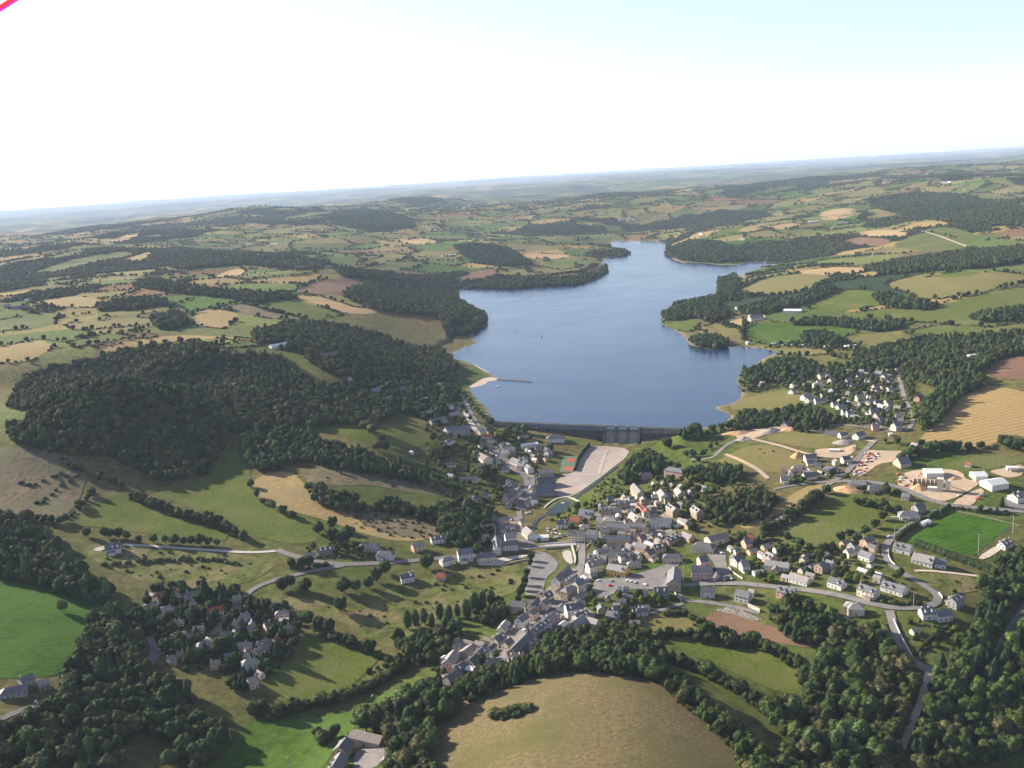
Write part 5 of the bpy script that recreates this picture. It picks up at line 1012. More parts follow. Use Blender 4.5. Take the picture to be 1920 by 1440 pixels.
# ------------------------------------------------------------------ woods and copses, each one mass
def keep_off_trees(P):
    ok = np.ones(len(P), bool)
    for x, y, r in TREES_XY: ok &= np.hypot(P[:, 0] - x, P[:, 1] - y) > r + 1.5
    return ok
WOODS = [
 ('wood','olive green broadleaf wood on the near left knoll','beech a beech2 b c',9.0,1.0,[(12,800),(60,778),(140,750),(200,746),(270,750),(340,764),(400,786),(425,812),(420,834),(400,862),(388,884),(330,894),(290,894),(260,874),(200,854),(150,850),(60,836),(20,822)]),
 ('wood','big dark wood covering the left hill','beech a c beech2 a',10.5,1.05,[(50,705),(100,690),(150,678),(200,668),(232,655),(290,646),(380,648),(430,660),(445,700),(480,730),(540,735),(590,715),(640,722),(700,745),(745,765),(722,788),(640,790),(560,800),(470,806),(428,806),(398,780),(340,760),(270,748),(200,744),(140,748),(58,768),(15,760)]),
 ('plantation','dark green conifer plantation patch inside the big wood','fir fir a',8.5,.8,[(432,662),(480,655),(525,665),(560,690),(590,712),(540,732),(485,728),(448,700)]),
 ('wood','dark wood above the left lake shore village','beech a c',10.5,1.05,[(470,626),(530,606),(600,604),(680,616),(760,646),(830,656),(858,688),(842,703),(780,706),(700,708),(640,702),(590,684),(560,655),(500,645)]),
 ('wood','dark shore wood on the left headland','a c beech b',10.5,1.05,[(640,552),(700,527),(770,530),(850,550),(866,568),(908,588),(913,603),(885,622),(842,628),(826,604),(822,590),(750,585),(690,575)]),
 ('copse','tall thicket running down to the lakeside gardens','a c b',8.5,1.0,[(450,815),(490,806),(560,806),(600,820),(650,836),(690,850),(720,860),(735,866),(762,874),(812,894),(802,904),(740,892),(680,880),(620,870),(560,856),(520,876),(480,876),(455,850)]),
 ('copse','tree belt between the heather bank and straw slope','a c beech',8.5,.95,[(572,898),(590,906),(640,926),(690,942),(740,938),(800,956),(880,936),(930,956),(938,992),(890,998),(830,996),(818,976),(760,958),(700,952),(640,952),(590,938),(576,915)]),
 ('wood','dark wood at the left edge beside the villa','a c',9,1.05,[(-30,970),(0,968),(70,972),(100,1006),(112,1026),(70,1042),(-30,1046)]),
 ('wood','dark tree belt over the vivid meadow','c a b',9,1.05,[(-40,1048),(0,1046),(100,1038),(150,1058),(200,1098),(214,1116),(180,1128),(120,1106),(60,1086),(-40,1070)]),
 ('wood','dark wood filling the bottom left valley','a c b beech',9.5,1.2,[(165,1160),(220,1150),(262,1190),(266,1226),(328,1296),(362,1290),(372,1336),(430,1356),(418,1402),(360,1440),(330,1380),(270,1370),(225,1400),(230,1470),(-60,1500),(-60,1385),(30,1350),(100,1322),(128,1268),(160,1206)]),
 ('copse','dark trees between the valley poplars and street','a c lime b',8,1.0,[(738,1186),(780,1190),(850,1176),(885,1200),(870,1215),(832,1236),(770,1238),(745,1216)]),
 ('copse','dark trees right of the valley poplars','a b',8,.9,[(890,1130),(930,1122),(948,1135),(945,1155),(920,1165),(895,1158)]),
 ('copse','tall dark trees on the bare hill left flank','c a beech',9,1.3,[(705,1360),(760,1318),(832,1296),(850,1322),(828,1350),(798,1404),(815,1450),(815,1500),(730,1500),(738,1410)]),
 ('thicket','bushy thicket between the street and the bare hill','a bush b a c',7,.9,[(828,1300),(900,1258),(950,1238),(975,1225),(1040,1208),(1120,1186),(1200,1194),(1242,1216),(1250,1268),(1190,1258),(1110,1248),(1040,1251),(960,1272),(880,1306)]),
 ('thicket','dense hedge wood along the bare hill right edge','b a c bush',8,1.05,[(1232,1258),(1300,1290),(1352,1330),(1402,1378),(1452,1430),(1520,1500),(1450,1500),(1380,1408),(1322,1346),(1262,1296)]),
 ('thicket','dark hedge belt around the green meadow','a bush a',6.5,.75,[(1290,1184),(1360,1188),(1440,1205),(1500,1236),(1530,1285),(1520,1320),(1500,1262),(1460,1224),(1400,1204),(1340,1196),(1292,1194)]),
 ('wood','dense dark wood in the bottom right valley','a c b beech',9.0,1.15,[(1430,1318),(1500,1318),(1522,1268),(1542,1228),(1562,1196),(1622,1180),(1676,1200),(1696,1236),(1718,1272),(1708,1312),(1682,1380),(1672,1460),(1660,1500),(1460,1500),(1470,1404),(1500,1394),(1440,1346)]),
 ('wood','dense dark wood at the lower right corner','a c fir b',9.0,1.15,[(1762,1240),(1790,1205),(1830,1170),(1850,1095),(1930,1062),(2000,1080),(2000,1380),(1860,1415),(1800,1430),(1722,1450),(1708,1404),(1734,1340),(1750,1296)]),
 ('copse','dark copse below the pink block','a b c',8.5,.9,[(1442,1128),(1510,1122),(1560,1138),(1600,1170),(1588,1196),(1540,1206),(1470,1186),(1447,1158)]),
 ('wood','long dark wood behind the right hand estate','a c fir beech a',9.5,1.0,[(1600,665),(1662,645),(1742,632),(1832,628),(1922,622),(2030,618),(2030,652),(1922,658),(1872,668),(1842,692),(1802,712),(1752,722),(1702,704),(1642,694),(1602,684)]),
 ('copse','dark tree belt left of the golden field','c a',8.5,1.0,[(1738,748),(1782,718),(1842,703),(1852,718),(1802,738),(1772,772),(1747,802),(1722,802),(1727,776)]),
 ('wood','dark wood on the headland across the lake','c a beech',9.5,1.05,[(1240,588),(1292,568),(1342,556),(1352,580),(1372,584),(1360,596),(1332,602),(1302,592),(1252,600)]),
 ('copse','dark trees at the neck of the headland','c a',9,1.0,[(1346,522),(1380,514),(1388,535),(1372,562),(1347,558)]),
 ('copse','dark shore trees on the headland tip','a c',8.5,1.0,[(1290,636),(1332,626),(1367,640),(1362,650),(1312,650)]),
 ('copse','dark trees around the lakeside point','c a b',9,1.05,[(1388,700),(1440,680),(1500,670),(1532,684),(1522,702),(1452,712),(1402,714)]),
 ('copse','dark oval copse above the campsite','c a',9,1.05,[(1500,626),(1540,618),(1582,638),(1562,647),(1512,643)]),
 ('copse','park trees right of the dam','a fir c b',8,1.0,[(1162,890),(1182,862),(1200,850),(1215,845),(1238,858),(1242,874),(1212,894),(1180,904)]),
 ('copse','dark evergreen hedge behind the park lawn','fir a',7,.85,[(1290,878),(1340,872),(1392,878),(1396,892),(1340,897),(1296,892)]),
 ('thicket','scrubby slope right of the old village','bush a beech',7,.85,[(1368,928),(1420,916),(1462,932),(1440,962),(1392,975),(1332,962),(1342,946)]),
 ('thicket','bushy slope below the lakeside bungalows','a bush b',7.5,.9,cp('S1',[(0,900),(400,890),(900,840),(1000,800),(1200,830),(1400,930),(1500,970),(1480,1030),(1200,1160),(950,1140),(700,1100),(300,1090),(0,1160)])),
 ('wood','shore trees across the lake on the left','a c lime',10,1.0,[(868,540),(950,520),(1010,517),(1060,520),(1120,510),(1136,494),(1140,508),(1080,534),(1000,537),(950,539),(880,541)]),
 ('copse','dark copse around the farm across the lake','c a',10,1.0,[(850,461),(890,456),(950,464),(970,476),(1000,494),(950,497),(890,492),(870,479)]),
 ('wood','dark woods right of the lake head','c a beech',11,1.05,[(1246,474),(1292,450),(1352,453),(1382,470),(1402,486),(1342,491),(1282,487),(1256,480)]),
 ('copse','small dark islet wood at the far lake point','c a',9,.9,[(1142,482),(1168,474),(1182,474),(1172,480),(1150,484)]),
 ('wood','far dark wood on the left skyline hill','far far2',14,1.0,[(440,397),(490,390),(545,397),(500,404)]),
 ('wood','far dark woods behind the left hill farms','far far2',14,1.05,[(600,404),(680,389),(760,404),(780,424),(700,434),(620,419)]),
 ('wood','far dark wood on the middle skyline','far far2',15,1.0,[(728,374),(800,367),(832,374),(780,384)]),
 ('wood','long far wood band on the left slope','far a far2',12,1.0,[(300,494),(420,474),(560,480),(622,490),(590,504),(450,494),(340,504)]),
 ('wood','dark long hedge wood above the straw ribbon','c a',10.5,1.0,[(188,568),(250,558),(312,560),(314,570),(240,578),(192,580)]),
 ('wood','dark valley wood on the left','c a beech',11,1.0,[(280,522),(400,542),(500,546),(560,555),(480,565),(420,555),(320,546),(250,535)]),
 ('wood','dark ravine wood behind the brown knoll','c a beech',11,1.0,[(620,500),(680,505),(760,515),(840,520),(860,540),(800,540),(700,522),(640,515)]),
 ('copse','dark round copse in the straw hollow','c a',9.5,1.1,[(285,596),(320,584),(346,590),(350,606),(320,616),(290,612)]),
 ('wood','far dark wood on the right hills','far a far2',12,1.05,[(1620,374),(1722,359),(1802,364),(1882,384),(1960,390),(1960,424),(1802,418),(1702,404),(1642,389)]),
 ('wood','far dark wood under the right skyline','far far2',14,1.0,[(1740,329),(1792,319),(1842,326),(1772,338)]),
 ('wood','far dark wooded ridge beyond the lake head','far far2',14,1.0,[(1340,364),(1402,349),(1434,349),(1382,368)]),
 ('wood','dark wood belt crossing the right slopes','c a beech',10,1.0,[(1618,500),(1702,485),(1792,471),(1922,461),(2010,458),(2010,486),(1922,488),(1842,499),(1762,504),(1662,512)]),
 ('copse','dark tree belt in the right pastures','c a',9,1.0,[(1630,552),(1690,556),(1762,566),(1742,578),(1662,574)]),
 ('copse','tree belt above the shore farm on the right','a c',9,.95,[(1385,575),(1440,562),(1500,555),(1535,540),(1560,535),(1570,545),(1530,560),(1480,575),(1420,588),(1390,586)]),
 ('copse','tree belt over the vivid campsite field','c a',9,1.0,[(1480,600),(1550,595),(1640,605),(1700,600),(1690,612),(1640,618),(1600,612),(1540,606),(1490,606)]),
 ('copse','dark copse at the right edge','c a',9,1.0,[(1815,590),(1870,580),(1940,572),(1960,592),(1900,598),(1840,600)]),
 ('copse','dark trees by the shop at right edge','a c bush',8,.75,cp('S4',[(1180,960),(1290,900),(1500,920),(1700,960),(1760,1060),(1500,1060),(1250,1040)])),
 ('copse','dark trees right of the football drive','c a',8,.9,[(1870,1055),(1900,1035),(1940,1020),(1960,1060),(1910,1075),(1880,1080)]),
 ('copse','dark trees left of the village bridge','c a b',8,1.05,cp('V4',[(0,220),(250,60),(560,120),(900,140),(860,330),(620,420),(560,620),(330,640),(150,560),(60,420)])),
 ('copse','garden trees behind the mansion by the bridge','a b lime',7.5,.8,cp('V4',[(540,660),(760,560),(830,620),(800,760),(640,750),(540,760)])),
 ('copse','dark trees left of the lake road hall','c a',8,.95,cp('V1',[(850,780),(1000,760),(1040,860),(920,920),(840,900)])),
]
for i, (nm, lab, kinds, sp, sc, px) in enumerate(WOODS):
    sp, sc = sp * .84, sc * .86
    P = scatter(px, sp, 6.0); P = P[clear(P, 3, 3)]
    if nm == 'thicket' or nm == 'copse': P = P[keep_off_trees(P)] if len(P) else P
    planting(nm, lab, nm, P, kinds.split() * 3 + ['lime','b','beech2','poplar','fir','bush','b'], sc, i, .42)
LINES = [ # hedges: label, kinds, spacing m, scale, photo polyline
 ('dark hedge along the heath field', 'a bush', 7, .7, [(115,865),(140,880),(180,895),(215,905),(235,915)]),
 ('hedge along the golden field foot', 'bush a', 6, .6, [(1660,830),(1700,836),(1740,838),(1800,845),(1870,836),(1880,828)]),
 ('scrub along the ploughed slope', 'bush', 6, .9, [(1250,1155),(1280,1150),(1300,1160),(1320,1172)]),
 ('hedge beside the lower walled lane', 'bush a', 5, .8, [(1640,1190),(1660,1215),(1680,1240),(1700,1262)]),
 ('bank of bushes under the loop road', 'bush bush2', 5, .8, cp('T8',[(400,120),(520,160),(640,180),(780,185),(900,165)])),
 ('hedge beyond the football rail', 'bush bush2', 5, .7, cp('S4',[(860,1060),(1100,1100),(1400,1130),(1780,1160)])),
 ('hedge on the left of the new lane', 'bush a', 6, .8, [(1540,922),(1500,948),(1470,966),(1440,984)]),
 ('hedge over the olive lane slope', 'bush', 7, .8, [(1170,1190),(1230,1196),(1280,1198)]),
 ('shore hedge right of the dam', 'a bush', 7, .8, [(1275,822),(1310,812),(1345,812),(1380,800),(1400,792)]),
 ('tree line on the far shore meadows', 'a c', 10, .9, [(930,520),(980,524),(1040,518),(1090,512),(1120,500)]),
 ('hedge across the far right pasture', 'a bush', 9, .7, [(1770,566),(1830,552),(1880,540),(1940,530)]),
 ('hedge between the two headland fields', 'a bush', 9, .8, [(1390,556),(1450,556),(1500,548),(1550,534)]),
 ('hedge over the lake arm fields', 'a', 9, .8, [(1400,518),(1460,508),(1530,500),(1600,498)]),
 ('hedge round the rough villa paddock', 'bush', 6, .8, [(200,1060),(260,1055),(330,1052),(400,1050),(450,1062)]),
 ('hedge along the left branch road', 'bush a', 6, .9, [(545,1064),(580,1064),(620,1061)]),
 ('hedge on the heath slope left', 'a bush', 7, .7, [(0,975),(60,972),(110,985),(150,955),(180,920)]),
 ('scattered dark bushes on the heath field', 'bush2', 11, .7, [(40,905),(60,912),(112,888),(128,900),(145,892),(70,945),(85,943)]),
 ('bank of scrub below the estate field', 'bush a', 7, .8, [(690,1262),(720,1250),(745,1246),(770,1240)]),
]
HEDGE_PTS = []
for i, (lab, kinds, sp, sc, px) in enumerate(LINES):
    W = unproj(densify(px, 5, False))[:, :2]; d = np.concatenate([[0], np.cumsum(np.hypot(*np.diff(W, axis=0).T))]); s = np.arange(0, d[-1], sp)
    P = np.column_stack([np.interp(s, d, W[:, 0]), np.interp(s, d, W[:, 1])]); P = P + rng.normal(0, 1.0, P.shape)
    P = np.vstack([P, P[::2] + rng.normal(0, 2.5, P[::2].shape)]); P = P[clear(P, 1.5, 2)]
    planting('hedge', lab, 'hedge', P, kinds.split(), sc, 300 + i)
# hedges round the traced fields further off, and small trees in the gardens
fp = []
for nm, lab, mk, px in FIELDS:
    ym = np.mean([p[1] for p in px])
    if 470 < ym < 690 or (ym < 470 and random.random() < .6):
        W = unproj(densify(px, 8))[:, :2]; d = np.concatenate([[0], np.cumsum(np.hypot(*np.diff(np.vstack([W, W[:1]]), axis=0).T))]); s = np.arange(0, d[-1], 4.5 if ym > 470 else 7)
        Q = np.column_stack([np.interp(s, d, np.append(W[:, 0], W[0, 0])), np.interp(s, d, np.append(W[:, 1], W[0, 1]))])
        gate = fbm(Q[:, 0] / 60, Q[:, 1] / 60, 17, 2) > -.08
        fp.append(Q[gate] + rng.normal(0, 1.5, Q[gate].shape))
fp = np.vstack(fp); fp = fp[(lake_sd(fp) > 4)]; fp = fp[clear(fp)]
planting('field_hedges', 'dark hedges and hedge trees dividing the mid distance fields', 'hedges', fp, ['a','bush','bush','bush2','bush'], .62, 77, .5)
GARDENS = [
 ('V1', 'gardens along the lake road', [(0,0),(1300,120),(1900,500),(1650,800),(1000,880),(1250,1250),(600,1400),(0,1100)], 15),
 ('V2', 'gardens of the old village core', [(800,600),(1900,300),(1920,1440),(900,1440),(300,1050),(0,960),(200,860),(520,700)], 16),
 ('V3', 'gardens on the village right flank', [(200,60),(1900,400),(1900,600),(1500,950),(900,1100),(500,1200),(200,500)], 12),
 ('V5', 'gardens below the paved square', [(560,960),(900,940),(1900,880),(1900,1060),(1200,1200),(900,1330),(560,1200)], 13),
 ('V6', 'gardens right of the pink school', [(1020,0),(1920,0),(1920,760),(1500,740),(1050,560),(990,300)], 13),
 ('V7', 'gardens below the main street', [(0,900),(300,1200),(600,1060),(1400,560),(1920,420),(1920,1000),(1300,1180),(600,1350),(0,1440)], 10),
 ('S1', 'gardens by the right lakeside point', [(0,300),(500,200),(1300,200),(1920,200),(1920,900),(1400,760),(1000,600),(700,540),(100,620)], 12),
 ('S2', 'gardens of the golden field estate', [(0,100),(900,0),(1300,0),(1240,420),(1250,900),(900,1000),(500,980),(0,900)], 14),
 ('S5', 'gardens below the dull green field', [(0,500),(600,560),(1250,250),(1500,500),(1500,900),(1900,1000),(1400,1040),(1000,1100),(300,900),(0,860)], 14),
 ('S7', 'gardens of the left shady estate', [(0,650),(400,200),(1100,150),(1700,250),(1920,500),(1920,1440),(900,1440),(300,900)], 8.5),
 ('S8', 'gardens at the shady estate right edge', [(0,0),(900,100),(1150,350),(1050,900),(500,1400),(0,1400)], 8.5),
 ('T1', 'gardens under the left shore wood', [(0,300),(600,300),(1100,260),(1700,180),(1760,500),(1500,960),(1000,800),(600,640),(0,520)], 9.5),
 ('T6', 'gardens along the left valley road', [(500,500),(1300,450),(1900,560),(1900,720),(1000,730),(600,690)], 13),
 ('T8', 'gardens at the lower road fork', [(800,300),(1269,300),(1269,500),(900,650),(720,420)], 12),
 ('S3', 'gardens around the new road houses', [(0,780),(600,720),(860,640),(1060,760),(1500,960),(1900,980),(1900,1060),(1300,1020),(900,760),(500,850),(0,880)], 12),
 ('T3', 'trees between the campsite caravans', [(500,360),(1600,330),(1880,360),(1880,480),(1500,470),(1000,420),(500,420)], 12),
 ('C6', 'trees around the dam road villas', [(1260,560),(1420,480),(1440,430),(1560,380),(1560,440),(1450,560),(1350,620)], 15),
 ('V8', 'gardens below the main terrace', [(500,1000),(1200,900),(1900,700),(1900,1000),(1300,1300),(600,1250),(350,1200)], 9),
]
for i, (cc, lab, pts, sp) in enumerate(GARDENS):
    P = scatter(cp(cc, pts), sp * (.68 if cc in ('S7','S8') else .66), 0); P = P[rng.random(len(P)) < .78]; P = P[clear(P, 2.5, 2.2)]; P = P[lake_sd(P) > 3]
    if len(P): P = P[keep_off_trees(P)]
    dk = ['a','c','bush','b','bush2','fir'] if cc in ('S7','S8','T1','V7') else ['a','bush','b','bush2','bush','lime']
    planting('garden_trees', 'mixed green trees and shrubs, ' + lab, 'garden trees', P, dk, .62 if cc not in ('T1','S7') else .75, 500 + i, .4)

SCRUB = [('scattered scrub on the straw slope', [(640,945),(700,950),(770,965),(830,990),(830,1006),(760,1012),(690,996),(640,975)], 7, .5),
 ('scattered scrub in the rough valley pasture', [(520,1118),(640,1138),(780,1085),(960,1062),(970,1100),(880,1130),(800,1160),(760,1205),(690,1185),(600,1150)], 13, .5),
 ('scattered scrub on the villa paddock', [(170,1025),(300,1034),(460,1044),(500,1075),(380,1100),(280,1095),(200,1065)], 12, .45),
 ('scrub along the heather bank', [(570,900),(640,872),(790,898),(845,922),(790,925),(690,905)], 13, .4),
 ('scrub in the right road loop', [(1600,1040),(1650,1060),(1740,1110),(1750,1128),(1680,1132),(1600,1110)], 12, .5),
 ('scrub on the slope under the football road', [(1700,1085),(1850,1092),(1850,1115),(1790,1125),(1760,1110)], 11, .45),
 ('scrub on the olive slope below the small lane', [(1170,1160),(1300,1156),(1330,1180),(1240,1192),(1180,1184)], 10, .5),
 ('scrub along the canal and pond', cp('V2',[(700,520),(880,300),(1250,250),(1250,520),(1000,640),(760,640)]), 6, .5),
 ('orchard rows in the lake road gardens', cp('V1',[(150,480),(420,470),(400,650),(30,640)]), 6, .62),
 ('scrub round the building plots', [(1380,845),(1440,835),(1500,860),(1560,822),(1600,830),(1560,842),(1500,880),(1420,880)], 22, .35)]
for i, (lab, px, sp, sc) in enumerate(SCRUB):
    P = scatter(px, sp, 0); P = P[rng.random(len(P)) < (.95 if 'orchard' in lab else .5)]; P = P[clear(P, 1.5, 2)]; planting('scrub', lab, 'scrub', P, ['bush','bush2','bush'], sc, 700 + i, .45)
# ------------------------------------------------------------------ far hedged country
def in_any_field(P):
    r = np.zeros(len(P), bool)
    for W in FAR_KEEP:
        a, b = W.min(0), W.max(0); m = (~r) & (P > a).all(1) & (P < b).all(1)
        if m.any(): idx = np.where(m)[0]; r[idx] |= inside(P[m], W)
    return r
FAR_KEEP = [unproj(densify(px, 10))[:, :2] for nm, lab, mk, px in FIELDS if np.mean([p[1] for p in px]) < 800]
out = []
for r0, r1, sp, dens, gapw in ((1700, 3500, 6.0, 1.0, 5.0), (3500, 6500, 9.0, 1.0, 8.0), (6500, 10500, 15.0, .9, 15.0)):
    xs = np.arange(-r1 * .62, r1 * .62, sp); ys = np.arange(r0 * .8, r1, sp); gx, gy = np.meshgrid(xs, ys); P = np.stack([gx.ravel(), gy.ravel()], 1)
    P = P + rng.uniform(-.45, .45, P.shape) * sp; r = np.hypot(P[:, 0], P[:, 1]); P = P[(r > r0) & (r < r1) & (np.abs(P[:, 0]) < .60 * P[:, 1] + 100)]
    bi, si, g = cells(P, 190.0); pair = hsh(bi[:, 0] + si[:, 0], bi[:, 1] + si[:, 1], 9)
    hedge = (g < gapw) & (pair > .12) & (fbm(P[:, 0] / 45, P[:, 1] / 45, 33, 2) > -.2)
    wood = FARWOOD(P) & (rng.random(len(P)) < (.55 if sp > 8 else .35)) & (np.hypot(P[:, 0], P[:, 1]) > 2300)
    lone = rng.random(len(P)) < .002
    k = hedge | wood | lone; P = P[k]; P = P[(lake_sd(P) > 6)]; P = P[~in_any_field(P)]; out.append((P, sp))
for j, (P, sp) in enumerate(out):
    z0 = on_plane([(960, 800)], 0)[0]
    # near the village only the traced trees stand
    ok = ~((P[:, 1] < 2400) & (P[:, 0] > -700)) ; ok &= ~((P[:, 1] < 1900))
    P = P[ok]; P = P[clear(P, 4, 6)]
    planting('far_hedges', ['hedges and groves of the middle distance hills','hedges and groves of the far hills','hedges and woods near the horizon'][j], 'hedges', P, ['far','far2','a','c'] if j < 1 else ['far','far2'], [.50,.56,.8][j], 900 + j, .45)
print('planted', NTREES, 'single', len(TREG))
# ------------------------------------------------------------------ the dam
DAMC = mat('dam_concrete', (.40,.36,.32), .2, .25, big=(.06,(.28,.25,.225),.8)); DAMD = mat('dam_stained_shaded_concrete', (.17,.155,.15), .25, .2)  # the dark mix holds staining and painted-in shade
dl = float(np.linalg.norm(_dab)); dyaw = math.atan2(_dab[1], _dab[0])
dam = empty('dam', (DAM_A[0], DAM_A[1], 0), dyaw); tag(dam, 'long ribbed concrete dam holding back the lake, with a central spillway', 'dam')
# local x runs along the crest, local -y is downstream
tL, tS0, tS1 = 2.0, dl * .615, dl * .80
w = MB(); u_ = MB()
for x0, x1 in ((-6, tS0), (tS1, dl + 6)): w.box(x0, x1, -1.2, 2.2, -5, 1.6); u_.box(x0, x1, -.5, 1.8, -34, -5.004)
w.obj('upper_wall', DAMC, dam); u_.obj('lower_wall', DAMD, dam)  # lower wall coloured dark to paint the shadow line under the upper wall
w = MB(); w.box(-6, dl + 6, -1.9, 2.9, 1.604, 2.4); w.obj('crest_road', mat('crest_road', (.33,.30,.28), .1, .3), dam)
for y in (-1.75, 2.55):
    w = MB(); w.box(-6, dl + 6, y, y + .22, 2.402, 3.3); w.obj('parapet', DAMC, dam)
nb = 46
for i in range(nb):
    x = 4 + (dl - 8) * i / (nb - 1)
    if tS0 - 1.5 < x < tS1 + 1.5: continue
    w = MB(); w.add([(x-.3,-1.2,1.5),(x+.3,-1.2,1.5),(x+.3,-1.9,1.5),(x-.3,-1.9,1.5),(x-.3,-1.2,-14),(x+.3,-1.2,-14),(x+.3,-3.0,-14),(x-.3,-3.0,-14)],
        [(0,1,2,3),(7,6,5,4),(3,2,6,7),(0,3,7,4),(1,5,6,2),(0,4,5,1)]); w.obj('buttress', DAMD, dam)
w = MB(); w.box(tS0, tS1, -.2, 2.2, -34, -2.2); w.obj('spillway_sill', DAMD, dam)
for i in range(4):
    x = tS0 + (tS1 - tS0) * i / 3
    w = MB(); w.add([(x-1.4,1.8,3.6),(x+1.4,1.8,3.6),(x+1.4,-3.4,3.6),(x-1.4,-3.4,3.6),(x-1.4,1.8,-36),(x+1.4,1.8,-36),(x+1.4,-20,-36),(x-1.4,-20,-36),(x-1.4,-5,-7),(x+1.4,-5,-7),(x+1.4,-17,-20),(x-1.4,-17,-20)],
        [(0,1,2,3),(3,2,9,8),(8,9,10,11),(11,10,6,7),(1,5,6,10,9,2),(0,3,8,11,7,4),(0,4,5,1)]); w.obj('spillway_pier', mat('pier_shaded_concrete', (.20,.175,.16), .2, .3) if i == 0 else bpy.data.materials['pier_shaded_concrete'], dam)  # pier colour darkened to paint in the shadows on the piers
for i in range(3):
    a = tS0 + (tS1 - tS0) * i / 3 + 1.45; b = tS0 + (tS1 - tS0) * (i + 1) / 3 - 1.45
    w = MB(); prof = [(-.3,-2.1),(-2,-4),(-5,-11),(-8,-16),(-12,-19.5),(-18,-20.5)]
    V = [(a, y, z) for y, z in prof] + [(b, y, z) for y, z in prof]; m = len(prof)
    w.add(V, [(j, j+1, m+j+1, m+j) for j in range(m-1)]); o = w.obj('spillway_chute', DAMC, dam)
    w = MB(); w.box(a, b, .1, .5, -2.19, -.4); w.obj('sluice_gate', mat('gate_steel', (.16,.12,.10), .2, .5, rough=.6), dam)

# ------------------------------------------------------------------ bridge, walls, rails
CONC = M['concrete']; LIGHTW = mat('light_wall', (.60,.53,.45), .12, .4, rnd=.08)
def wall_thing(name, label, px, h, th, m, cat='wall', off=0.0):
    W = unproj(densify(smooth_poly(px, False, 1) if len(px) > 2 else px, 6, False)); o = W.mean(0); mb = MB()
    for i in range(len(W) - 1):
        a, b = W[i], W[i + 1]; mb.bar(a[:2] - o[:2], b[:2] - o[:2], th, a[2] - o[2] - .8, a[2] - o[2] + h + off, b[2] - o[2] - .8, b[2] - o[2] + h + off)
    ob = mb.obj(name, m); ob.location = o; tag(ob, label, cat); return ob
WALLS = [
 ('garden_wall','white wall down the lane to the earth track',cp('T8',[(612,335),(660,450),(720,570),(798,708)]),1.8,.5,FRAME),
 ('garden_wall','curved pale wall opposite the football pitch corner',cp('S5',[(1640,575),(1650,680),(1690,760),(1745,800)]),1.6,.5,LIGHTW),
 ('garden_wall','white garden wall below the cream new house',cp('S3',[(290,590),(370,620),(468,655)]),1.3,.4,FRAME),
 ('garden_wall','white garden wall beside the small hipped bungalow',cp('S3',[(585,668),(660,705),(742,745)]),1.3,.4,FRAME),
 ('garden_wall','pale curved wall right of the pink school',cp('V6',[(1010,515),(1070,590),(1140,640),(1220,690)]),1.5,.5,LIGHTW),
 ('retaining_wall','tall pale retaining wall on the small lane',cp('V6',[(1300,1100),(1390,1140),(1480,1185)]),3.2,.8,LIGHTW),
 ('garden_wall','white yard wall in the golden field estate',cp('S2',[(185,590),(272,615)]),3.0,.5,FRAME),
 ('garden_wall','long white wall along the estate road',cp('S2',[(505,765),(570,810),(655,875)]),1.8,.5,FRAME),
 ('retaining_wall','stepped pale wall under the hipped cream house',cp('T8',[(35,362),(110,405),(182,448)]),2.4,.7,LIGHTW),
 ('retaining_wall','short upper pale wall beside the hipped cream house',cp('T8',[(125,312),(165,335),(210,360)]),1.8,.6,LIGHTW),
 ('pond_wall','light stone wall curving behind the pond',cp('V2',[(0,750),(60,690),(130,640),(210,600),(300,585),(400,590),(480,625),(530,650)]),1.1,1.6,LIGHTW),
 ('garden_wall','pale wall from the plaza down to the lower lane',cp('V5',[(1765,850),(1830,940),(1905,1020)]),1.6,.5,LIGHTW),
 ('retaining_wall','pale wall beside the concrete river channel',cp('V5',[(262,205),(290,300),(312,400),(300,470)]),2.2,1.6,LIGHTW),
 ('retaining_wall','curved pale parapet at the bridge corner',cp('V5',[(330,180),(375,215),(340,270),(310,290)]),1.2,.5,LIGHTW),
 ('garden_wall','pale wall round the green verge by the junction',cp('V5',[(480,230),(500,180),(550,150),(650,140),(750,150)]),1.2,.5,LIGHTW),
 ('terrace_wall','pale wall edging the concrete terrace',cp('V4',[(620,955),(950,962),(1060,940),(1340,880)]),1.4,.5,LIGHTW),
 ('garden_wall','pale wall above the hairpin in the right corner',cp('S6',[(800,1225),(840,1270),(855,1310)]),1.8,.6,FRAME),
 ('garden_wall','white block wall beside the small blue bungalow',cp('S5',[(1690,95),(1860,100)]),2.0,1.0,FRAME),
]
for a in WALLS: wall_thing(*a)
BW = unproj([(1022,1029),(1081,1023)]); bo = BW.mean(0); bv = BW[1, :2] - BW[0, :2]; bl = float(np.hypot(*bv))
br = empty('bridge', (bo[0], bo[1], float(BW[:, 2].max())), math.atan2(bv[1], bv[0])); tag(br, 'low road bridge with white parapets over the river channel', 'bridge')
w = MB(); w.box(-bl/2, bl/2, -1.2, 8.5, -1.2, .62); w.obj('deck', CONC, br)
for y in (-1.2, 8.2):
    w = MB(); w.box(-bl/2 - 4, bl/2 + 6, y, y + .35, .624, 1.7); w.obj('parapet', FRAME, br)
for x in (-bl * .25, bl * .25):
    w = MB(); w.box(x - .5, x + .5, -1.1, 8.3, -4.5, -1.204); w.obj('pier', CONC, br)
def rail(label, px, hgt=1.1):
    W = unproj(densify(px, 5, False)); o = W.mean(0); r = empty('pitch_rail', o); tag(r, label, 'rail'); mb = MB()
    for i in range(len(W) - 1): mb.tube(W[i] - o + (0,0,hgt), W[i+1] - o + (0,0,hgt), .09, n=5)
    mb.obj('top_rail', FRAME, r)
    for i in range(0, len(W), 2): q = MB(); q.tube(W[i] - o - (0,0,.2), W[i] - o + (0,0,hgt), .07, n=5); q.obj('post', FRAME, r)
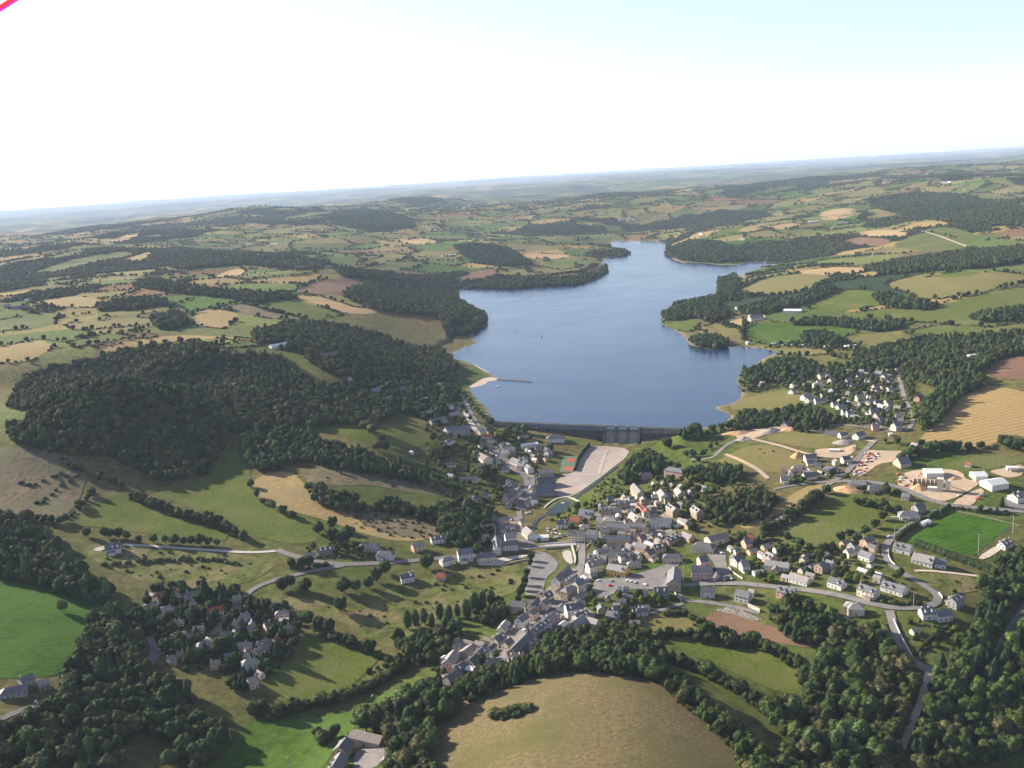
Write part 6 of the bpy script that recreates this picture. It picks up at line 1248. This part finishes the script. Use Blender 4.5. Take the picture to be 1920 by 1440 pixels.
rail('white rail along the far side of the football pitch', cp('S4', [(905,1118),(1400,1225),(1860,1335)]))
rail('white rail along the clubhouse side of the football pitch', cp('S6', [(1905,200),(1620,450),(1330,655)]))

# clipped hedges: dense boxes of leaves
def clipped_hedge(label, px, h, wd, m=None):
    W = unproj(densify(px, 4, False)); o = W.mean(0); mb = MB(); r = random
    P = W - o; n = len(P); T = np.gradient(P[:, :2], axis=0); T /= np.hypot(*T.T)[:, None]; N = np.column_stack([-T[:, 1], T[:, 0]])
    ring = [(-.5, -.3), (-.52, .55), (-.36, .96), (0, 1.04), (.36, .96), (.52, .55), (.5, -.3)]; k = len(ring); V = []
    for i in range(n):
        for a, z in ring: V.append((P[i,0] + N[i,0] * a * wd * r.uniform(.85,1.15), P[i,1] + N[i,1] * a * wd * r.uniform(.85,1.15), P[i,2] + z * h * r.uniform(.93,1.07) if z > 0 else P[i,2] + z))
    Fc = [(i*k+j, (i+1)*k+j, (i+1)*k+j+1, i*k+j+1) for i in range(n-1) for j in range(k-1)] + [tuple(range(k)), tuple(range((n-1)*k, n*k))[::-1]]
    mb.add(V, Fc)
    for _ in range(n * 26):
        i = r.randrange(n - 1); j = r.randrange(k - 1); f = r.random(); g = r.random()
        a = np.array(V[i*k+j]); b = np.array(V[(i+1)*k+j]); c = np.array(V[i*k+j+1]); q = a + (b-a)*f + (c-a)*g; s = .38
        u = np.array([r.gauss(0,1) for _ in range(3)]); u /= np.linalg.norm(u); v = np.cross(u, [r.gauss(0,1) for _ in range(3)]); v /= np.linalg.norm(v)
        mb.add([q-u*s, q+v*s*.7, q+u*s, q-v*s*.7], [(0,1,2,3)])
    ob = mb.obj('clipped_hedge', m or LM['hedge']); ob.location = o; tag(ob, label, 'hedge')
clipped_hedge('tall clipped dark hedge below the football pitch', cp('S6', [(450,500),(640,560),(900,665),(1200,760),(1450,850),(1660,945)]), 6.0, 6.0)
clipped_hedge('brown green clipped hedge left of the football pitch', cp('S6', [(150,430),(260,330),(400,235),(500,180)]), 4.0, 4.5)
clipped_hedge('clipped hedge from the dugout up to the road', cp('S6', [(640,95),(800,25),(900,-30),(960,-70)]), 4.0, 4.0)
clipped_hedge('light green clipped hedge beside the falling lane', cp('T8', [(495,370),(540,450),(605,570)]), 2.0, 4.0, LM['lime'])
clipped_hedge('dark hedge dividing the tennis courts from gravel', cp('T5', [(1480,450),(1380,560),(1320,650),(1260,830)]), 4.5, 3.0)
clipped_hedge('low dark hedge under the paired white houses', cp('T8', [(1200,360),(1100,440),(980,520),(800,705)]), 2.0, 2.5)

# ------------------------------------------------------------------ vehicles
CARC = {'white': (.80,.80,.80), 'silver': (.50,.51,.53), 'red': (.50,.04,.03), 'blue': (.06,.10,.30), 'dark': (.05,.05,.06), 'rusty': (.30,.11,.06), 'orange': (.60,.16,.03)}
CARM = {k: mat(k + '_paint', c, .06, 1.0, rough=.3, spec=.5) for k, c in CARC.items()}; TYRE = mat('tyre_rubber', (.02,.02,.02), .1, 1.0)
def prism(sec, hw, hw2=None):
    hw2 = hw2 or hw; n = len(sec); V = [(x, -(hw2 if z > .95 else hw), z) for x, z in sec] + [(x, (hw2 if z > .95 else hw), z) for x, z in sec]
    return V, [tuple(range(n)), tuple(range(2*n-1, n-1, -1))] + [(i, n+i, n+(i+1)%n, (i+1)%n) for i in range(n)]
V, Fc = prism([(-2.05,.35),(2.05,.35),(2.1,.72),(1.15,.93),(.55,1.42),(-1.1,1.46),(-1.95,.98),(-2.1,.7)], .86, .68)
BODY = {k: new_mesh('body', V, Fc, m) for k, m in CARM.items()}
V2_, F2_ = prism([(.98,.99),(.52,1.36),(-1.06,1.40),(-1.72,1.0)], .80, .735)
CABIN = new_mesh('windows', V2_, F2_, GLASS)
mb = MB(); mb.tube((0,-.12,0),(0,.12,0),.32,n=10); WHEEL = mb.mesh('wheel', TYRE)
CREG = []
CN = {'V2':'by the green above the bridge','V4':'by the pond end','V5':'on the paved square','V6':'in the school yard','S4':'at the concrete works','S5':'on the right loop road','S6':'right of the football drive','V7':'on the lower main street',
      'S7':'in the left shady estate','T7':'on the bottom left road','T5':'by the gravel car park','S2':'in the golden field estate','V1':'by the brown hall','S3':'in the scrap yard','V8':'on the main street'}
def car(code, x, y, col, yaw=None, nm='parked_car'):
    p = unproj(cp(code, [(x, y)]))[0]; yaw = random.uniform(0, 3.14) if yaw is None else R(yaw)
    r = empty(nm, (p[0], p[1], p[2] + .42), yaw); link(bpy.data.objects.new('body', BODY[col]), r); link(bpy.data.objects.new('windows', CABIN), r)
    for wx in (-1.3, 1.3):
        for wy in (-.8, .8): q = link(bpy.data.objects.new('wheel', WHEEL), r); q.location = (wx, wy, .32)
    r['category'] = 'car'; w = 'scrap car' if nm == 'scrap_car' else 'parked car'; r['group'] = f'{w}s {CN[code]}'
    CREG.append((f'{col} {w}', CN[code], CROPS[code][0] + x / CROPS[code][2], r)); HOUSES_XY.append((p[0], p[1], 1, 0, 1.5, 1.5))
for code, L in {'V2': [(60,1100,'white'),(115,1125,'silver'),(175,1130,'white'),(240,1140,'white'),(70,1060,'silver'),(150,1075,'white'),(175,1190,'silver'),(205,1185,'white'),(225,1195,'dark'),(290,1170,'blue'),(1610,1130,'white')],
    'V4': [(1340,185,'white'),(1385,178,'white'),(1110,285,'white'),(1090,245,'silver')], 'V5': [(660,722,'white'),(848,722,'silver'),(832,795,'red'),(1095,722,'white'),(1150,735,'white'),(1205,748,'white'),(1355,778,'white'),(605,935,'white'),(1000,640,'dark'),(940,660,'dark')],
    'V6': [(880,292,'white'),(915,308,'white'),(1055,690,'white'),(960,660,'silver')], 'S4': [(935,885,'white'),(1310,880,'blue'),(1215,925,'red'),(575,1120,'white'),(1250,930,'orange')], 'S5': [(740,630,'white'),(1640,385,'white')],
    'S6': [(1880,805,'white'),(700,10,'white'),(60,380,'white')], 'V7': [(1395,500,'white')], 'S7': [(250,455,'white'),(320,435,'silver'),(490,1105,'white'),(570,745,'silver'),(1620,1275,'silver')], 'T7': [(355,408,'white'),(487,413,'white')],
    'T5': [(970,1138,'white'),(690,885,'white')], 'S2': [(580,815,'white'),(1105,565,'silver'),(700,480,'red'),(870,1000,'white')], 'V1': [(890,540,'white'),(955,560,'white'),(1045,600,'white'),(1000,580,'silver')], 'V8': [(195,975,'white'),(1080,380,'white')]}.items():
    for x, y, c in L: car(code, x, y, c)
rr = random.Random(3)
for cx, cy, rx, ry, n in ((1400,450,110,45,15),(1330,500,60,30,7),(1250,580,60,50,11),(1200,690,80,45,9)):
    for i in range(n): car('S3', cx + rr.uniform(-rx, rx), cy + rr.uniform(-ry, ry), rr.choice(['rusty','rusty','red','silver','white','rusty']), None, 'scrap_car')
CN['S4'] = 'by the concrete works stacks'
for cx, cy, n in ((60,555,3),(120,605,3),(40,660,3),(230,670,3),(160,725,3),(400,640,4),(340,570,2),(480,670,2),(430,525,2)):
    for i in range(n): car('S4', cx + rr.uniform(-45, 45), cy + rr.uniform(-18, 18), rr.choice(['rusty','orange','rusty','white','silver']), None, 'scrap_car')
write_labels(CREG, hfmt)
# caravans on the campsite
mb = MB(); V, Fc = prism([(-2.4,.55),(2.2,.55),(2.6,1.2),(2.35,2.35),(-2.1,2.45),(-2.5,1.2)], 1.1, 1.1); mb.add(V, Fc); CARAV = mb.mesh('body', mat('caravan_white', (.80,.79,.76), .05, 1.0, rough=.4))
mb = MB(); mb.box(-1.2,-.2,-1.115,1.115,1.35,1.95); mb.box(.4,1.6,-1.115,1.115,1.35,1.95); CWIN = mb.mesh('windows', GLASS)
VREG = []
def caravan(code, x, y, place):
    p = unproj(cp(code, [(x, y)]))[0]; r = empty('caravan', (p[0], p[1], p[2] + .3), random.uniform(0, 3.14)); link(bpy.data.objects.new('body', CARAV), r); link(bpy.data.objects.new('windows', CWIN), r)
    for wy in (-1.0, 1.0): q = link(bpy.data.objects.new('wheel', WHEEL), r); q.location = (0, wy, .32)
    r.scale = (1.35,) * 3; r['category'] = 'caravan'; r['group'] = 'caravans ' + place; VREG.append(('white caravan', place, CROPS[code][0] + x / CROPS[code][2], r))
for x, y in [(540,372),(575,372),(700,385),(735,378),(790,382),(860,388),(960,385),(1010,388),(1060,385),(1110,380),(1150,388),(1190,380)]: caravan('T3', x, y, 'at the left campsite end')
for x, y in [(1230,392),(1270,400),(1310,405),(1330,418),(1390,405),(1430,402),(1500,395),(1540,400),(1640,410),(1690,405),(1740,395),(1790,400),(1780,430),(1740,440)]: caravan('T3', x, y, 'at the right campsite end')
for x, y in [(540,335),(580,345),(620,345),(660,335),(700,320),(740,300),(980,250),(1185,225),(1270,205),(1340,215),(1420,185),(1470,205),(1500,235)]: caravan('T1', x, y, 'under the left shore wood')
write_labels(VREG, hfmt)

# ------------------------------------------------------------------ on the water
def on_lake(code, x, y, z=0): return on_plane(cp(code, [(x, y)]), z)[0]
def boat(p, yaw, L, label, cover=True):
    r = empty('boat', (p[0], p[1], 0), yaw); tag(r, label, 'boat'); h = L / 2; b = L * .18
    prof = [(-h,b*.8),(-h*.3,b),(h*.4,b*.8),(h,0.02)]; V = []; 
    for z, s in ((-.25,.7),(.65,1.0)):
        V += [(x + (.25 if z > 0 and x == h else 0), y * s, z) for x, y in prof] + [(x, -y * s, z) for x, y in prof[::-1]]
    n = 8; Fc = [(i, (i+1) % n, n + (i+1) % n, n + i) for i in range(n)] + [tuple(range(n))[::-1], tuple(range(n, 2*n))]
    mobj('hull', V, Fc, CARM['white'], r)
    w = MB(); w.add([(-h*.3,-b*.6,.66),(h*.35,-b*.5,.66),(h*.35,b*.5,.66),(-h*.3,b*.6,.66),(-h*.25,-b*.5,1.25),(h*.1,-b*.4,1.25),(h*.1,b*.4,1.25),(-h*.25,b*.5,1.25)],[(4,5,6,7),(0,1,5,4),(1,2,6,5),(2,3,7,6),(3,0,4,7)]); w.obj('cabin', GLASS if cover else CARM['white'], r)
boat(on_lake('F2', 1125, 1113), R(20), 9, 'white motor boat trailing a wake in mid lake'); boat(on_lake('F2', 885, 1393), R(10), 9, 'white boat moored near the jetty', False)
boat(on_lake('F2', 690, 825), R(70), 7, 'tiny white boat by the far left bay shore', False)
def wake(label, px, w0, w1, z):
    W = on_plane(smooth_poly(px, False, 2), 0); T = np.gradient(W, axis=0); T /= np.hypot(*T.T)[:, None]; N = np.column_stack([-T[:, 1], T[:, 0]]); n = len(W)
    ww = np.linspace(w0, w1, n)[:, None]; V = []
    for a in (-.5, -.15, .15, .5): V.append(np.column_stack([W + N * ww * a, np.full(n, z + (.10 if abs(a) < .2 else 0))]))
    V = np.stack(V, 1).reshape(-1, 3); o = mobj('wake', V, [(i*4+j, i*4+j+1, (i+1)*4+j+1, (i+1)*4+j)[::-1] for i in range(n-1) for j in range(3)], M['wake'], smooth=True); tag(o, label, 'wake', kind='structure')
wake('dark wake curving behind the motor boat', cp('F2', [(1118,1115),(1085,1112),(1060,1095),(1110,1080),(1200,1062),(1340,1030),(1480,995)]), 3, 6, .02)
wake('faint curved ripple left of the motor boat', cp('F2', [(1080,1113),(1030,1110),(990,1098),(975,1085)]), 4, 6, .02)
wake('faint long ripple in the upper lake', cp('F2', [(845,958),(920,925),(1010,910),(1080,885)]), 6, 9, .02)
J0, J1 = on_lake('C5', 1490, 287), on_lake('C5', 1750, 306); jv = J1 - J0; jl = float(np.hypot(*jv))
j = empty('jetty', (J0[0], J0[1], 0), math.atan2(jv[1], jv[0])); tag(j, 'long thin wooden jetty reaching into the lake', 'jetty'); WOOD = mat('jetty_wood', (.22,.17,.13), .25, .8)
w = MB(); w.box(0, jl, -1.5, 1.5, .7, 1.0); w.obj('deck', WOOD, j)
for s in (-1.45, 1.33): w = MB(); w.box(0, jl, s, s + .12, 1.75, 1.9); w.obj('handrail', WOOD, j)
for i in range(16):
    for s in (-1.4, 1.4): w = MB(); w.tube((jl * i / 15, s, -4), (jl * i / 15, s, 1.85), .16, n=6); w.obj('pile', WOOD, j)
fz = unproj(cp('C6', [(385, 900)]))[0]; ft = empty('fountain', (fz[0], fz[1], POND_Z)); tag(ft, 'white fountain jets in the small pond', 'fountain')
SPRAY = mat('spray', (.85,.87,.88), .05, 1.0, rough=.4); w = MB(); w.tube((0,0,-.5),(0,0,.3),1.2,1.0,12); w.obj('basin', CONC, ft)
for i in range(5):
    a = i * 1.256; w = MB(); p0 = Vector((math.cos(a)*.6, math.sin(a)*.6, .3)); ps = [p0 + Vector((math.cos(a)*t*2.2, math.sin(a)*t*2.2, 3.4*t - 3.0*t*t)) for t in (0,.25,.5,.75,1.0,1.12)]
    for q0, q1 in zip(ps, ps[1:]): w.tube(q0, q1, .28, .34, 6)
    w.obj('jet', SPRAY, ft)

# ------------------------------------------------------------------ poles and lamps
PREG = []; STEEL = mat('galvanised_steel', (.52,.51,.50), .08, 1.0, rough=.5); PWOOD = mat('pole_concrete', (.50,.47,.43), .1, 1.0)
def pole(foot, top, name, word, place, lamp):
    P = unproj([foot])[0]; d = rays([top])[0]; t = np.hypot(P[0], P[1]) / np.hypot(d[0], d[1]); h = float(np.clip(CAM_Z + d[2] * t - P[2], 6, 26))
    r = empty(name, P); r['category'] = 'pole' if name == 'utility_pole' else 'lamp'; r['group'] = f'{word}s {place}'; w = MB(); w.tube((0,0,-.5),(0,0,h),.26,.15,8); w.obj('pole', PWOOD if name == 'utility_pole' else STEEL, r)
    if lamp == 2:
        for i in (-1, 0, 1): w = MB(); w.box(i*1.1-.45, i*1.1+.45, -.25, .15, h-.1, h+.7); w.obj('floodlight', GLASS, r)
        w = MB(); w.box(-1.8,1.8,-.08,.08,h-.35,h-.2); w.obj('crossarm', STEEL, r)
    elif lamp == 1: w = MB(); w.tube((0,0,h-.1),(1.6,0,h+.35),.08,n=6); w.obj('arm', STEEL, r); w = MB(); w.box(1.3,2.3,-.18,.18,h+.25,h+.48); w.obj('lamp_head', STEEL, r)
    else: w = MB(); w.box(-1.1,1.1,-.09,.09,h-.9,h-.7); w.obj('crossarm', PWOOD, r)
    PREG.append((word, place, foot[0], r))
for f, t, nm, wd, pl, lp in [((1713,1136),(1713,1113),'street_lamp','grey street lamp','inside the right loop road',1),((1662,1282),(1662,1260),'utility_pole','pale utility pole','left of the earth track',0),((1866,1238),(1867,1214),'utility_pole','pale utility pole','by the lower right wood road',0),
    ((1779,1254),(1780,1240),'utility_pole','pale utility pole','above the track fork',0),((433,1389),(433,1366),'utility_pole','pale utility pole','at the dark valley pasture edge',0),((542,1440),(541,1418),'utility_pole','grey utility pole','left of the bottom farm',0),
    ((498,988),(498,972),'utility_pole','thin utility pole','in the green meadow strip',0),((1610,798),(1610,786),'utility_pole','thin pale pole','below the estate white terrace',0),((1749,943),(1749,926),'street_lamp','tall street lamp','by the concrete works road',1),
    ((1763,965),(1763,950),'street_lamp','short street lamp','above the football hedge corner',1),((1834,1041),(1836,999),'floodlight_mast','tall floodlight mast','at the clubhouse pitch corner',2),((1899,1000),(1900,966),'floodlight_mast','tall floodlight mast','at the far right pitch corner',2),
    ((1697,998),(1697,974),'floodlight_mast','tall floodlight mast','at the left pitch corner',2),((1677,1014),(1677,984),'street_lamp','tall thin lamp','by the hedge near the pitch',1),((1282,1100),(1281,1056),'street_lamp','tall thin lamp','beside the dark gable hall',1),
    ((1210,1130),(1209,1107),'street_lamp','dark thin lamp','below the paved square',1),((1097,1025),(1097,1008),'street_lamp','grey street lamp','at the bridge junction',1),((1725,1235),(1725,1222),'utility_pole','thin utility pole','beside the walled lane',0),((1358,1098),(1358,1080),'street_lamp','thin street lamp','right of the pink school',1)]:
    pole(f, t, nm, wd, pl, lp)
write_labels(PREG, hfmt)

# ------------------------------------------------------------------ concrete works, heaps, rubble
p = unproj(cp('S4', [(660, 800)]))[0]; cw = empty('concrete_plant', p, R(-25)); tag(cw, 'cream concrete mixing plant with open bays and a tall hopper tower', 'concrete plant'); CR_ = WM['c']
w = MB(); w.box(-3,3,-3,3,-.5,13); w.box(-3.3,3.3,-3.3,3.3,13,13.6); w.obj('tower', CR_, cw)
w = MB(); w.box(5,10,-2.6,2.6,4.2,12); w.add([(5,-2.6,4.2),(10,-2.6,4.2),(10,2.6,4.2),(5,2.6,4.2),(7.2,-.5,1.6),(7.8,-.5,1.6),(7.8,.5,1.6),(7.2,.5,1.6)],[(0,4,5,1),(1,5,6,2),(2,6,7,3),(3,7,4,0),(4,7,6,5)]); w.obj('hopper', CR_, cw)
for x in (5.3, 9.7):
    for y in (-2.3, 2.3): w = MB(); w.box(x-.3,x+.3,y-.3,y+.3,-.5,4.196); w.obj('leg', CR_, cw)
w = MB(); w.box(-12,-3.004,-3,2.5,-.5,3.6); w.obj('low_building', WM['w'], cw)
for i in range(7): w = MB(); w.box(-2-i*4.2,-1.4-i*4.2,8,20,-.5,5.5); w.obj('bay_wall', CR_, cw)
w = MB(); w.box(-28,-1,20.01,20.8,-.5,5.5); w.obj('back_wall', CR_, cw)
w = MB(); w.add([(0,1,12.5),(1.2,1,12.5),(1.2,14,5),(0,14,5),(0,1,13.4),(1.2,1,13.4),(1.2,14,5.9),(0,14,5.9)],[(0,3,2,1),(4,5,6,7),(0,1,5,4),(1,2,6,5),(2,3,7,6),(3,0,4,7)]); w.obj('conveyor', STEEL, cw)
HEAPM = mat('orange_sand', (.52,.31,.17), .15, .4, bump=.4, bscale=.6); GREYH = mat('grey_gravel', (.36,.30,.26), .2, .6, bump=.6, bscale=.8)
def heap(code, x, y, r, h, label, m, el=1.0, yaw=0):
    p = unproj(cp(code, [(x, y)]))[0]; V = []; F_ = []; nr, na = 7, 28; sd = random.randint(0, 99)
    for i in range(nr):
        f = i / (nr - 1)
        for k in range(na):
            a = 6.283 * k / na; rr_ = r * f * (1 + .25 * float(vnoise(np.array([math.cos(a)*1.5+sd]), np.array([math.sin(a)*1.5]))[0]) * 2)
            V.append((rr_ * math.cos(a) * el, rr_ * math.sin(a), h * (1 - f) ** .9 * (1 + .3 * float(vnoise(np.array([a*1.3+sd]), np.array([f*4]))[0])) - .4 * f))
    for i in range(nr - 1):
        for k in range(na): F_.append((i*na+k, (i+1)*na+k, (i+1)*na+(k+1)%na, i*na+(k+1)%na))
    o = mobj('sand_heap' if m is HEAPM else 'rubble_heap', V, F_, m, smooth=True); o.location = p; o.rotation_euler = (0,0,yaw); tag(o, label, 'heap')
heap('S3', 285, 450, 9, 6.5, 'orange sand heap beside the cream new house', HEAPM); heap('S3', 1020, 940, 13, 4, 'broad orange earth heap above the dull green field', HEAPM, 1.2)
heap('S4', 345, 770, 8, 6, 'orange sand heap left of the concrete plant', HEAPM); heap('S4', 890, 620, 6, 3, 'pale sand heap right of the concrete bays', HEAPM, 1.5)
heap('S1', 830, 1165, 9, 4, 'earth heap at the top of the building plots', HEAPM, 1.6); heap('S1', 540, 1190, 11, 5, 'grey rubble heap at the head of the new road', GREYH, 1.5)
heap('S1', 130, 1310, 9, 4, 'grey gravel heap at the new road bend', GREYH, 1.4); heap('S3', 1000, 235, 11, 4.5, 'dark rubble heap beside the new road top', GREYH, 1.4)
heap('S1', 60, 1220, 12, 4, 'pale earth heap left of the new road bend', HEAPM, 2.0); heap('S3', 1120, 340, 7, 3, 'orange earth heap beside the wide new road', HEAPM, 1.2)
# stone tip below the small lane
mb = MB(); rs = random.Random(9)
W = unproj(cp('V6', [(820,1150),(1000,1110),(1180,1150),(1330,1210),(1500,1290),(1450,1320),(1280,1290),(1130,1230),(960,1190)])); o = W.mean(0); Wp = W[:, :2]
for _ in range(2200):
    q = np.array([[rs.uniform(Wp[:,0].min(), Wp[:,0].max()), rs.uniform(Wp[:,1].min(), Wp[:,1].max())]])
    if not inside(q, Wp)[0]: continue
    z = o[2] + float(np.interp(0, [0], [0])); s = rs.uniform(.25, .8); c = Vector((q[0,0]-o[0], q[0,1]-o[1], 0)); pts = [Vector((rs.uniform(-1,1), rs.uniform(-1,1), rs.uniform(-.5,.9))) * s for _ in range(6)]
    mb.add([c + v for v in [Vector((s,0,0)),Vector((0,s,0)),Vector((-s,0,0)),Vector((0,-s,0)),Vector((rs.uniform(-.3,.3)*s,rs.uniform(-.3,.3)*s,s*rs.uniform(.6,1))),Vector((0,0,-s))]], [(0,1,4),(1,2,4),(2,3,4),(3,0,4),(1,0,5),(2,1,5),(3,2,5),(0,3,5)])
VV = np.array(mb.V); VV[:, 2] += H(VV[:, :2] + o[:2]) - o[2] + .15; st = mobj('stone_tip', VV, mb.F, mat('pale_stone', (.46,.40,.35), .3, .5)); st.location = o; tag(st, 'pale strip of loose tipped stones below the small lane', 'stones', kind='stuff')

# ------------------------------------------------------------------ cattle
def cow_mesh(m):
    me = bpy.data.meshes.new('cow'); bm = bmesh.new(); sk = bm.verts.layers.skin.verify()
    def v(p, r): q = bm.verts.new(p); q[sk].radius = r if isinstance(r, tuple) else (r, r); return q
    hip = v((-.75,0,1.12),(.36,.38)); mid = v((0,0,1.08),(.40,.42)); sh = v((.65,0,1.12),(.34,.38)); nk = v((1.05,0,1.12),(.19,.22)); hd = v((1.4,0,.85),(.15,.17)); mz = v((1.62,0,.58),(.10,.10))
    for a, b in ((hip,mid),(mid,sh),(sh,nk),(nk,hd),(hd,mz)): bm.edges.new((a,b))
    hip[sk].use_root = True
    for y in (-.26,.26):
        e = v((.68,y,.62),(.12,.13)); f = v((.70,y,.32),(.07,.07)); g = v((.68,y,.02),(.07,.06)); bm.edges.new((sh,e)); bm.edges.new((e,f)); bm.edges.new((f,g))
        e = v((-.68,y,.70),(.17,.18)); f = v((-.92,y,.42),(.08,.09)); g = v((-.86,y,.02),(.07,.06)); bm.edges.new((hip,e)); bm.edges.new((e,f)); bm.edges.new((f,g))
        e = v((1.36,y*.75,1.02),(.05,.03)); bm.edges.new((hd,e))
    t = v((-1.12,0,1.15),(.05,.05)); t2 = v((-1.18,0,.6),(.03,.03)); bm.edges.new((hip,t)); bm.edges.new((t,t2))
    bm.to_mesh(me); bm.free(); o = bpy.data.objects.new('cow', me); COL.objects.link(o); o.modifiers.new('s','SKIN'); sb = o.modifiers.new('d','SUBSURF'); sb.levels = 1
    dg = bpy.context.evaluated_depsgraph_get(); m2 = bpy.data.meshes.new_from_object(o.evaluated_get(dg)); m2.name = 'cow'; m2.materials.clear(); m2.materials.append(m); bpy.data.objects.remove(o); bpy.data.meshes.remove(me); return m2
COW = cow_mesh(mat('cream_hide', (.72,.66,.56), .1, 2.0, rough=.8)); VREG2 = []
for x, y in [(1430,805),(1575,845),(1655,765),(1690,792),(1655,830),(1680,838)]:
    p = unproj(cp('A5', [(x, y)]))[0]; o = link(bpy.data.objects.new('cow', COW)); o.location = (p[0], p[1], p[2] + .3); o.rotation_euler = (0,0,random.uniform(0,6.28)); o.scale = (1.25,)*3
    o['category'] = 'cow'; o['group'] = 'cattle in the pasture'; VREG2.append(('cream white cow grazing', 'in the rough green pasture', x, o))
write_labels(VREG2, hfmt)
# far village church
P = unproj(cp('F3', [(1135, 258)]))[0]; ch = empty('church', P); tag(ch, 'pale church with a thin white spire on the right horizon', 'church')
w = MB(); w.box(-3.5,3.5,-3.5,3.5,-1,18); w.obj('tower', WM['w'], ch); w = MB(); w.add([(-4,-4,18.004),(4,-4,18.004),(4,4,18.004),(-4,4,18.004),(0,0,38)],[(0,1,4),(1,2,4),(2,3,4),(3,0,4),(3,2,1,0)]); w.obj('spire', WM['w'], ch)
w = MB(); w.box(3.504,26,-6,6,-1,9); w.obj('nave', WM['c'], ch); w = MB(); w.add([(3.6,-6.5,8.9),(26.5,-6.5,8.9),(26.5,6.5,8.9),(3.6,6.5,8.9),(3.6,0,14),(26.5,0,14)],[(0,1,5,4),(2,3,4,5),(0,4,3),(1,2,5),(3,2,1,0)]); w.obj('roof', RM['S'], ch)

ch.scale = (.55,.55,.6)
# ------------------------------------------------------------------ the flyer's own line in the corner
def near(u, v, d): return np.array([0, 0, CAM_Z]) + rays([(u, v)])[0] * d
def nylon(name, c):
    m = bpy.data.materials.new(name); m.use_nodes = True; n = m.node_tree.nodes; l = m.node_tree.links; b = n['Principled BSDF']; b.inputs['Base Color'].default_value = (*c, 1); b.inputs['Roughness'].default_value = .6
    tr = n.new('ShaderNodeBsdfTranslucent'); tr.inputs['Color'].default_value = (*c, 1); mx = n.new('ShaderNodeMixShader'); nz = n.new('ShaderNodeTexNoise'); nz.inputs['Scale'].default_value = 60
    mr = n.new('ShaderNodeMapRange'); mr.inputs['To Min'].default_value = .55; mr.inputs['To Max'].default_value = .75; l.new(nz.outputs['Fac'], mr.inputs['Value']); l.new(mr.outputs[0], mx.inputs[0])
    l.new(b.outputs[0], mx.inputs[1]); l.new(tr.outputs[0], mx.inputs[2]); l.new(mx.outputs[0], [q for q in n if q.type == 'OUTPUT_MATERIAL'][0].inputs[0]); return m
g = empty('glider_line', near(-40, 47, 2.2)); tag(g, 'taut red and magenta glider line crossing the upper left corner', 'line'); o = near(-40, 47, 2.2)
a, b = near(-60, 54, 2.2), near(150, -80, 2.5); up = CU * .0034
w = MB(); w.tube(a - o + up, b - o + up, .0042, n=10); w.obj('red_strand', nylon('red_cord', (.95,.20,.16)), g)
w = MB(); w.tube(a - o - up, b - o - up, .0042, n=10); w.obj('magenta_strand', nylon('magenta_cord', (.97,.22,.85)), g)

# ------------------------------------------------------------------ air
hz = MB(); hz.box(-61000, 61000, -3000, 63500, float(GZ.min()) - 1, max(376.0, float(GZ.max()) + 3))
hm_ = bpy.data.materials.new('haze_air'); hm_.use_nodes = True; nn = hm_.node_tree.nodes
for q in list(nn):
    if q.type != 'OUTPUT_MATERIAL': nn.remove(q)
pv = nn.new('ShaderNodeVolumePrincipled'); pv.inputs['Color'].default_value = (.62, .76, 1.0, 1); pv.inputs['Density'].default_value = HAZE_D; pv.inputs['Anisotropy'].default_value = 0.0
hm_.node_tree.links.new(pv.outputs[0], [q for q in nn if q.type == 'OUTPUT_MATERIAL'][0].inputs['Volume'])
ho = hz.obj('haze', hm_); tag(ho, 'pale blue haze veiling the far country', 'haze', kind='stuff'); ho.display_type = 'WIRE'
print('ground', GZ.min(), GZ.max(), 'objects', len(bpy.data.objects))
